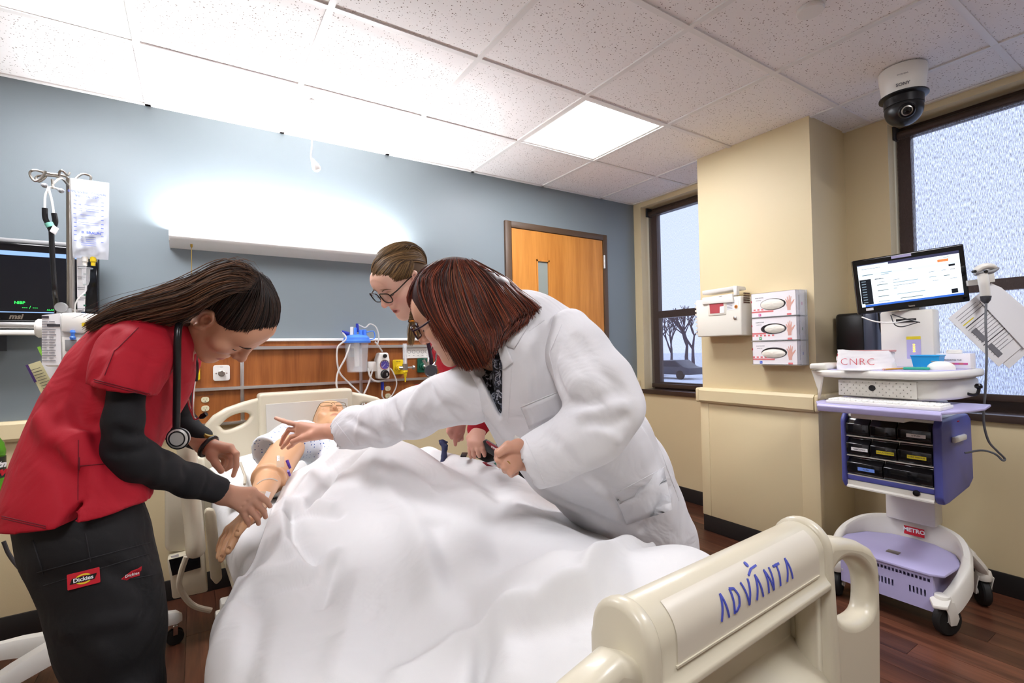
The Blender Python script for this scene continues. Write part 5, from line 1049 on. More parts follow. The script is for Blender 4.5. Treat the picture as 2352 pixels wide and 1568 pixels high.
# keyboard
kb = thing('keyboard', 'white computer keyboard on the lilac pull-out tray', 'keyboard', (2.31, .84, kz+.01))
MB().poly([(2.235, .645, kz+.010), (2.235, 1.025, kz+.010), (2.37, 1.025, kz+.010), (2.37, .645, kz+.010)], (0, 0, .014)).build('case', 'white_plastic', kb, bevel=.003)
km = None
for i in range(5):
    for j in range(18):
        x, y = 2.248+i*.0225, 1.012-j*.0208
        if km is None: o = MB().box((x, y-.0085, kz+.0235), (x+.018, y+.0085, kz+.030)).build('key', 'white_paint', kb, bevel=.0015, seg=1); km = o.data
        else: o = bpy.data.objects.new('key', km); COL.objects.link(o); o.location = (x+.009, y, kz+.0235); attach(o, kb)
# ================================================================== SIGNED DISTANCE MODELLING for bodies and cloth
class Vol:
    def __init__(s, lo, hi, h):
        s.lo = np.asarray(lo, float); s.h = h; s.n = np.maximum(np.ceil((np.asarray(hi, float)-s.lo)/h).astype(int)+1, 4)
        s.d = np.full(s.n, 1.0, np.float32); s.ax = [np.float32(s.lo[i])+np.float32(h)*np.arange(s.n[i], dtype=np.float32) for i in range(3)]
    def sl(s, lo, hi):
        a = np.clip(np.floor((np.asarray(lo)-s.lo)/s.h).astype(int), 0, s.n); b = np.clip(np.ceil((np.asarray(hi)-s.lo)/s.h).astype(int)+1, 0, s.n); return tuple(slice(x, y) for x, y in zip(a, b))
    def P(s, k): return s.ax[0][k[0]][:, None, None], s.ax[1][k[1]][None, :, None], s.ax[2][k[2]][None, None, :]
    def op(s, prim, k=0.0, mode='u'):
        lo, hi, fn = prim; m = k+s.h*4; sl = s.sl(np.asarray(lo)-m, np.asarray(hi)+m)
        if min(x.stop-x.start for x in sl) <= 0: return s
        b = fn(*s.P(sl)).astype(np.float32); a = s.d[sl]
        if mode == 'u':
            r = np.minimum(a, b)
            if k > 0: h = np.maximum(k-np.abs(a-b), 0)/k; r = r-h*h*k*.25
        elif mode == 's':
            b = -b; r = np.maximum(a, b)
            if k > 0: h = np.maximum(k-np.abs(a-b), 0)/k; r = r+h*h*k*.25
        s.d[sl] = r; return s
    def cut(s, p0, n):                              # keep the side where (p-p0).n < 0
        X, Y, Z = s.P((slice(None),)*3); s.d = np.maximum(s.d, ((X-p0[0])*n[0]+(Y-p0[1])*n[1]+(Z-p0[2])*n[2]).astype(np.float32)); return s
    def bump(s, pts, r, amp):                        # gaussian ridge (amp>0) or furrow (amp<0) along a polyline
        pts = [np.asarray(p, float) for p in pts]
        if len(pts) == 1: pts = pts*2
        for_lo = np.min(pts, 0)-2.2*r; for_hi = np.max(pts, 0)+2.2*r; sl = s.sl(for_lo, for_hi)
        if min(x.stop-x.start for x in sl) <= 0: return s
        X, Y, Z = s.P(sl); D = None; n = len(pts)-1
        for i in range(n):
            e = segd(X, Y, Z, pts[i], pts[i+1])[0]; D = e if D is None else np.minimum(D, e)
        s.d[sl] -= (amp*np.exp(-(D/r)**2)).astype(np.float32); return s
    def wave(s, amp, freq, seed, n=5, dirw=(1, 1, 1)):
        rg = np.random.default_rng(seed); X, Y, Z = s.P((slice(None),)*3); f = 0
        for _ in range(n):
            v = rg.normal(size=3)*np.asarray(dirw); v = v/np.linalg.norm(v)*freq*rg.uniform(.5, 1.5); f = f+np.sin(X*v[0]+Y*v[1]+Z*v[2]+rg.uniform(0, 6.28))
        s.d += (amp*f/math.sqrt(n)).astype(np.float32); return s
    def at(s, p):
        g = (np.asarray(p)-s.lo)/s.h; i = np.floor(g).astype(int)
        if (i < 0).any() or (i >= s.n-1).any(): return 1.0
        f = g-i; c = s.d[i[0]:i[0]+2, i[1]:i[1]+2, i[2]:i[2]+2]; c = c[0]*(1-f[0])+c[1]*f[0]; c = c[0]*(1-f[1])+c[1]*f[1]; return float(c[0]*(1-f[2])+c[1]*f[2])
    def march(s, o, d, t0, t1, step=.003):
        for t in np.arange(t0, t1, step):
            if s.at(o+d*t) < 0:
                a, b = t-step, t
                for _ in range(6):
                    c = (a+b)/2
                    if s.at(o+d*c) < 0: b = c
                    else: a = c
                return o+d*b
        return None
    def hit(s, x, y, t0=.5, t1=3.0):                 # surface point seen at a photo pixel
        return s.march(CAM, ray(x, y), t0, t1)
    def hits(s, pts, t0=.5, t1=3.0):
        return [p for p in (s.hit(x, y, t0, t1) for x, y in pts) if p is not None]
    def mesh(s, smooth=1):
        d = s.d; ins = d < 0; c = [d[i:i+s.n[0]-1, j:j+s.n[1]-1, k:k+s.n[2]-1] for i in (0, 1) for j in (0, 1) for k in (0, 1)]
        cnt = sum((q < 0).astype(np.int8) for q in c); act = (cnt > 0) & (cnt < 8); idx = np.argwhere(act); vid = -np.ones(act.shape, np.int64); vid[act] = np.arange(len(idx))
        cv = np.stack([q[act] for q in c], 1).astype(float); off = np.array([(i, j, k) for i in (0, 1) for j in (0, 1) for k in (0, 1)], float)
        acc = np.zeros((len(idx), 3)); num = np.zeros(len(idx))
        for a in range(8):
            for b in range(a+1, 8):
                if bin(a ^ b).count('1') != 1: continue
                m = (cv[:, a] < 0) != (cv[:, b] < 0); t = cv[m, a]/(cv[m, a]-cv[m, b]); acc[m] += off[a]+(off[b]-off[a])*t[:, None]; num[m] += 1
        V = s.lo+s.h*(idx+acc/num[:, None]); F = []
        for ax in range(3):
            o1, o2 = [(1, 2), (2, 0), (0, 1)][ax]
            sA = [slice(None)]*3; sB = [slice(None)]*3; sA[ax] = slice(0, -1); sB[ax] = slice(1, None); A_, B_ = ins[tuple(sA)], ins[tuple(sB)]
            e = np.argwhere(A_ != B_)
            if not len(e): continue
            ok = (e[:, o1] > 0) & (e[:, o2] > 0) & (e[:, o1] < s.n[o1]-1) & (e[:, o2] < s.n[o2]-1); e = e[ok]; fl = A_[tuple(e.T)]
            q = []
            for d1, d2 in ((1, 1), (0, 1), (0, 0), (1, 0)):
                f = e.copy(); f[:, o1] -= d1; f[:, o2] -= d2; q.append(vid[tuple(f.T)])
            q = np.stack(q, 1); q[~fl] = q[~fl][:, ::-1]; F.append(q)
        F = np.vstack(F); F = F[(F >= 0).all(1)]; use = np.zeros(len(V), bool); use[F.ravel()] = True; V = V[use]; F = (np.cumsum(use)-1)[F]
        for _ in range(smooth):
            S_ = np.zeros_like(V); C_ = np.zeros(len(V))
            for a, b in ((0, 1), (1, 2), (2, 3), (3, 0)):
                for i, j in ((a, b), (b, a)): np.add.at(S_, F[:, i], V[F[:, j]]); np.add.at(C_, F[:, i], 1)
            V = V*.4+.6*S_/np.maximum(C_, 1)[:, None]
        return V, F
def segd(X, Y, Z, a, b):
    ba = b-a; l2 = max(float(ba@ba), 1e-12); t = np.clip(((X-a[0])*ba[0]+(Y-a[1])*ba[1]+(Z-a[2])*ba[2])/l2, 0, 1)
    return np.sqrt((X-a[0]-t*ba[0])**2+(Y-a[1]-t*ba[1])**2+(Z-a[2]-t*ba[2])**2), t
def cone(a, b, ra, rb=None):
    a, b = np.asarray(a, float), np.asarray(b, float); rb = ra if rb is None else rb; r = max(ra, rb)
    def fn(X, Y, Z): D, t = segd(X, Y, Z, a, b); return D-(ra+(rb-ra)*t)
    return np.minimum(a, b)-r, np.maximum(a, b)+r, fn
def ball(c, r): return cone(c, np.asarray(c)+1e-6, r)
def ell(c, rad, R=None):
    c = np.asarray(c, float); rad = np.asarray(rad, float); R = np.eye(3) if R is None else np.asarray(R, float); m = float(max(rad))
    def fn(X, Y, Z):
        q = [(X-c[0])*R[0, i]+(Y-c[1])*R[1, i]+(Z-c[2])*R[2, i] for i in range(3)]
        k0 = np.sqrt(sum((q[i]/rad[i])**2 for i in range(3))); k1 = np.sqrt(sum((q[i]/rad[i]**2)**2 for i in range(3)))
        return k0*(k0-1)/np.maximum(k1, 1e-9)
    return c-m, c+m, fn
def econe(A_, B_):                                    # each: centre, width axis, depth axis, half width, half depth
    ca, ua, wa, a1, b1 = A_; cb, ub, wb, a2, b2 = B_; m = max(a1, a2, b1, b2); ba = cb-ca; l2 = float(ba@ba)
    def fn(X, Y, Z):
        t = np.clip(((X-ca[0])*ba[0]+(Y-ca[1])*ba[1]+(Z-ca[2])*ba[2])/l2, 0, 1); q = [X-ca[0]-t*ba[0], Y-ca[1]-t*ba[1], Z-ca[2]-t*ba[2]]
        u = [ua[i]+(ub[i]-ua[i])*t for i in range(3)]; w_ = [wa[i]+(wb[i]-wa[i])*t for i in range(3)]
        x = sum(q[i]*u[i] for i in range(3)); y = sum(q[i]*w_[i] for i in range(3)); z2 = np.maximum(sum(q[i]**2 for i in range(3))-x*x-y*y, 0)
        a = a1+(a2-a1)*t; b = b1+(b2-b1)*t; mn_ = np.minimum(a, b)
        k = np.sqrt((x/a)**2+(y/b)**2+z2/mn_**2); return (k-1)*mn_
    return np.minimum(ca, cb)-m, np.maximum(ca, cb)+m, fn
def sec(L, R, df, depth):                             # section from its two silhouette pixels: an ellipse whose tangent rays pass through them
    d1, d2 = unit(ray(*L)), unit(ray(*R)); m_ = unit(d1+d2); c = CAM+m_*(df/np.dot(m_, FW)); D = np.linalg.norm(c-CAM); ph = math.acos(np.clip(d1@m_, -1, 1))
    return (c, unit(d2-d1), m_, float(math.sqrt(max(D*D-depth*depth, .01))*math.tan(ph)), depth)
def loft(v, secs, k=.03):
    for a, b in zip(secs[:-1], secs[1:]): v.op(econe(a, b), k)
    return v
def limb(v, pts, rad, k=.02):
    for i in range(len(pts)-1): v.op(cone(pts[i], pts[i+1], rad[i], rad[i+1]), k)
    return v
def bounds(*pts, pad=.12):
    a = np.array(pts); return a.min(0)-pad, a.max(0)+pad
def solid(name, v, m, parent, smooth=1, col=None):
    V, F = v.mesh(smooth); return rawmesh(name, V, F, m, parent, cols=None if col is None else col(V))
def rotm(f, up):                                      # columns: right, forward, up
    f = unit(f); up = unit(np.asarray(up)-f*np.dot(f, up)); return np.stack([np.cross(f, up), f, up], 1)
# ---- head in local coordinates (x right, y forward, z up; origin between the ears)
def head_vol(h=.0022, nose=1.0, jaw=1.0, chin=0.0, mouth_open=0.0, ears=True):
    v = Vol((-.105, -.13, -.19), (.105, .14, .15), h)
    v.op(ell((0, -.018, .042), (.0735, .094, .085))).op(ell((0, .020, .0), (.066*jaw, .066, .080)), .03).op(ell((0, .030, -.045), (.052*jaw, .055, .060)), .03)
    for s in (-1, 1):
        v.op(cone((s*.054*jaw, -.002, -.045), (s*.018, .066+chin, -.098), .017, .016), .03)
        v.op(ell((s*.040, .056, -.012), (.026, .024, .020)), .022)
    v.op(ball((0, .070+chin, -.097), .019), .022).op(cone((-.030, .072, .034), (.030, .072, .034), .014), .02)
    v.op(ell((0, .060, .055), (.052, .030, .040)), .03)
    for s in (-1, 1):                                  # sockets and lidded eyes
        v.op(ell((s*.032, .094, .012), (.017, .016, .012)), .014, 's'); v.op(ell((s*.031, .0735, .010), (.0155, .0135, .0125)), .005)
        v.bump([(s*.020, .088, .0205), (s*.031, .090, .0225), (s*.043, .083, .020)], .0025, -.0022)
        v.bump([(s*.018, .087, .0035), (s*.031, .089, .0010), (s*.044, .082, .004)], .0018, -.0018)
    v.op(cone((0, .084, .026), (0, .084+.024*nose, -.016), .0085, .0095), .016).op(ball((0, .084+.026*nose, -.021), .0098), .010)
    for s in (-1, 1): v.op(ball((s*.0115, .093+.004*nose, -.025), .0078), .008)
    for s in (-1, 1): v.op(ell((s*.0062, .098+.008*nose, -.0315), (.0034, .006, .004)), .002, 's')
    v.op(ell((0, .068, -.058), (.027, .022, .022)), .02)
    lu = [(-.024, .0715, -.0595), (-.010, .0865, -.0545), (0, .088, -.0555), (.010, .0865, -.0545), (.024, .0715, -.0595)]
    ll = [(-.022, .0715, -.0615), (-.009, .0850, -.0675), (0, .0865, -.0685), (.009, .0850, -.0675), (.022, .0715, -.0615)]
    limb(v, lu, [.0025, .0042, .0044, .0042, .0025], .006); limb(v, ll, [.0025, .0052, .0056, .0052, .0025], .006)
    v.bump([(-.025, .074, -.0605), (-.010, .091, -.0605), (0, .092, -.0608), (.010, .091, -.0605), (.025, .074, -.0605)], .0024, -.0035)
    if mouth_open: v.op(ell((0, .090, -.0608-mouth_open*.4), (.013, .012, mouth_open)), .003, 's')
    v.bump([(0, .092, -.040), (0, .091, -.047)], .0035, -.0014)
    if ears:
        for s in (-1, 1):
            R = rotm((s*.25, 1, 0), (s*.25, -.25, 1)); v.op(ell((s*.074, -.012, .004), (.0095, .018, .031), R), .008)
            v.op(ell((s*.084, -.006, .008), (.008, .010, .017), R), .004, 's'); v.op(cone((s*.074, .001, -.022), (s*.076, -.004, -.026), .007), .006)
            v.bump([(s*.083, -.002, -.004), (s*.083, .002, .012)], .003, .002)
    return v
def head_tint(V, skin, lip, cheek):
    c = np.tile(np.array(skin), (len(V), 1)); d = np.sqrt(((V[:, 0])/.024)**2+((V[:, 2]+.0615)/.0105)**2); k = np.clip((1.15-d)/.3, 0, 1)*(V[:, 1] > .068)
    g = np.exp(-(((np.abs(V[:, 0])-.042)/.02)**2+((V[:, 2]+.02)/.022)**2))*(V[:, 1] > .03)
    g2 = np.exp(-((V[:, 0]/.014)**2+((V[:, 2]+.02)/.012)**2))*(V[:, 1] > .09)
    e = np.exp(-(((np.abs(V[:, 0])-.075)/.012)**2+((V[:, 2]-.005)/.03)**2+((V[:, 1]+.01)/.02)**2))
    g = np.clip(g*.6+g2*.6+e*.7, 0, 1); c = c*(1-g[:, None])+np.array(cheek)*g[:, None]; return c*(1-k[:, None])+np.array(lip)*k[:, None]
def place(V, R, o): return V@R.T+o
def brow_lash(v, R, o, parent, brow_m, lash_m, name='eyebrow', thick=.0022, far=True):
    def sy(x, z):
        p = v.march(A(x, .14, z), A(0, -1, 0), 0, .14, .001); return (p if p is not None else A(x, .09, z))
    for s in (-1, 1):
        b = [sy(s*x, z)+A(0, .0008, 0) for x, z in ((.016, .028), (.024, .0325), (.034, .0345), (.043, .0325), (.050, .027))]
        P = smooth_path(b, 5); MB().tube(place(np.array(P), R, o), [thick*.8]*5+[thick*1.1]*8+list(np.linspace(thick, .0005, len(P)-13)), 8).build(name, brow_m, parent, smooth=True)
        l = [sy(s*x, z)+A(0, .0006, 0) for x, z in ((.0175, .0045), (.024, .0022), (.031, .0014), (.038, .0022), (.0455, .0052))]
        P = smooth_path(l, 5); MB().tube(place(np.array(P), R, o), [.0006]*4+[.0013]*10+[.0012]*(len(P)-14), 6).build('lash_line', lash_m, parent, smooth=True)
# ---- hair strands: tubes interpolated between guide curves
def strands(guides, n, rad, jit, col0, col1, seed, pts=14, sides=4, taper=.25, sub=None):
    rg = np.random.default_rng(seed); Gd = []
    for g in guides:
        P = smooth_path(g, 10); L = np.concatenate([[0], np.cumsum(np.linalg.norm(np.diff(P, axis=0), axis=1))]); L /= L[-1]; t = np.linspace(0, 1, pts); Gd.append(np.stack([np.interp(t, L, P[:, i]) for i in range(3)], 1))
    Gd = np.array(Gd); k = len(Gd); V, F, C = [], [], []; base = 0
    for s in range(n):
        a = rg.uniform(0, k-1); i = min(int(a), k-2); f = a-i; P = Gd[i]*(1-f)+Gd[i+1]*f
        off = rg.normal(size=3)*jit; off2 = rg.normal(size=3)*jit; tt = np.linspace(0, 1, pts)[:, None]
        P = P+off*(1-tt)+off2*tt+np.sin(tt*rg.uniform(2, 7)+rg.uniform(0, 6))*rg.normal(size=3)*jit*.25
        T_ = np.gradient(P, axis=0); T_ /= np.linalg.norm(T_, axis=1)[:, None]+1e-9; a0 = np.cross(T_, [.3, .5, .8]); a0 /= np.linalg.norm(a0, axis=1)[:, None]+1e-9; b0 = np.cross(T_, a0)
        r = rad*rg.uniform(.6, 1.3)*((1-(1-taper)*np.linspace(0, 1, pts)**3)*np.minimum(1, .15+np.linspace(0, 1, pts)*7))[:, None]; th = np.linspace(0, 2*np.pi, sides, endpoint=False)
        ring = P[:, None, :]+r[:, :, None]*(np.cos(th)[None, :, None]*a0[:, None, :]+np.sin(th)[None, :, None]*b0[:, None, :])
        V.append(ring.reshape(-1, 3)); ii, jj = np.meshgrid(np.arange(pts-1), np.arange(sides), indexing='ij'); j2 = (jj+1) % sides
        F.append(np.stack([ii*sides+jj, ii*sides+j2, (ii+1)*sides+j2, (ii+1)*sides+jj], -1).reshape(-1, 4)+base); base += pts*sides
        c = np.array(col0)+(np.array(col1)-np.array(col0))*rg.uniform(0, 1)**1.5; C.append(np.tile(c*rg.uniform(.75, 1.2), (pts*sides, 1)))
    return np.vstack(V), np.vstack(F), np.vstack(C)
def linc(h): return np.array(lin(h)[:3])
def hairmesh(name, sets, m, parent):
    V = np.vstack([s[0] for s in sets]); C = np.vstack([s[2] for s in sets]); F = []; b = 0
    for s in sets: F.append(s[1]+b); b += len(s[0])
    return rawmesh(name, V, np.vstack(F), m, parent, cols=C)
mat('skin', '#d9a184', .42, attr='tint', sss=.08, bump=.05, bscale=700, spec=.4)
mat('hair', '#33211a', .48, attr='tint', spec=.5)
# ---- hand: joints given as world points
def hand(v, wrist, palm_pts, fingers, thumb, wr=.027, pr=.012, fr=.0078):
    """wrist: centre; palm_pts: the four knuckles; fingers: per finger [pip, dip, tip]; thumb: [base, mid, tip]"""
    wrist = np.asarray(wrist, float)
    for i, kn in enumerate(palm_pts):
        v.op(cone(wrist, kn, .018, pr), .014)
        if i: v.op(cone((palm_pts[i-1]+kn)/2*.6+wrist*.4, (palm_pts[i-1]+kn)/2, .013, pr*.9), .012)
    for kn, f in zip(palm_pts, fingers):
        p = [kn]+list(f); r = [fr*1.18, fr*1.08, fr*.98, fr*.84]
        for i in range(len(p)-1): v.op(cone(p[i], p[i+1], r[i], r[i+1]), .0035 if i else .008)
    t = list(thumb); v.op(cone(wrist*.75+palm_pts[0]*.25, t[0], .017, .0135), .014)
    for i in range(len(t)-1): v.op(cone(t[i], t[i+1], (.0125, .0105, .009)[i], (.0105, .009, .0078)[i]), .005 if i else .01)
    return v
# ================================================================== PILLOW, MANIKIN, SHEET
P = []
for sgn in (1, -1):
    rows = []
    for i in range(25):
        row = []
        for j in range(25):
            a, b_ = i/12-1, j/12-1; e = max(0, (1-a**4))*max(0, (1-b_**4)); k = .93+.07*min(abs(a), abs(b_))
            uu, vv = -.04+.40*a*k, .36+.27*b_*k; dent = (1-1/(1+math.exp(40*(uu+.27))))*(1/(1+math.exp(-50*(vv-.34))))  # the shoulders flatten it
            row.append(bed(uu, vv, .70+(sgn*.075*e**.55+.006*math.sin(7*a+3*b_)*e if sgn < 0 else (.075*e**.55+.006*math.sin(7*a+3*b_)*e)*(1-dent)-.062*dent*e)))
        rows.append(row)
    P.append(rows)
tag(MB().grid(P[0]).grid(P[1]).build('pillow', 'pillow_cloth', smooth=True, sharp=180), 'flat white pillow under the manikin at the head of the bed', 'pillow')
MK = thing('patient_manikin', 'tan training manikin lying in bed with glasses and dotted gown', 'manikin', bed(.08, 1.0, .64))
mat('manikin_skin', '#cf9f74', .38, attr='tint', spec=.45)
T1, T2 = linc('#d6a57c'), linc('#c28c66')
# head
hv = head_vol(.0026, nose=.9, jaw=1.05); hR = rotm((.04, -.44, .9), (.04, .9, .44)); ho = W(768, 934, 2.365)-hR@A(0, .11, -.021)
V, F = hv.mesh(1); Vh = place(V, hR, ho); Fh = F
# torso, arm, hand in one volume
sh, el, wrp = W(672, 1012, 2.02), W(622, 1092, 1.74), W(580, 1178, 1.44)
bv = Vol(*bounds(sh, el, wrp, W(505, 1290, 1.36), pad=.10), .0040)
bv.op(cone(sh, el, .064, .058)).op(cone(el+unit(wrp-el)*.02, wrp, .044, .028), .012)
d_ = unit(wrp-el); d_ = unit(el-sh); r1_ = unit(np.cross(d_, UP)); r2_ = np.cross(d_, r1_); ring = [el+d_*.030+(r1_*math.cos(a)+r2_*math.sin(a))*.056 for a in np.linspace(0, 2*math.pi, 17)]
bv.bump(ring, .010, .008).bump([p+d_*.018 for p in ring], .006, -.006)
kn = [W(551, 1212, 1.370), W(541, 1214, 1.390), W(533, 1216, 1.410), W(527, 1216, 1.430)]
hand(bv, wrp, kn, [[W(536, 1240, 1.340), W(530, 1254, 1.330), W(524, 1266, 1.320)], [W(524, 1244, 1.355), W(515, 1264, 1.340), W(508, 1284, 1.330)], [W(516, 1242, 1.385), W(508, 1262, 1.375), W(503, 1278, 1.365)], [W(512, 1238, 1.415), W(506, 1252, 1.415), W(503, 1264, 1.415)]],
     [W(570, 1196, 1.370), W(556, 1210, 1.340), W(545, 1226, 1.325)], pr=.0135, fr=.0105)
V2, F2 = bv.mesh(1)
tv = Vol(*bounds(bed(-.2, .25, .62), bed(.36, 1.9, .9), pad=.1), .009)      # body under the gown and sheet
loft(tv, [(bed(.08, .42, .76), EX, A(0, 0, 1), .16, .08), (bed(.08, .7, .75), EX, A(0, 0, 1), .15, .08), (bed(.08, 1.0, .73), EX, A(0, 0, 1), .14, .07)])
tv.op(cone(ho-A(0, 0, .03), bed(.08, .44, .77), .05), .03).op(cone(bed(.0, .46, .77), sh, .06, .05), .03)
for s in (-1, 1): tv.op(cone(bed(.08+s*.08, 1.05, .70), bed(.08+s*.08, 1.5, .695), .055, .042), .03).op(cone(bed(.08+s*.08, 1.5, .695), bed(.08+s*.08, 1.95, .685), .042, .035), .02)
V3, F3 = tv.mesh(1)
Vall = np.vstack([Vh, V2, V3]); Fall = np.vstack([Fh, F2+len(Vh), F3+len(Vh)+len(V2)])
C = np.vstack([head_tint(V, T1, linc('#b9846a'), T2), np.tile(T1, (len(V2)+len(V3), 1))])
rawmesh('body', Vall, Fall, 'manikin_skin', MK, cols=C)
mat('nail', '#b98a68', .25)
for (x, y, d, dx, dy) in ((545, 1219, 1.347, -6, 10), (526, 1258, 1.343, -5, 9), (509, 1277, 1.352, -3, 9)):
    p = bv.hit(x, y); p = W(x, y, d) if p is None else p; e1 = unit(W(x+dx, y+dy, d)-W(x, y, d)); e2 = unit(np.cross(e1, FW)); MB().lathe(p+FW*.0005, [(.0052, 0), (.0045, -.0011), (.001, -.0014)], FW, 12).build('fingernail', 'nail', MK, smooth=True)
# glasses on the manikin
def glasses(R, o, parent, m, y=.098, w=.026, h=.017, zc=.010, sq=.5, back=-.002, tiltz=.012, rim=.0016, bridge=.012):
    for s in (-1, 1):
        pts = []
        for t in np.linspace(0, 2*math.pi, 29):
            c, sn = math.cos(t), math.sin(t); pts.append(A(s*(.033+w*np.sign(c)*abs(c)**sq), y-.006*abs(c)*(1 if c > 0 else .3), zc+h*np.sign(sn)*abs(sn)**sq))
        MB().tube(place(np.array(pts), R, o), rim, 8, caps=False).build('rim', m, parent, smooth=True)
        V_ = place(np.array(pts[:-1]), R, o); c_ = V_.mean(0); MB()._add(list(V_)+[c_], [[i, (i+1) % 28, 28] for i in range(28)]).build('lens', 'glass', parent)
        MB().tube(place(smooth_path([A(s*(.033+w), y-.006, zc+h*.4), A(s*.070, y-.035, zc+h*.4), A(s*.079, .02, zc+tiltz), A(s*.080, -.02, zc+tiltz-.004), A(s*.078, -.035, zc-.012)], 6), R, o), rim*1.15, 8).build('temple', m, parent, smooth=True)
    MB().tube(place(smooth_path([A(-bridge+.003, y+.0005, zc+.004), A(0, y+.005, zc+.007), A(bridge-.003, y+.0005, zc+.004)], 5), R, o), rim, 8).build('bridge', m, parent, smooth=True)
g = thing('manikin_glasses', 'thin gold framed glasses on the lying manikin face', 'glasses', ho+A(0, 0, .08)); mat('thin_gold', '#8a7350', .3, .8)
glasses(hR, ho, g, 'thin_gold', y=.108, w=.028, h=.017, sq=.7, rim=.0013)
# gown with printed dots
m = mat('gown', '#e9edf4', .8); N, L = m.node_tree.nodes, m.node_tree.links; b = N['Principled BSDF']
tc = N.new('ShaderNodeTexCoord'); vo = N.new('ShaderNodeTexVoronoi'); vo.inputs['Scale'].default_value = 75; vo.inputs['Randomness'].default_value = .35; L.new(tc.outputs['Object'], vo.inputs['Vector'])
lt = N.new('ShaderNodeMath'); lt.operation = 'LESS_THAN'; lt.inputs[1].default_value = .22; L.new(vo.outputs['Distance'], lt.inputs[0])
mx = N.new('ShaderNodeMix'); mx.data_type = 'RGBA'; mx.inputs[6].default_value = lin('#e9edf4'); mx.inputs[7].default_value = lin('#5f76b0'); L.new(lt.outputs[0], mx.inputs[0]); L.new(mx.outputs[2], b.inputs['Base Color'])
gv = Vol(*bounds(sh, bed(.08, .4, .6), bed(.33, 1.0, .92), W(600, 1040, 1.92), pad=.13), .006)
loft(gv, [(bed(.08, .40, .765), EX, A(0, 0, 1), .13, .085), (bed(.08, .47, .765), EX, A(0, 0, 1), .185, .105), (bed(.08, .68, .755), EX, A(0, 0, 1), .170, .108), (bed(.08, .95, .735), EX, A(0, 0, 1), .155, .080)])
e0 = W(606, 1047, 1.885); dsl = unit(e0-sh); gv.op(cone(sh+A(.05, .03, .0), sh+dsl*.02, .080, .078), .05).op(cone(sh+dsl*.02, e0, .077, .076), .03)
gv.cut(e0-dsl*.01, dsl); gv.op(cone(e0+dsl*.012, e0-dsl*.012, .067, .060), .004, 's')
gv.op(cone(ho-A(0, 0, .02), bed(.09, .36, .80), .062), .02, 's')
gv.wave(.004, 38, 5)
for pts, r, a in (([(700, 985), (672, 1005), (655, 1030)], .012, -.009), ([(740, 970), (720, 1000), (700, 1040)], .014, .008), ([(625, 1000), (640, 1020), (655, 1025)], .010, -.006)):
    h_ = gv.hits(pts, 1.5, 2.6)
    if len(h_) > 1: gv.bump(h_, r, a)
solid('gown', gv, 'gown', MK, 2)
# dressing on the upper arm
dr1 = thing('arm_dressing', 'clear tape dressing with purple clamps on the manikin upper arm', 'dressing', W(652, 1075, 1.8)); mat('purple_clamp', '#5a3a9c', .35); mat('tape', '#e9d9c0', .2, trans=.3, alpha=.6)
def tpoint(x, y, lift=.002): p = bv.hit(x, y, 1.2, 2.4); p = W(x, y, 1.83) if p is None else p; return p-unit(ray(x, y))*lift
MB().grid([[tpoint(635+4.5*j, 1048+5*i, .003) for j in range(5)] for i in range(6)]).build('tape_patch', 'tape', dr1, smooth=True)
MB().grid([[tpoint(636+3*j, 1046+4*i, .003) for j in range(3)] for i in range(4)]).build('tape_strip', 'paper', dr1, smooth=True)
for x, y in ((661, 1062), (664, 1070), (663, 1086)): MB().tube([tpoint(x-2, y-5, .006), tpoint(x+2, y+5, .006)], .0055, 8).build('clamp', 'purple_clamp', dr1, smooth=True)
dr2 = thing('wrist_dressing', 'clear film dressing over the manikin wrist under the fingers', 'dressing', W(605, 1140, 1.6))
MB().grid([[tpoint(592+5*j, 1128+5*i, .0015) for j in range(5)] for i in range(5)]).build('film', 'tape', dr2, smooth=True)
MB().poly([tpoint(612, 1127, .004), tpoint(622, 1130, .004), tpoint(616, 1146, .004), tpoint(608, 1138, .004)], -FW*.001).build('tape_strip', 'paper', dr2)
tag(MB().tube(smooth_path([tpoint(590, 1112, .003), tpoint(597, 1106, .003), tpoint(605, 1102, .003), tpoint(613, 1100, .003), tpoint(621, 1099, .003), tpoint(629, 1100, .003), tpoint(637, 1104, .003)], 4), .0022, 8).build('arm_line', 'tube_clear', smooth=True), 'thin clear infusion line across the manikin elbow', 'tube')
tag(MB().tube(smooth_path([W(552, 1062, 1.9), W(558, 1080, 1.88), W(563, 1095, 1.86), W(562, 1112, 1.82)], 8), .005, 8).build('oxygen_tube', 'cable_beige', smooth=True), 'pale tube lying on the pillow beside the manikin arm', 'tube')

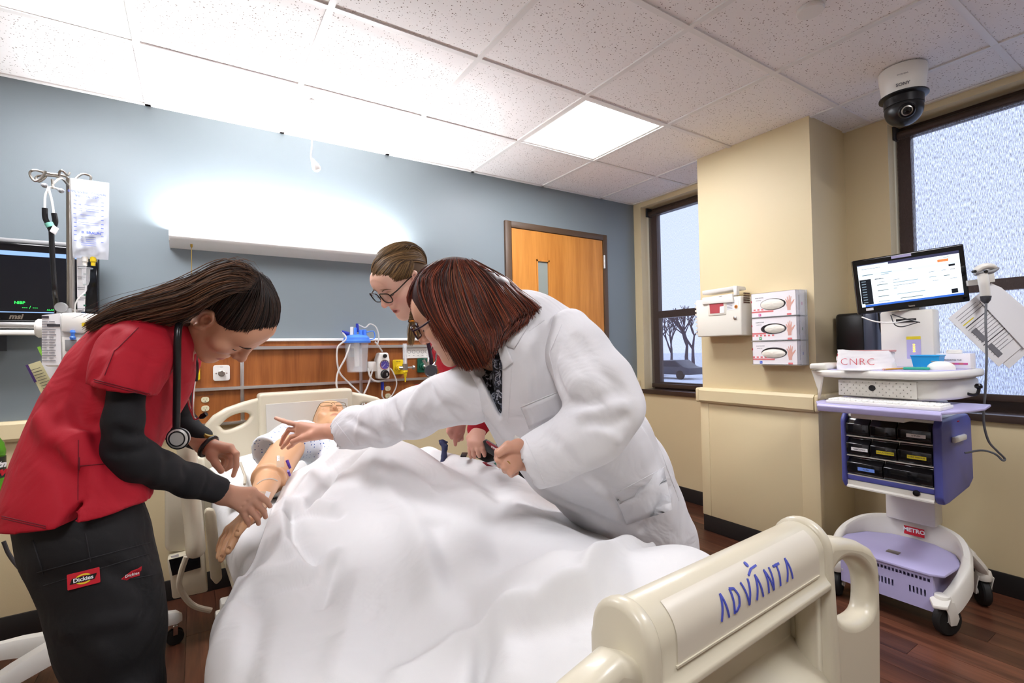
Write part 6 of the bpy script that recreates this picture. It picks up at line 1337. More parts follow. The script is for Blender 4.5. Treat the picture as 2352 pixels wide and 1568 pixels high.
# ---- sheet: cloth surface over mattress and body
hs, hvv = [-.9, -.56, -.50, -.42, -.37, -.31, -.25, -.12, 0, .3, .9], [1.50, 1.43, 1.36, 1.24, 1.13, .93, .78, .72, .72, .62, .62]
def sm(x, a, b_): t = np.clip((x-a)/(b_-a), 0, 1); return t*t*(3-2*t)
def height(u, v):
    z = .650+.012*np.exp(-((u+.25)/.2)**2)
    tor = (.230*np.exp(-(np.abs(u-.08)/.205)**3.2))*(1-sm(v, .95, 1.35))
    leg = (.125*np.exp(-(np.abs(u-.08)/.26)**3.0))*sm(v, .95, 1.35)*(1-.25*sm(v, 1.5, 1.9))
    foot = .075*np.exp(-((u+.06)/.12)**2-((v-2.04)/.11)**2)+.05*np.exp(-((u-.26)/.13)**2-((v-2.12)/.10)**2)
    tent = .035*np.exp(-((v-2.08)/.20)**2)*np.exp(-((u-.10)/.33)**4)
    arm = .05*np.exp(-((u+.36)/.07)**2)*np.exp(-((v-1.12)/.18)**2)
    left_ = .105*np.exp(-((u+.22)/.115)**2)*sm(v, .45, .7)*(1-sm(v, 1.05, 1.55))
    side_ = .112*np.exp(-((u-.40)/.11)**2)*(1-sm(v, 1.15, 1.7))
    return z+tor+leg+foot+tent+arm+side_+left_
FOLDS = []
def uvhit(x, y):
    z = .75
    for _ in range(12):
        p = onZ(x, y, z); u, v = float(np.dot(p-HC, EX)), float(np.dot(p-HC, EY)); z = .5*z+.5*float(height(np.array(u), np.array(v)))
    return u, v
def fold(px_, r, amp): FOLDS.append(([uvhit(*q) for q in px_], r, amp))
fold([(838, 1051), (880, 1110), (935, 1180), (970, 1260), (997, 1351)], 0.0382, 0.0203)
fold([(668, 1166), (673, 1232), (700, 1270), (726, 1299)], 0.0136, -0.0290); fold([(650, 1160), (655, 1235), (690, 1290)], 0.0170, 0.0174)
fold([(664, 1170), (726, 1179), (775, 1184)], 0.0136, -0.0174); fold([(640, 1160), (700, 1150), (760, 1165)], 0.0170, 0.0116)
fold([(715, 1150), (735, 1120), (765, 1085), (825, 1050)], 0.0153, -0.0406); fold([(690, 1130), (720, 1090), (780, 1045)], 0.0255, 0.0232)
fold([(492, 1332), (583, 1332), (707, 1309), (768, 1285)], 0.0255, 0.0203); fold([(500, 1365), (600, 1360), (700, 1340)], 0.0213, -0.0145)
fold([(469, 1456), (535, 1361), (650, 1270)], 0.0255, 0.0174); fold([(745, 1390), (760, 1330), (773, 1290)], 0.0187, -0.0174)
fold([(1126, 1413), (1040, 1470), (916, 1560)], 0.0255, 0.0174); fold([(1120, 1425), (1107, 1485), (1092, 1560)], 0.0136, -0.0377); fold([(1150, 1430), (1165, 1500), (1170, 1560)], 0.0255, 0.0174)
fold([(1126, 1409), (1230, 1372), (1345, 1330), (1511, 1253)], 0.0187, 0.0319); fold([(1150, 1440), (1300, 1390), (1400, 1360)], 0.0340, -0.0261)
fold([(1145, 1099), (1145, 1190), (1150, 1290)], 0.0425, -0.0174); fold([(1000, 1200), (1040, 1320), (1110, 1400)], 0.0298, -0.0145)
fold([(560, 1300), (600, 1420), (560, 1560)], 0.0255, -0.0145); fold([(820, 1330), (800, 1450), (780, 1560)], 0.0340, 0.0145); fold([(900, 1060), (985, 1120), (1010, 1150)], 0.0102, 0.0087)
ns, nt = 250, 300; ss = np.linspace(-.95, .66, ns); PP = np.zeros((nt, ns, 3))
vh = np.interp(ss, hs, hvv); tt = np.linspace(0, 1, nt)[:, None]
Vv = vh[None, :]+tt*(2.25-vh[None, :]); Ss = np.tile(ss, (nt, 1))
edge = np.where(Ss > 0, .449, .455+.03*np.sin(Vv*9)); over = np.abs(Ss)-edge; R0 = np.where(Ss > 0, .012, .07)
th_ = np.clip(over/R0, 0, math.pi/2); side = np.sign(Ss)
Uu = np.where(over > 0, side*(edge+R0*np.sin(th_)), Ss); drop = np.where(over > 0, R0*(1-np.cos(th_)), 0)+np.maximum(over-R0*math.pi/2, 0)
wav = np.clip((over-.05)/.25, 0, 1); Uu = Uu+side*wav*np.where(Ss > 0, .04, 1)*(.028+.034*np.sin(Vv*15+.6)+.014*np.sin(Vv*33))
Zz = height(np.where(over > 0, side*edge, Ss), Vv)-drop
def fd(px_, r):
    D = None
    for a, b_ in zip(px_[:-1], px_[1:]):
        a, b_ = A(*a), A(*b_); ba = b_-a; t = np.clip(((Uu-a[0])*ba[0]+(Vv-a[1])*ba[1])/(ba@ba), 0, 1); e = np.hypot(Uu-a[0]-t*ba[0], Vv-a[1]-t*ba[1]); D = e if D is None else np.minimum(D, e)
    r = max(r, .019); return .85*np.exp(-(D/r)**2)+.22*np.exp(-D/r)
for px_, r, amp in FOLDS: Zz = Zz+amp*fd(px_, r)*(1-np.clip(over/.15, 0, 1))
rg = np.random.default_rng(3)
for _ in range(9):
    a = rg.uniform(0, 6.28); f = rg.uniform(8, 26); Zz = Zz+.0022*np.sin(f*(Uu*math.cos(a)+Vv*math.sin(a)*.6)+rg.uniform(0, 6))
hem = np.exp(-((Vv-vh[None, :])/.02)**2); Zz = Zz+.006*hem
Zz = np.maximum(Zz, .22)
for i in range(3): PP[..., i] = HC[i]+EX[i]*Uu+EY[i]*Vv
PP[..., 2] = Zz
mb = MB().grid(PP); V = np.array(mb.v); F = np.array(mb.f)
# fold the doubled hem band back over the top edge
bs = tag(rawmesh('bed_sheet', V, F, 'linen'), 'white rumpled sheet draped over the manikin and bed side', 'sheet')
md = bs.modifiers.new('thickness', 'SOLIDIFY'); md.thickness = .004; md.offset = -1
# ================================================================== WOMAN IN RED SCRUBS (bent over the bed side)
NU = thing('person', 'person in red scrub top and black trousers bending over the bed rail', 'person', W(200, 1400, 1.1)*A(1, 1, 0))
SKN, LIP, CHK = linc('#cf9a7c'), linc('#a8584e'), linc('#bd7a62')
mat('red_scrub', '#ab0520', .75, bump=.08, bscale=500, wr=.8, wscale=7); mat('black_knit', '#0f0f13', .8, bump=.1, bscale=700); mat('black_trouser', '#0c0b0e', .75, bump=.1, bscale=500, wr=.5, wscale=8); mat('stitch_dark', '#6d1020', .8)
hv = head_vol(.0022, nose=.95); hR = rotm((.424, -.001, -.906), (.694, -.641, .326)); hO = A(.068, 1.42, 1.31)
# body: arms and hands in one volume, torso core in another, head
nb = W(412, 752, 1.22)
wr1 = W(512, 1135, 1.30)
k1 = [W(578, 1128, 1.338), W(572, 1141, 1.333), W(562, 1154, 1.328), W(551, 1163, 1.323)]
fg = [[W(600, 1140, 1.351), W(613, 1150, 1.363), W(620, 1162, 1.375)], [W(594, 1160, 1.348), W(606, 1174, 1.361), W(610, 1187, 1.373)], [W(580, 1176, 1.341), W(591, 1190, 1.353), W(594, 1202, 1.365)], [W(561, 1182, 1.335), W(568, 1194, 1.343), W(570, 1206, 1.353)]]
ha = Vol(*bounds(wr1, W(470, 1115, 1.26), *fg[0], *fg[2], W(590, 1190, 1.40), pad=.05), .0022)
hand(ha, wr1, k1, fg, [W(552, 1158, 1.385), W(572, 1172, 1.395), W(590, 1182, 1.405)]); ha.op(cone(W(465, 1112, 1.25), wr1, .026, .025), .012)
for a_, b_ in zip(k1[:-1], k1[1:]): ha.bump([(a_+b_)/2-FW*.012+RT*.005, (a_+b_)/2-FW*.012-RT*.012], .004, -.0025)
wr2 = W(470, 1022, 1.46)
k2 = [W(528, 1028, 1.44), W(520, 1032, 1.46), W(512, 1037, 1.48), W(505, 1043, 1.495)]
fg2 = [[W(543, 1042, 1.43), W(543, 1070, 1.43), W(536, 1092, 1.43)], [W(534, 1052, 1.45), W(530, 1070, 1.45), W(519, 1078, 1.45)], [W(526, 1054, 1.475), W(522, 1070, 1.475), W(512, 1076, 1.475)], [W(516, 1056, 1.495), W(512, 1068, 1.495), W(505, 1072, 1.495)]]
hb = Vol(*bounds(wr2, *k2, *fg2[0], W(440, 1000, 1.47), pad=.05), .0024)
hand(hb, wr2, k2, fg2, [W(486, 1045, 1.43), W(496, 1064, 1.42), W(508, 1081, 1.42)]); hb.op(cone(W(440, 1000, 1.47), wr2, .026, .025), .012)
core = Vol(*bounds(nb, W(180, 1180, 1.08), W(270, 1040, 1.03), W(480, 1120, 1.26), W(400, 960, 1.5), hO, pad=.16), .010)
loft(core, [sec((350, 720), (430, 790), 1.22, .07), sec((290, 770), (420, 860), 1.20, .12), sec((190, 950), (330, 1010), 1.12, .10), sec((90, 1170), (280, 1170), 1.06, .11)])
limb(core, [W(320, 800, 1.06), W(280, 1045, 1.04), W(480, 1118, 1.26)], [.03, .022, .022]); limb(core, [W(430, 800, 1.40), W(400, 962, 1.5), W(460, 1012, 1.47)], [.03, .025, .022])
nk = Vol(*bounds(nb, hO, pad=.10), .0035); nk.op(cone(hO+hR@A(0, -.02, -.05), W(425, 762, 1.235), .046, .050)).op(cone(W(425, 762, 1.235), W(395, 775, 1.22), .050, .065), .03)
V, F = hv.mesh(1); V = V.copy(); low = V[:, 2] < -.03; V[low, 2] = -.03+(V[low, 2]+.03)*.90
Vs, Fs, Cs = [place(V, hR, hO)], [F], [head_tint(V, SKN, LIP, CHK)]; n0 = len(V)
for vv, tn in ((nk, SKN), (ha, linc('#c9977e')), (hb, linc('#c9977e')), (core, SKN)):
    a_, b_ = vv.mesh(1); Vs.append(a_); Fs.append(b_+n0); Cs.append(np.tile(tn, (len(a_), 1))); n0 += len(a_)
rawmesh('body', np.vstack(Vs), np.vstack(Fs), 'skin', NU, cols=np.vstack(Cs))
mat('brow_dark', '#2a1a14', .7); mat('lash', '#17100e', .6)
brow_lash(hv, hR, hO, NU, 'brow_dark', 'lash')
# hair: cap, swept strands, tie, ponytail
HB0, HB1 = linc('#16100e'), linc('#3c271d')
cp = Vol((-.10, -.13, -.10), (.10, .12, .16), .003)
cp.op(ell((0, -.018, .044), (.0790, .1005, .0920))).op(ell((0, -.06, -.01), (.060, .045, .055)), .03)
cp.op(ell((0, .098, -.005), (.085, .066, .062)), .012, 's').op(ell((0, .055, -.075), (.095, .062, .090)), .01, 's')
for s in (-1, 1): cp.op(ell((s*.085, .000, -.012), (.030, .026, .036)), .006, 's')
V, F = cp.mesh(1); rawmesh('hair_cap', place(V, hR, hO), F, 'hair', NU, cols=np.tile(HB0, (len(V), 1)))
tie = A(0, -.056, .118)
def ell_slerp(a, b_, c, r, n):
    om = math.acos(np.clip(a@b_, -1, 1)); return [c+r*(math.sin((1-t)*om)*a+math.sin(t*om)*b_)/math.sin(om) for t in np.linspace(0, 1, n)]
def cap_guides(starts, tie, c=(0, -.018, .044), r=(.081, .1025, .094), fn=lambda q: q, mid=None):
    G = []; c = A(*c); r = A(*r)
    for st in starts:
        a = unit((A(*st)-c)/r); b_ = unit((tie-c)/r); om = math.acos(np.clip(a@b_, -1, 1)); pts = []
        if mid is None: pts = ell_slerp(a, b_, c, r, 7)
        else:
            m_ = unit(a*.55+b_*.45+A(*mid)); pts = ell_slerp(a, m_, c, r, 5)[:-1]+ell_slerp(m_, b_, c, r, 5)
        G.append(place(fn(np.array(pts)), hR, hO))
    return G
st = [(.078, -.03, -.03), (.078, .004, .024), (.070, .030, .036), (.058, .050, .060), (.042, .062, .080), (.018, .068, .092), (0, .070, .094), (-.02, .077, .085), (-.045, .07, .07), (-.07, .03, .03), (-.078, -.03, 0)]
s1 = strands(cap_guides(st, tie), 620, .0013, .0018, HB0, HB1, 1)
st2 = [(.07, -.06, -.055), (.05, -.09, -.05), (.02, -.105, -.045), (-.02, -.105, -.045), (-.06, -.08, -.045)]
s2 = strands(cap_guides(st2, tie), 260, .0014, .002, HB0, HB1, 2)
hairmesh('swept_hair', [s1, s2], 'hair', NU)
tw = hO+hR@tie
MB().tube([tw+hR@A(.017*math.cos(a), .017*math.sin(a), 0) for a in np.linspace(0, 2*math.pi, 20)], .006, 8).build('hair_tie', 'black_plastic', NU, smooth=True)
PT0, PT1 = linc('#291a13'), linc('#80593f')
def pg(pts): return [W(*q) for q in pts]
gd = [pg([(578, 636, 1.14), (560, 607, 1.13), (515, 609, 1.13), (440, 640, 1.13), (350, 675, 1.12), (275, 703, 1.12), (205, 745, 1.12)]),
      pg([(576, 638, 1.12), (550, 618, 1.10), (505, 625, 1.09), (430, 660, 1.09), (350, 688, 1.09), (275, 712, 1.09), (208, 752, 1.09)]),
      pg([(574, 642, 1.12), (540, 634, 1.09), (495, 645, 1.07), (430, 678, 1.07), (355, 698, 1.07), (285, 716, 1.07), (215, 750, 1.08)]),
      pg([(570, 648, 1.13), (530, 652, 1.10), (488, 668, 1.08), (440, 698, 1.08), (385, 712, 1.08), (330, 720, 1.08), (262, 735, 1.08)]),
      pg([(566, 652, 1.15), (520, 668, 1.13), (480, 692, 1.12), (440, 722, 1.12), (410, 735, 1.11), (385, 738, 1.11), (345, 732, 1.10)])]
hairmesh('ponytail', [strands(gd, 900, .0017, .0055, PT0, PT1, 3, pts=18, taper=.3), strands(gd, 120, .0009, .012, PT0, linc('#7a5a44'), 4, pts=18, taper=.2)], 'hair', NU)
lw = [[hO+hR@A(.076, -.02, -.035), hO+hR@A(.070, -.012, -.07), hO+hR@A(.06, -.005, -.10)], [hO+hR@A(.073, -.035, -.04), hO+hR@A(.066, -.03, -.08), hO+hR@A(.055, -.02, -.115)]]
hairmesh('loose_wisps', [strands(lw, 26, .0007, .004, HB0, HB1, 5)], 'hair', NU)
# red top
tv = Vol(*bounds(W(395, 730, 1.2), W(-8, 1230, 1.06), W(450, 900, 1.42), W(211, 900, .98), W(345, 1180, 1.25), pad=.05), .0052)
loft(tv, [sec((352, 710), (426, 792), 1.225, .080), sec((262, 724), (424, 850), 1.21, .165), sec((170, 802), (408, 930), 1.18, .160), sec((112, 900), (372, 998), 1.145, .145), sec((66, 1010), (338, 1065), 1.11, .146), sec((26, 1110), (330, 1120), 1.085, .155), sec((-10, 1210), (344, 1200), 1.065, .165), sec((-20, 1260), (350, 1240), 1.06, .17)], .04)
limb(tv, [W(400, 825, 1.36), W(392, 885, 1.43)], [.062, .058], .05)
sv = Vol(*bounds(W(240, 745, 1.09), W(205, 900, 1.02), W(350, 930, 1.02), W(395, 845, 1.09), pad=.06), .0045)
loft(sv, [sec((262, 742), (400, 830), 1.13, .075), sec((236, 775), (388, 855), 1.09, .082), sec((218, 828), (368, 885), 1.05, .074), sec((209, 876), (350, 912), 1.03, .066), sec((206, 910), (348, 945), 1.025, .066)], .025)
hn = unit(W(270, 960, 1.02)-W(295, 850, 1.03)); hq = unit(W(348, 914, 1.025)-W(209, 880, 1.025)); hn = unit(hn-hq*np.dot(hn, hq)); sv.cut(W(278, 897, 1.025), hn)
sv.op(cone(W(278, 897, 1.03)+hn*.012, W(282, 880, 1.035), .050, .040), .004, 's').wave(.002, 26, 31)
bp0 = W(150, 1216, .915); e_a = W(344, 1172, 1.065)-W(-8, 1197, 1.065); bn = np.cross(e_a, FW); bn = unit(bn*np.sign(bn[2])*-1); tv.cut(bp0, bn)
tv.op(cone(W(425, 762, 1.235), W(452, 815, 1.235), .056, .040), .006, 's')
tv.op(econe((W(178, 1162, .95), RT, FW, .002, .11), (W(172, 1240, .95), RT, FW, .020, .11)), .0, 's')
tv.wave(.0028, 22, 8)
for pts, r, a in (([(225, 800), (205, 860), (190, 920), (165, 960)], .020, -0.0196), ([(245, 760), (215, 800), (200, 850)], .016, 0.0140), ([(350, 740), (300, 760), (262, 790)], .010, 0.0098), ([(180, 980), (215, 990), (250, 1005)], .014, -0.0140), ([(160, 950), (175, 1000), (180, 1060)], .018, 0.0168),
                   ([(190, 1000), (240, 985), (300, 990)], .014, 0.0140), ([(120, 1040), (160, 1090), (178, 1140)], .016, -0.0112), ([(170, 940), (195, 975), (250, 970)], .012, -0.0140), ([(90, 960), (120, 1010), (160, 1030)], .018, 0.0112), ([(235, 1000), (260, 1080), (300, 1130)], .02, -0.0112), ([(345, 830), (330, 880), (310, 900)], .012, -0.0084), ([(395, 850), (420, 900), (425, 960)], .014, -0.0112), ([(280, 770), (262, 830), (240, 880)], .014, 0.0084)):
    h_ = tv.hits(pts, .7, 1.7)
    if len(h_) > 1: tv.bump(h_, r, a)
for pts, r, a in (([(300, 770), (270, 820), (250, 870)], .014, .008), ([(350, 820), (330, 870), (322, 900)], .012, -.007), ([(262, 765), (240, 815), (222, 860)], .012, -.006)):
    h_ = sv.hits(pts, .7, 1.6)
    if len(h_) > 1: sv.bump(h_, r, a)
a_, b_ = tv.mesh(2); c_, d_ = sv.mesh(2)
top = rawmesh('scrub_top', np.vstack([a_, c_]), np.vstack([b_, d_+len(a_)]), 'red_scrub', NU)
def seam(v, pts, m, par, r=.0009, t0=.7, t1=2.0, name='seam'):
    h_ = v.hits(pts, t0, t1)
    if len(h_) > 1: return MB().tube([p-unit(p-CAM)*.0007 for p in h_], r, 6, caps=False).build(name, m, par)
def line(a, b_, n): return [(a[0]+(b_[0]-a[0])*t, a[1]+(b_[1]-a[1])*t) for t in np.linspace(0, 1, n)]
for off in (6, 11):
    seam(tv, [(x, y-off) for x, y in line((4, 1196), (105, 1219), 14)], 'stitch_dark', top); seam(tv, [(x, y-off) for x, y in line((186, 1222), (338, 1172), 18)], 'stitch_dark', top)
    seam(sv, [(x, y-off) for x, y in line((216, 882), (345, 916), 18)], 'stitch_dark', top)
seam(tv, line((182, 1070), (248, 1064), 10), 'stitch_dark', top); seam(tv, line((182, 1050), (182, 1078), 5), 'stitch_dark', top); seam(tv, line((180, 1010), (179, 1155), 14), 'stitch_dark', top, .0007)
seam(sv, line((318, 752), (270, 800), 10)+line((262, 806), (240, 862), 8), 'stitch_dark', top, .0009)
# black long-sleeved shirt
bs = Vol(*bounds(W(238, 860, 1.0), W(250, 1085, 1.04), W(505, 1130, 1.30), W(430, 820, 1.42), W(400, 975, 1.52), W(475, 1015, 1.48), pad=.07), .0048)
loft(bs, [sec((250, 850), (340, 872), 1.06, .045), sec((237, 960), (327, 975), 1.025, .046), sec((240, 1052), (322, 1010), 1.035, .046)], .02)
loft(bs, [sec((240, 1052), (325, 1010), 1.035, .046), sec((272, 1092), (352, 1020), 1.06, .046), sec((340, 1114), (388, 1042), 1.12, .044), sec((420, 1140), (452, 1072), 1.20, .040), sec((489, 1158), (520, 1099), 1.275, .036)], .025)
limb(bs, [W(396, 830, 1.40), W(402, 955, 1.49), W(418, 985, 1.49), W(472, 1014, 1.475)], [.055, .047, .045, .036])
bs.cut(W(505, 1129, 1.28), unit(W(560, 1150, 1.33)-W(480, 1118, 1.26)))
bs.wave(.0016, 30, 9)
for pts, r, a in (([(270, 985), (300, 1000), (325, 995)], .008, -.006), ([(262, 1010), (300, 1018), (330, 1012)], .008, .006), ([(250, 1040), (300, 1040), (340, 1030)], .009, -.005), ([(420, 1075), (430, 1100), (425, 1130)], .008, -.003), ([(475, 1090), (468, 1120), (455, 1145)], .004, -.003), ([(360, 1050), (365, 1080), (360, 1110)], .012, .004)):
    h_ = bs.hits(pts, .7, 1.7)
    if len(h_) > 1: bs.bump(h_, r, a)
solid('undershirt', bs, 'black_knit', NU, 2)
# trousers
kc = W(268, 1568, 1.09); legs = []
pv = Vol(*bounds(W(0, 1180, 1.06), W(380, 1540, 1.1), A(kc[0]-.10, kc[1]-.14, .06), A(kc[0]+.12, kc[1]+.2, .1), pad=.12), .0065)
loft(pv, [sec((15, 1150), (325, 1140), 1.075, .135), sec((58, 1250), (340, 1235), 1.07, .135), sec((104, 1350), (352, 1325), 1.075, .13), sec((130, 1420), (362, 1405), 1.08, .13), sec((152, 1480), (370, 1475), 1.085, .135), sec((182, 1568), (376, 1560), 1.09, .14)], .04)
lat = unit(ray(268, 1568)*A(1, 1, 0))
for s in (-1, 1):
    k0 = kc+lat*s*.075; an = A(k0[0], k0[1], .10); limb(pv, [k0, A(k0[0]+.005, k0[1], k0[2]-.15), an], [.085, .08, .078], .03)
    legs.append(an)
pv.wave(.003, 20, 12)
for pts, r, a in (([(150, 1450), (230, 1430), (300, 1420)], .014, .006), ([(235, 1490), (250, 1530), (245, 1565)], .014, .007), ([(95, 1330), (180, 1320), (260, 1300)], .012, -.003), ([(250, 1310), (330, 1350), (345, 1400)], .014, -.006)):
    h_ = pv.hits(pts, .6, 1.5)
    if len(h_) > 1: pv.bump(h_, r, a)
tr = solid('trousers', pv, 'black_trouser', NU, 2)
mat('pocket_line', '#1d1c20', .7)
for ln in (line((85, 1315), (345, 1245), 24), line((100, 1345), (345, 1270), 22), line((196, 1225), (208, 1290), 6), line((300, 1330), (350, 1320), 6), line((75, 1240), (100, 1320), 8)): seam(pv, ln, 'pocket_line', tr, .0011, .6, 1.6)
def patch(v, x, y, w_, h_, rot, m, par, name, lift=.0015, ext=.0012, t0=.6, t1=2.2):
    p0, pX, pY = v.hit(x, y, t0, t1), v.hit(x+9, y, t0, t1), v.hit(x, y-9, t0, t1); ex = unit(pX-p0); ey = unit(pY-p0); nz = unit(np.cross(ex, ey)); ey = np.cross(nz, ex); c, s = math.cos(rot), math.sin(rot)
    ax_, ay = ex*c+ey*s, -ex*s+ey*c
    return p0+nz*lift, ax_, ay, nz
p0, ax_, ay, nz = patch(pv, 193, 1328, 0, 0, math.radians(17), None, None, '')
lb = plate('brand_patch', rrect(-.025, -.0145, .025, .0145, .0015), [], .002, .0004, 'red_print', tr, frame(p0, ax_, ay))
plate('patch_oval', ellipse(0, 0, .0135, .0095, 24), [ellipse(0, 0, .0105, .0068, 24)], .0006, 0, 'label_yellow', lb, frame(p0+nz*.0014, ax_, ay)); plate('patch_bar', [(-.021, -.005), (.017, -.005), (.021, .005), (-.017, .005)], [], .0006, 0, 'black_plastic', lb, frame(p0+nz*.0018, ax_, ay))
text('patch_lettering', 'Dickies', .0105, 'paper', lb, frame(p0+nz*.0024, ax_, ay), bold=.0002)
p0, ax_, ay, nz = patch(pv, 296, 1319, 0, 0, math.radians(20), None, None, '')
lb = plate('brand_tag', [(-.020, -.009), (-.002, -.010), (.021, .002), (.021, .011), (-.004, -.002)], [], .0015, .0002, 'red_print', tr, frame(p0, ax_, ay))
lb = plate('brand_tag', [(-.020, -.008), (.019, -.008), (.019, .008), (.004, .007)], [], .0015, .0002, 'red_print', tr, frame(p0, ax_, ay))
text('tag_lettering', 'Dickies', .0085, 'paper', lb, frame(p0+nz*.0012+ax_*.005-ay*.001, ax_, ay))
mat('shoe', '#1c1c20', .5)
for an in legs:
    v = Vol(A(an[0]-.12, an[1]-.07, -.01), A(an[0]+.22, an[1]+.07, .14), .006); fx = A(1, 0, 0)
    v.op(cone(A(an[0]-.03, an[1], .045), A(an[0]+.06, an[1], .04), .042, .04)).op(cone(A(an[0]+.06, an[1], .038), A(an[0]+.15, an[1], .032), .042, .034), .02).op(cone(A(an[0]-.01, an[1], .06), A(an[0]-.01, an[1], .10), .038), .02); v.cut(A(0, 0, 0.0), A(0, 0, -1)); solid('shoe', v, 'shoe', NU, 1)
# stethoscope and watch of the woman in red
t = thing('worn_stethoscope', 'black stethoscope hanging round the neck of the bending person in red', 'stethoscope', W(405, 1020, 1.14))
sp = [W(430, 742, 1.17), W(414, 742, 1.12), W(408, 770, 1.10), W(407, 840, 1.10), W(406, 920, 1.11), W(405, 975, 1.12), W(405, 992, 1.12)]
MB().tube(smooth_path(sp, 8), .0078, 12).build('tube', 'black_plastic', t, smooth=True)
MB().tube(smooth_path([W(440, 752, 1.25), W(447, 778, 1.27), W(447, 802, 1.28), W(445, 830, 1.29)], 8), .0085, 12).build('neck_tube', 'black_plastic', t, smooth=True)
for pts in ([(444, 822, 1.29), (436, 840, 1.29), (438, 862, 1.29)], [(447, 822, 1.29), (450, 840, 1.29), (448, 875, 1.29)]): MB().tube(smooth_path(pg(pts), 6), .0065, 10).build('yoke', 'black_plastic', t, smooth=True)
for pts in ([(438, 860, 1.29), (431, 895, 1.30), (435, 930, 1.30), (447, 962, 1.30)], [(448, 872, 1.29), (444, 905, 1.30), (443, 940, 1.30), (448, 962, 1.30), (463, 957, 1.30)]): MB().tube(smooth_path(pg(pts), 6), .0032, 10).build('ear_tube', 'chrome', t, smooth=True)
MB().tube(pg([(459, 959, 1.30), (465, 956, 1.30), (474, 950, 1.30)]), [.004, .0075, .006], 10).build('ear_tip', 'black_plastic', t, smooth=True); MB().tube(pg([(445, 960, 1.31), (451, 957, 1.31)]), [.004, .006], 10).build('ear_tip', 'black_plastic', t, smooth=True)
ccp = W(408, 1007, 1.115); ca = unit(-FW+RT*.15)
MB().lathe(ccp, [(.012, -.014), (.022, -.012), (.024, -.004), (.023, .0), (.018, .004), (.018, -.001), (.001, -.001)], ca, 30).build('chest_piece', 'steel_light', t, smooth=True)
MB().lathe(ccp, [(.0235, -.004), (.0250, -.002), (.0250, .0), (.0235, .0008)], ca, 30).build('rim_ring', 'black_plastic', t, smooth=True); MB().lathe(ccp, [(.0175, .0034), (.0175, .0044), (.0150, .0046), (.0150, .0032)], ca, 28).build('bell_ring', 'black_plastic', t, smooth=True); MB().lathe(ccp, [(.0149, .0038), (.002, .0040)], ca, 28).build('diaphragm', 'steel_light', t, smooth=True)
MB().tube([W(405, 985, 1.12), ccp-ca*.006], [.008, .006], 10).build('stem', 'steel', t, smooth=True)
wt_ = thing('wristwatch', 'dark wristwatch on the person in red bending over the rail', 'watch', wr2)
wa = unit(W(505, 1040, 1.46)-W(440, 1000, 1.47)); wn_ = unit(np.cross(wa, FW)); wc = W(479, 1025, 1.460)
MB().tube([wc+wn_*.030*math.cos(a)+np.cross(wa, wn_)*.030*math.sin(a) for a in np.linspace(0, 2*math.pi, 28)], .0062, 8, caps=False).build('strap', 'black_plastic', wt_, smooth=True)
MB().lathe(wc+wn_*.0*1-np.cross(wa, wn_)*.0+UP*.030, [(.013, -.002), (.014, .002), (.012, .006), (.001, .006)], unit(UP+RT*.4), 20).build('case', 'brass', wt_, smooth=True)
# ================================================================== WOMAN IN WHITE COAT (reaching across the bed)
DO = thing('person', 'person in white lab coat and glasses reaching across the bed', 'person', A(1.40, 1.18, 0))
SK2, LP2, CK2 = linc('#dba98e'), linc('#b86a62'), linc('#cf8d78')
mat('coat', '#e3e2e5', .8, bump=.08, bscale=600, wr=.85, wscale=6); mat('coat_seam', '#e3e2e5', .8); mat('dark_trousers', '#1b1b20', .8)
hv = head_vol(.0022, nose=1.0, jaw=1.04); hR = rotm((-.639, .638, -.43), (-.482, .103, .87)); hO = A(.579, 1.175, 1.309)
V, F = hv.mesh(1); Vs, Fs, Cs = [place(V, hR, hO)], [F], [head_tint(V, SK2, LP2, CK2)]; n0 = len(V)
nk = Vol(*bounds(hO, W(1170, 800, 1.32), pad=.11), .004); nk.op(cone(hO+hR@A(0, -.015, -.05), W(1135, 800, 1.32), .050, .055)).op(cone(W(1135, 800, 1.32), W(1180, 830, 1.34), .055, .075), .03)
# reaching hand
wr1 = W(768, 990, 1.63); k1 = [W(692, 976, 1.67), W(689, 987, 1.672), W(691, 998, 1.67), W(697, 1007, 1.665)]
fg = [[W(665, 971, 1.69), W(650, 966, 1.70), W(634, 960, 1.71)], [W(664, 986, 1.70), W(652, 1003, 1.70), W(645, 1021, 1.70)], [W(670, 1003, 1.69), W(657, 1018, 1.69), W(648, 1028, 1.69)], [W(682, 1012, 1.68), W(670, 1022, 1.68), W(662, 1028, 1.68)]]
h1 = Vol(*bounds(wr1, *k1, *fg[0], *fg[2], W(810, 990, 1.6), pad=.04), .0026)
hand(h1, wr1, k1, fg, [W(716, 1000, 1.635), W(694, 1006, 1.64), W(672, 1014, 1.65)]); h1.op(cone(W(820, 992, 1.59), wr1, .030, .027), .012)
# near hand, a fist
wr2 = W(1214, 1052, 1.13); k2 = [W(1168, 1024, 1.115), W(1167, 1041, 1.105), W(1172, 1058, 1.10), W(1182, 1072, 1.10)]
f2 = [[W(1144, 1038, 1.10), W(1142, 1052, 1.125), W(1158, 1056, 1.15)], [W(1146, 1056, 1.09), W(1149, 1067, 1.115), W(1163, 1068, 1.14)], [W(1159, 1072, 1.085), W(1161, 1079, 1.11), W(1174, 1078, 1.13)], [W(1172, 1083, 1.088), W(1175, 1088, 1.11), W(1186, 1085, 1.125)]]
h2 = Vol(*bounds(wr2, *k2, *f2[0], *f2[3], pad=.05), .0024)
hand(h2, wr2, k2, f2, [W(1190, 1022, 1.095), W(1166, 1026, 1.085), W(1147, 1040, 1.08)]); h2.op(cone(W(1245, 1060, 1.13), wr2, .030, .027), .012)
core = Vol(*bounds(W(1120, 800, 1.3), W(1520, 1230, 1.55), W(820, 990, 1.6), W(1430, 960, 1.1), pad=.14), .011)
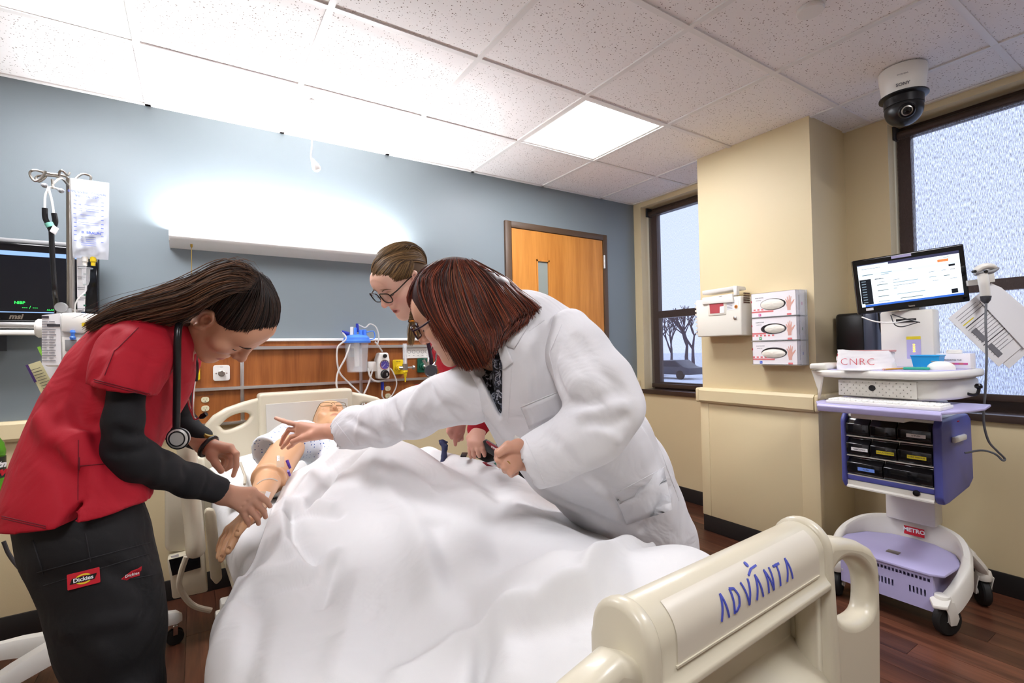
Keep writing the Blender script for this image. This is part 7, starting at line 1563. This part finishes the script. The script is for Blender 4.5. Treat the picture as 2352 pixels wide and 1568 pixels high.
loft(core, [sec((1130, 800), (1240, 760), 1.33, .07), sec((1140, 880), (1310, 800), 1.36, .12), sec((1230, 1040), (1430, 950), 1.45, .11), sec((1420, 1190), (1550, 1170), 1.62, .10)])
limb(core, [W(1050, 885, 1.33), W(930, 950, 1.47), W(810, 990, 1.6)], [.03, .03, .026]); limb(core, [W(1330, 800, 1.17), W(1415, 935, 1.10), W(1225, 1056, 1.13)], [.03, .025, .024])
for vv, tn in ((nk, SK2), (h1, linc('#d5a188')), (h2, linc('#d5a188')), (core, SK2)):
    a_, b_ = vv.mesh(1); Vs.append(a_); Fs.append(b_+n0); Cs.append(np.tile(tn, (len(a_), 1))); n0 += len(a_)
rawmesh('body', np.vstack(Vs), np.vstack(Fs), 'skin', DO, cols=np.vstack(Cs))
mat('brow_brown', '#5a3526', .7); brow_lash(hv, hR, hO, DO, 'brow_brown', 'lash', thick=.0018)
# hair volume and strands
R0, R1 = linc('#2a0f0a'), linc('#8a3c20')
cp = Vol((-.14, -.20, -.20), (.14, .12, .17), .0045)
cp.op(ell((0, -.022, .048), (.090, .108, .098))).op(ell((0, -.075, -.02), (.085, .075, .10)), .04).op(ell((0, -.12, -.03), (.075, .06, .075)), .04)
for s in (-1, 1): cp.op(cone((s*.075, -.01, .03), (s*.080, .005, -.095), .030, .016), .03)
cp.op(ell((0, .100, -.03), (.080, .085, .105)), .015, 's').op(ell((0, .06, -.13), (.066, .10, .08)), .015, 's').op(cone((0, -.02, -.09), (0, -.05, -.25), .06, .07), .01, 's')
V, F = cp.mesh(1); rawmesh('hair_volume', place(V, hR, hO), F, 'hair', DO, cols=np.tile(linc('#34130c'), (len(V), 1)))
gd = [pg([(1015, 606, 1.24), (962, 640, 1.22), (945, 682, 1.24), (960, 705, 1.25)]), ]
ga = [pg([(1010, 606, 1.235), (965, 640, 1.21), (975, 700, 1.195), (1012, 765, 1.195), (1052, 838, 1.21)]), pg([(1022, 602, 1.225), (990, 645, 1.20), (1005, 720, 1.185), (1045, 790, 1.185), (1078, 848, 1.20)]),
      pg([(1040, 599, 1.225), (1035, 650, 1.20), (1060, 735, 1.185), (1095, 800, 1.17), (1115, 838, 1.175)]), pg([(1058, 600, 1.225), (1085, 650, 1.205), (1110, 715, 1.19), (1135, 770, 1.155), (1137, 803, 1.14)]),
      pg([(1072, 602, 1.235), (1120, 650, 1.22), (1152, 700, 1.18), (1176, 745, 1.15), (1166, 768, 1.14)]), pg([(1082, 606, 1.25), (1140, 645, 1.25), (1182, 690, 1.19), (1208, 725, 1.16), (1202, 744, 1.15)]), pg([(1084, 606, 1.28), (1150, 640, 1.30), (1198, 678, 1.22), (1236, 708, 1.18)])]
gb = [pg([(1012, 604, 1.29), (972, 625, 1.27), (948, 665, 1.27), (946, 700, 1.275), (962, 715, 1.27)]), pg([(1000, 610, 1.31), (960, 640, 1.31), (940, 680, 1.31), (942, 700, 1.31)]), ga[0]]
gc = [pg([(1084, 606, 1.34), (1150, 640, 1.36), (1200, 685, 1.28), (1228, 712, 1.22)]), ga[6]]
hairmesh('bob_hair', [strands(ga, 1500, .0015, .0042, R0, R1, 11, pts=16, taper=.4), strands(gb, 260, .0013, .004, linc('#3a130c'), linc('#8e3c26'), 12, pts=14, taper=.3), strands(gc, 200, .0015, .006, R0, linc('#9a5632'), 13, pts=14), strands(ga[2:], 160, .0011, .0055, R0, linc('#b06a40'), 14, pts=16, taper=.2)], 'hair', DO)
g = thing('dark_glasses', 'dark plum framed glasses worn by the person in the white coat', 'glasses', hO+A(0, 0, -.02)); mat('plum_frame', '#2b1220', .25)
glasses(hR, hO, g, 'plum_frame', y=.106, w=.027, h=.018, sq=.55, rim=.0024)
# blouse
m = mat('blouse', '#2a2b33', .7); N, L = m.node_tree.nodes, m.node_tree.links; b = N['Principled BSDF']
tc = N.new('ShaderNodeTexCoord'); nz_ = N.new('ShaderNodeTexNoise'); nz_.inputs['Scale'].default_value = 45; nz_.inputs['Detail'].default_value = 4; nz_.inputs['Distortion'].default_value = 2.5; L.new(tc.outputs['Object'], nz_.inputs['Vector'])
cr = N.new('ShaderNodeValToRGB'); cr.color_ramp.interpolation = 'CONSTANT'; e = cr.color_ramp.elements; e[0].color = lin('#14151b'); e[1].position = .5; e[1].color = lin('#565b6c'); q = e.new(.56); q.color = lin('#c9ccd6'); q = e.new(.62); q.color = lin('#2a2c36'); L.new(nz_.outputs[0], cr.inputs[0]); L.new(cr.outputs[0], b.inputs['Base Color'])
bl = Vol(*bounds(W(1110, 780, 1.25), W(1160, 980, 1.35), W(1280, 900, 1.4), pad=.14), .006)
loft(bl, [sec((1096, 800), (1230, 745), 1.31, .085), sec((1096, 862), (1300, 780), 1.33, .140), sec((1112, 930), (1350, 830), 1.37, .150), sec((1156, 1005), (1390, 915), 1.41, .145)], .03)
bl.op(econe((W(1108, 815, 1.22), RT, FW, .020, .07), (W(1138, 930, 1.25), RT, FW, .002, .06)), .004, 's').op(cone(W(1130, 790, 1.31), W(1112, 838, 1.27), .062, .030), .005, 's')
bl.wave(.002, 40, 6); solid('blouse', bl, 'blouse', DO, 1)
# coat: body, two sleeves
c8 = sec((1430, 1235), (1598, 1232), 1.66, .165); dn = (A(c8[0][0]+.03, c8[0][1], .42), c8[1], c8[2], c8[3]*1.05, .165)
cv = Vol(*bounds(W(1100, 800, 1.3), W(1245, 716, 1.3), W(1600, 1232, 1.55), dn[0], W(1430, 1235, 1.37), W(1400, 900, 1.58), pad=.11), .0060)
loft(cv, [sec((1100, 812), (1245, 718), 1.30, .085), sec((1083, 862), (1325, 744), 1.32, .165), sec((1100, 930), (1372, 812), 1.36, .170), sec((1144, 1008), (1425, 900), 1.41, .165), sec((1207, 1080), (1488, 980), 1.48, .155), sec((1277, 1135), (1533, 1060), 1.56, .155), sec((1354, 1182), (1567, 1150), 1.62, .160), c8, dn], .04)
cv.cut(A(0, 0, .42), A(0, 0, -1))
cv.op(econe((W(1112, 790, 1.20), RT, FW, .052, .14), (W(1152, 975, 1.20), RT, FW, .002, .12)), .006, 's').op(cone(W(1120, 770, 1.31), W(1105, 840, 1.25), .066, .030), .008, 's')
cv.wave(.003, 18, 21)
for pts, r, a in (([(1255, 1000), (1330, 1080), (1420, 1170)], .022, 0.0128), ([(1345, 1080), (1400, 1130), (1470, 1210)], .020, -0.0160), ([(1470, 960), (1510, 1040), (1540, 1120)], .014, -0.0112), ([(1250, 1130), (1330, 1170), (1420, 1215)], .016, -0.0128), ([(1230, 740), (1240, 800), (1260, 850)], .016, -0.0112), ([(1190, 780), (1200, 850), (1215, 910)], .014, 0.0080), ([(1080, 870), (1130, 960), (1180, 1030)], .016, 0.0128), ([(1300, 1110), (1400, 1120), (1500, 1090)], .02, 0.0096), ([(1520, 1120), (1480, 1170), (1460, 1220)], .018, 0.0112)):
    h_ = cv.hits(pts, .8, 2.0)
    if len(h_) > 1: cv.bump(h_, r, a)
s1 = Vol(*bounds(W(1060, 870, 1.33), W(757, 985, 1.62), W(840, 1025, 1.58), pad=.11), .0056)
loft(s1, [sec((1040, 842), (1120, 965), 1.33, .085), sec((985, 872), (1050, 965), 1.37, .080), sec((925, 902), (985, 995), 1.44, .072), sec((850, 930), (905, 1016), 1.52, .065), sec((795, 944), (842, 1022), 1.585, .058), sec((752, 972), (800, 1026), 1.62, .052)], .03)
cn_ = unit(W(700, 1000, 1.67)-W(830, 985, 1.57)); s1.cut(W(777, 998, 1.605), cn_); s1.op(cone(W(770, 998, 1.61), W(805, 992, 1.585), .044, .036), .004, 's').wave(.0025, 24, 22)
for pts, r, a in (([(985, 885), (1010, 930), (1040, 960)], .010, -0.0160), ([(970, 890), (940, 940), (930, 990)], .014, 0.0128), ([(900, 925), (915, 965), (950, 1000)], .012, -0.0144), ([(860, 935), (870, 980), (880, 1010)], .014, 0.0096), ([(800, 960), (850, 990), (900, 1010)], .012, -0.0096), ([(1005, 950), (1030, 935), (1055, 945)], .010, -0.0160), ([(830, 950), (820, 990), (830, 1020)], .010, 0.0080)):
    h_ = s1.hits(pts, .9, 2.2)
    if len(h_) > 1: s1.bump(h_, r, a)
s2 = Vol(*bounds(W(1290, 745, 1.2), W(1472, 930, 1.09), W(1192, 1010, 1.12), W(1245, 1122, 1.12), W(1400, 820, 1.14), pad=.10), .0056)
loft(s2, [sec((1268, 736), (1352, 778), 1.22, .085), sec((1262, 810), (1400, 818), 1.16, .080), sec((1285, 880), (1448, 872), 1.11, .072), sec((1312, 945), (1471, 925), 1.095, .068)], .03)
loft(s2, [sec((1318, 935), (1470, 940), 1.095, .068), sec((1300, 962), (1430, 1010), 1.09, .066), sec((1270, 975), (1375, 1048), 1.095, .064), sec((1228, 994), (1305, 1095), 1.11, .060), sec((1186, 1011), (1236, 1125), 1.125, .055)], .03)
cn2 = unit(W(1150, 1080, 1.13)-W(1290, 1030, 1.10)); cn2 = unit(cn2-unit(W(1242, 1122, 1.12)-W(1192, 1010, 1.12))*np.dot(cn2, unit(W(1242, 1122, 1.12)-W(1192, 1010, 1.12)))); s2.cut(W(1217, 1066, 1.12), cn2)
s2.op(cone(W(1212, 1068, 1.12), W(1250, 1052, 1.11), .050, .040), .004, 's').wave(.0025, 24, 23)
for pts, r, a in (([(1320, 935), (1360, 925), (1410, 900)], .010, -0.0176), ([(1330, 950), (1370, 945), (1430, 930)], .010, 0.0160), ([(1310, 920), (1325, 930), (1330, 915)], .008, -0.0160), ([(1345, 970), (1395, 975), (1440, 960)], .010, -0.0128), ([(1290, 830), (1330, 880), (1345, 920)], .014, 0.0112), ([(1330, 780), (1370, 840), (1420, 900)], .016, -0.0096), ([(1260, 1000), (1300, 1040), (1320, 1070)], .012, -0.0080), ([(1370, 985), (1400, 1000), (1420, 1010)], .010, 0.0112), ([(1280, 790), (1275, 850), (1300, 910)], .008, -0.0128)):
    h_ = s2.hits(pts, .7, 1.8)
    if len(h_) > 1: s2.bump(h_, r, a)
ms = [cv.mesh(2), s1.mesh(2), s2.mesh(2)]; o_ = np.cumsum([0]+[len(x[0]) for x in ms])
coat = rawmesh('lab_coat', np.vstack([x[0] for x in ms]), np.vstack([x[1]+k for x, k in zip(ms, o_)]), 'coat', DO)
for v, ln in ((cv, line((1176, 838), (1166, 972), 40)), (cv, line((1195, 935), (1285, 898), 30)), (cv, line((1198, 950), (1290, 915), 30)), (cv, line((1195, 935), (1215, 985), 24)), (cv, line((1410, 1135), (1528, 1072), 42)), (cv, line((1410, 1135), (1432, 1185), 24)), (cv, line((1500, 985), (1560, 1150), 42)), (s2, line((1206, 1008), (1252, 1112), 36)), (cv, line((1250, 735), (1215, 760), 24)), (s1, line((770, 968), (812, 1022), 24))): seam(v, ln, 'coat_seam', coat, .0011, .7, 2.2)
seam(s2, line((1290, 745), (1262, 810), 10)+line((1262, 815), (1275, 870), 8), 'coat_seam', coat, .0011, .7, 2.2)
def flap(v, poly, lift, name, par, m):                # cloth flap lying on a surface
    (a, b_, c, d), n_ = poly, 7; G = []
    for i in range(n_):
        row = []
        for j in range(n_):
            s, t_ = i/(n_-1), j/(n_-1); x = (a[0]*(1-s)+b_[0]*s)*(1-t_)+(d[0]*(1-s)+c[0]*s)*t_; y = (a[1]*(1-s)+b_[1]*s)*(1-t_)+(d[1]*(1-s)+c[1]*s)*t_
            p = v.hit(x, y, .8, 2.0); row.append((p if p is not None else W(x, y, 1.2))-unit(ray(x, y))*lift)
        G.append(row)
    G = np.array(G); dd = np.linalg.norm(G-CAM, axis=2); med = np.median(dd)
    for i in range(n_):
        for j in range(n_):
            if abs(dd[i, j]-med) > .05: G[i, j] = CAM+(G[i, j]-CAM)/dd[i, j]*med
    return MB().grid(G).build(name, m, par, smooth=True, sharp=180, solid=.003)
flap(cv, ((1150, 762), (1178, 832), (1156, 848), (1140, 790)), .006, 'lapel', coat, 'coat')
flap(cv, ((1148, 735), (1215, 745), (1180, 800), (1150, 790)), .005, 'collar', coat, 'coat')
flap(cv, ((1198, 938), (1288, 900), (1300, 945), (1215, 985)), .003, 'breast_pocket', coat, 'coat')
flap(cv, ((1412, 1136), (1525, 1075), (1545, 1170), (1440, 1205)), .010, 'hip_pocket', coat, 'coat')
p = cv.hit(1187, 1004, .8, 2); p = W(1187, 1004, 1.2) if p is None else p
MB().lathe(p-unit(p-CAM)*.002, [(.0075, 0), (.0075, .002), (.006, .003), (.005, .002), (.001, .002)], unit(CAM-p), 18).build('button', 'white_plastic', coat, smooth=True)
rg_ = tag(MB().tube([k2[2]*.45+f2[2][0]*.55+unit(np.cross(f2[2][0]-k2[2], UP))*.0098*math.cos(a)+unit(np.cross(f2[2][0]-k2[2], np.cross(f2[2][0]-k2[2], UP)))*.0098*math.sin(a) for a in np.linspace(0, 2*math.pi, 22)], .0017, 8, caps=False).build('gold_ring', 'brass', smooth=True), 'gold ring on the fist of the person in the white coat', 'ring')
# trousers and shoes below the coat
pv = Vol(A(1.12, .92, .03), A(1.72, 1.50, .92), .009); cx_, cy_ = c8[0][0]+.03, c8[0][1]
for s in (-1, 1): limb(pv, [A(cx_-.05, cy_+s*.05, .54), A(cx_-.05, cy_+s*.06, .40), A(cx_-.02, cy_+s*.07, .10)], [.065, .065, .06], .03)
solid('trousers', pv, 'dark_trousers', DO, 1)
for s in (-1, 1):
    c = A(cx_-.02, cy_+s*.07, 0); v = Vol(c+A(-.22, -.07, -.01), c+A(.10, .07, .14), .006); v.op(cone(c+A(.03, 0, .045), c+A(-.06, 0, .04), .042, .04)).op(cone(c+A(-.06, 0, .038), c+A(-.15, 0, .032), .042, .034), .02).op(cone(c+A(.01, 0, .06), c+A(.01, 0, .10), .038), .02); v.cut(A(0, 0, 0), A(0, 0, -1)); solid('shoe', v, 'shoe', DO, 1)
# ================================================================== WOMAN WITH BRAIDED FAIR HAIR (behind the coat)
BL = thing('person', 'person in red scrubs and glasses leaning in behind the white coat', 'person', A(1.38, 1.95, 0))
SK3, LP3, CK3 = linc('#e0b39d'), linc('#c47e74'), linc('#d99583')
hv = head_vol(.0024, nose=.95, mouth_open=.004); hR = rotm((-.718, -.119, -.686), (-.644, -.261, .719)); hO = A(.621, 1.679, 1.467)
def sq(V): V = V.copy(); k = V[:, 2] > .05; V[k, 2] = .05+(V[k, 2]-.05)*.80; return V
V, F = hv.mesh(1); Vs, Fs, Cs = [place(sq(V), hR, hO)], [F], [head_tint(V, SK3, LP3, CK3)]; n0 = len(V)
nkb = A(.80, 1.78, 1.40); nk = Vol(*bounds(hO, nkb, pad=.10), .005); nk.op(cone(hO+hR@A(0, -.02, -.05), nkb, .046, .052)).op(cone(nkb, A(.87, 1.82, 1.35), .052, .07), .03)
wr1 = W(1058, 962, 1.80); k1 = [W(1047, 985, 1.79), W(1052, 988, 1.80), W(1056, 990, 1.815), W(1060, 990, 1.83)]
f1 = [[W(1046, 1000, 1.785), W(1046, 1012, 1.785), W(1046, 1021, 1.785)], [W(1040, 996, 1.79), W(1038, 1004, 1.80), W(1046, 1005, 1.81)], [W(1052, 1002, 1.80), W(1053, 1010, 1.81), W(1056, 1006, 1.825)], [W(1058, 1003, 1.82), W(1060, 1008, 1.83), W(1061, 1002, 1.84)]]
h1 = Vol(*bounds(wr1, *k1, *f1[0], *f1[3], W(1066, 940, 1.81), pad=.045), .0028); hand(h1, wr1, k1, f1, [W(1036, 982, 1.785), W(1032, 990, 1.78), W(1036, 1000, 1.785)]); h1.op(cone(W(1068, 935, 1.82), wr1, .028, .024), .012)
wr2 = W(1098, 990, 1.72); k2 = [W(1082, 1014, 1.70), W(1088, 1016, 1.69), W(1097, 1017, 1.685), W(1106, 1018, 1.68)]
f2 = [[W(1079, 1030, 1.70), W(1080, 1042, 1.70), W(1082, 1050, 1.70)], [W(1087, 1032, 1.685), W(1088, 1044, 1.685), W(1090, 1050, 1.69)], [W(1098, 1032, 1.675), W(1099, 1042, 1.675), W(1101, 1048, 1.68)], [W(1109, 1031, 1.67), W(1112, 1040, 1.67), W(1113, 1046, 1.675)]]
h2 = Vol(*bounds(wr2, *k2, *f2[0], *f2[3], pad=.045), .0028); hand(h2, wr2, k2, f2, [W(1080, 1005, 1.72), W(1080, 1020, 1.73), W(1084, 1035, 1.735)]); h2.op(cone(W(1110, 965, 1.74), wr2, .027, .024), .012)
core = Vol(*bounds(nkb, A(1.32, 2.0, .8), W(1068, 935, 1.82), W(1110, 965, 1.74), A(1.2, 1.6, 1.1), pad=.14), .010)
tq = [(nkb+A(.05, .03, -.03), unit(A(.1, 1, 0)), unit(A(.7, 0, .7)), .07, .06), (A(.95, 1.87, 1.27), unit(A(.1, 1, 0)), unit(A(.6, 0, .75)), .15, .09), (A(1.10, 1.90, 1.12), unit(A(.1, 1, 0)), unit(A(.75, 0, .6)), .13, .09), (A(1.27, 1.93, .92), unit(A(.1, 1, 0)), unit(A(.95, 0, .2)), .15, .10)]
loft(core, tq); sA, sB = A(.97, 1.70, 1.26), A(.95, 2.04, 1.25)
limb(core, [A(1.0, 1.87, 1.25), sA, A(1.10, 1.68, 1.05), W(1110, 965, 1.74)], [.06, .04, .034, .026]); limb(core, [A(1.0, 1.9, 1.25), sB, A(1.03, 2.0, 1.02), W(1068, 935, 1.82)], [.06, .04, .034, .026])
for vv, tn in ((nk, SK3), (h1, linc('#c98f80')), (h2, linc('#d9a590')), (core, SK3)):
    a_, b_ = vv.mesh(1); Vs.append(a_); Fs.append(b_+n0); Cs.append(np.tile(tn, (len(a_), 1))); n0 += len(a_)
rawmesh('body', np.vstack(Vs), np.vstack(Fs), 'skin', BL, cols=np.vstack(Cs))
mat('brow_fair', '#6f5138', .7); brow_lash(hv, hR, hO, BL, 'brow_fair', 'lash', thick=.0016)
Q0, Q1 = linc('#3f2c1c'), linc('#9a7748')
cp = Vol((-.10, -.13, -.10), (.10, .12, .16), .0035)
cp.op(ell((0, -.018, .044), (.0800, .1015, .0930))).op(ell((0, -.065, -.02), (.062, .045, .06)), .03)
cp.op(ell((0, .098, -.008), (.085, .058, .058)), .012, 's').op(ell((0, .055, -.075), (.095, .062, .090)), .01, 's')
for s in (-1, 1): cp.op(ell((s*.085, .004, -.012), (.030, .028, .036)), .006, 's')
V, F = cp.mesh(1); rawmesh('hair_cap', place(sq(V), hR, hO), F, 'hair', BL, cols=np.tile(linc('#5c4329'), (len(V), 1)))
nape = A(-.030, -.105, -.015)
st = [(-.079, .0, .026), (-.073, .028, .032), (-.062, .052, .040), (-.047, .068, .052), (-.022, .078, .062), (0, .081, .066), (.03, .076, .060), (.06, .05, .045), (.077, .0, .02)]
hairmesh('swept_hair', [strands(cap_guides(st, nape, r=(.0840, .1060, .0970), fn=sq, mid=(-.25, 0, .55)), 900, .0014, .0016, Q0, Q1, 21), strands(cap_guides([(-.06, -.06, .10), (-.03, .0, .125), (.0, .03, .125), (.03, .0, .125)], nape, r=(.087, .109, .100), fn=sq, mid=(-.2, -.2, .6)), 160, .0016, .003, Q0, Q1, 22)], 'hair', BL)
# french braid ridge along the crown, then the hanging braid
br = cap_guides([(-.035, .045, .115)], nape, r=(.087, .109, .100))[0]; P = smooth_path(br, 6)
for k in range(len(P)//4): c = P[k*4]; d = unit(P[min(k*4+3, len(P)-1)]-P[max(k*4-3, 0)]); MB().tube([c-d*.010, c+d*.004, c+d*.014], [.005, .0095, .005], 8).build('braid_lock', 'hair', BL, smooth=True) if False else None
gbr = []
for k in range(3):
    pts = []
    for t in np.linspace(0, 1, 40):
        a = t*22+k*2.094; q = smooth_path([W(967, 690, 1.74), W(952, 712, 1.70), W(947, 738, 1.69)], 20); i = min(int(t*(len(q)-1)), len(q)-1); pts.append(q[i]+RT*.008*math.cos(a)+FW*.008*math.sin(2*a)*.6)
    gbr.append(pts)
sets = []
for k, g in enumerate(gbr): sets.append(strands([g, [p+A(.001, .001, 0) for p in g]], 40, .0014, .0028, Q0, Q1, 30+k, pts=60, taper=.8))
tl_ = [pg([(944, 738, 1.69), (938, 760, 1.69), (940, 790, 1.69)]), pg([(947, 738, 1.685), (947, 762, 1.685), (946, 792, 1.69)]), pg([(950, 738, 1.69), (953, 758, 1.69), (950, 778, 1.69)])]
sets.append(strands(tl_, 150, .0011, .0035, Q0, linc('#b08a55'), 35, taper=.15)); hairmesh('braid', sets, 'hair', BL)
MB().tube([W(947, 737, 1.69)+RT*.0085*math.cos(a)+FW*.0085*math.sin(a) for a in np.linspace(0, 2*math.pi, 16)], .003, 8, caps=False).build('hair_tie', 'sticker_orange', BL, smooth=True)
g = thing('tortoise_glasses', 'tortoise framed glasses worn by the person behind the white coat', 'glasses', hO+A(0, 0, -.02)); mat('tortoise', '#231a14', .2)
glasses(hR, hO, g, 'tortoise', y=.107, w=.027, h=.019, sq=.6, rim=.0019)
# red top with sleeves, trousers, shoes
tv = Vol(*bounds(nkb, A(1.34, 2.1, .75), A(1.2, 1.6, 1.0), A(.9, 1.75, 1.4), pad=.14), .009)
loft(tv, [(c, u, w_, a+.02, b_+.02) for c, u, w_, a, b_ in tq[:3]]+[(A(1.30, 1.93, .86), tq[3][1], tq[3][2], .18, .125)], .04)
limb(tv, [sA, A(1.08, 1.685, 1.09), A(1.112, 1.68, 1.03)], [.075, .065, .06]); limb(tv, [sB, A(1.02, 2.01, 1.06)], [.075, .065])
tv.op(cone(nkb, nkb-A(.06, .04, -.05), .06, .05), .01, 's').op(cone(A(1.112, 1.68, 1.01), A(1.10, 1.68, 1.06), .05), .004, 's'); tv.wave(.003, 22, 41); solid('scrub_top', tv, 'red_scrub', BL, 2)
sl = Vol(*bounds(W(1105, 960, 1.74), W(1082, 1000, 1.72), pad=.07), .005); limb(sl, [A(1.112, 1.68, 1.05), W(1108, 958, 1.74), W(1096, 985, 1.735)], [.055, .045, .036]); solid('scrub_sleeve', sl, 'red_scrub', BL, 1)
pv = Vol(A(1.12, 1.72, .03), A(1.62, 2.16, 1.0), .010)
for s in (-1, 1): limb(pv, [A(1.31, 1.94+s*.07, .88), A(1.34, 1.94+s*.08, .47), A(1.37, 1.94+s*.08, .10)], [.11, .08, .07], .03)
solid('trousers', pv, 'black_trouser', BL, 1)
for s in (-1, 1):
    c = A(1.38, 1.94+s*.08, 0); v = Vol(c+A(-.22, -.07, -.01), c+A(.10, .07, .14), .006); v.op(cone(c+A(.03, 0, .045), c+A(-.06, 0, .04), .042, .04)).op(cone(c+A(-.06, 0, .038), c+A(-.15, 0, .032), .042, .034), .02).op(cone(c+A(.01, 0, .06), c+A(.01, 0, .10), .038), .02); v.cut(A(0, 0, 0), A(0, 0, -1)); solid('shoe', v, 'shoe', BL, 1)
# her stethoscope hanging between the two faces
t = thing('plum_stethoscope', 'plum tubed stethoscope hanging from the person behind the white coat', 'stethoscope', W(990, 850, 1.8)); mat('plum_tube', '#2a1024', .35)
MB().tube(smooth_path(pg([(975, 745, 1.78), (984, 790, 1.79), (989, 815, 1.79), (991, 838, 1.79)]), 8), .0075, 10).build('tube', 'plum_tube', t, smooth=True)
for pts in ([(1012, 770, 1.80), (1004, 805, 1.80), (1000, 830, 1.79), (990, 845, 1.78)], [(1000, 768, 1.82), (992, 800, 1.82), (985, 830, 1.80)]): MB().tube(smooth_path(pg(pts), 8), .0035, 8).build('ear_tube', 'chrome', t, smooth=True)
cp_ = W(990, 852, 1.76); MB().lathe(cp_, [(.012, -.01), (.021, -.008), (.0225, 0), (.019, .003), (.018, -.001), (.001, -.001)], unit(-FW+UP*.1), 28).build('chest_piece', 'steel_light', t, smooth=True); MB().lathe(cp_, [(.0215, .001), (.0235, .002), (.0215, .0035)], -FW, 28).build('rim_ring', 'dark_grey', t, smooth=True)
MB().tube(pg([(973, 826, 1.77), (980, 838, 1.77), (990, 846, 1.77)]), .006, 8).build('stem', 'steel', t, smooth=True)
# phone in red and black case held in her lower hand, pouch, navy cloth
t = thing('phone', 'phone in a red and black case held above the sheet', 'phone', W(1130, 1050, 1.62)); mat('case_red', '#7d1020', .3)
MB().poly(pg([(1109, 1013, 1.66), (1117, 1009, 1.655), (1162, 1036, 1.60), (1150, 1058, 1.60), (1118, 1038, 1.66)]), FW*.012).build('case', 'black_plastic', t, bevel=.003); MB().poly(pg([(1116, 1014, 1.651), (1120, 1012, 1.648), (1158, 1036, 1.592), (1152, 1044, 1.592), (1122, 1026, 1.65)]), FW*.003).build('back_panel', 'case_red', t)
p_ = pg([(1135, 1027, 1.62)])[0]; text('case_print', 'STROKE', .008, 'paper', t, frame(p_-FW*.012, unit(W(1158, 1040, 1.59)-W(1118, 1018, 1.65)), UP))
t = thing('black_pouch', 'black open pouch resting on the sheet under the phone', 'pouch', W(1110, 1062, 1.7))
MB().poly(pg([(1090, 1050, 1.72), (1100, 1030, 1.72), (1135, 1035, 1.68), (1150, 1062, 1.64), (1120, 1066, 1.66)]), FW*.04).build('pouch', 'rubber_black', t, bevel=.006); MB().poly(pg([(1108, 1062, 1.655), (1140, 1066, 1.635), (1150, 1072, 1.63), (1118, 1070, 1.65)]), FW*.01).build('red_edge', 'case_red', t)
t = thing('test_strip_tray', 'small clear tray with green insert beside the fist on the sheet', 'tray', W(1145, 1072, 1.55))
MB().poly(pg([(1118, 1064, 1.60), (1138, 1058, 1.60), (1162, 1070, 1.54), (1148, 1078, 1.54)]), FW*.008).build('tray', 'clear_plastic', t); MB().poly(pg([(1134, 1064, 1.585), (1142, 1061, 1.585), (1160, 1071, 1.535), (1150, 1076, 1.535)]), FW*.004).build('insert', 'gas_green', t)
nv = Vol(*bounds(W(1012, 1005, 2.14), W(1016, 1062, 2.04), W(1028, 1032, 2.12), pad=.06), .004); limb(nv, pg([(1010, 1012, 2.14), (1016, 1016, 2.12), (1024, 1031, 2.10)]), [.006, .012, .008], .008); limb(nv, pg([(1016, 1016, 2.12), (1029, 1015, 2.12)]), [.010, .003], .008); limb(nv, pg([(1018, 1020, 2.12), (1027, 1023, 2.10), (1024, 1031, 2.10)]), [.008, .004, .004], .006); limb(nv, pg([(1020, 1022, 2.11), (1020, 1048, 2.08), (1016, 1062, 2.04)]), [.010, .012, .010], .008); mat('navy_cloth', '#252a4a', .8); tag(solid('navy_cloth', nv, 'navy_cloth', None), 'crumpled navy cloth at the far sheet edge behind the reaching sleeve', 'cloth')
tag(MB().obox(W(1066, 1044, 1.95), RT*.012, UP*.003, FW*.03).build('black_clip', 'black_plastic', bevel=.002), 'small black clip lying at the sheet edge beneath the pointing hand', 'clip')
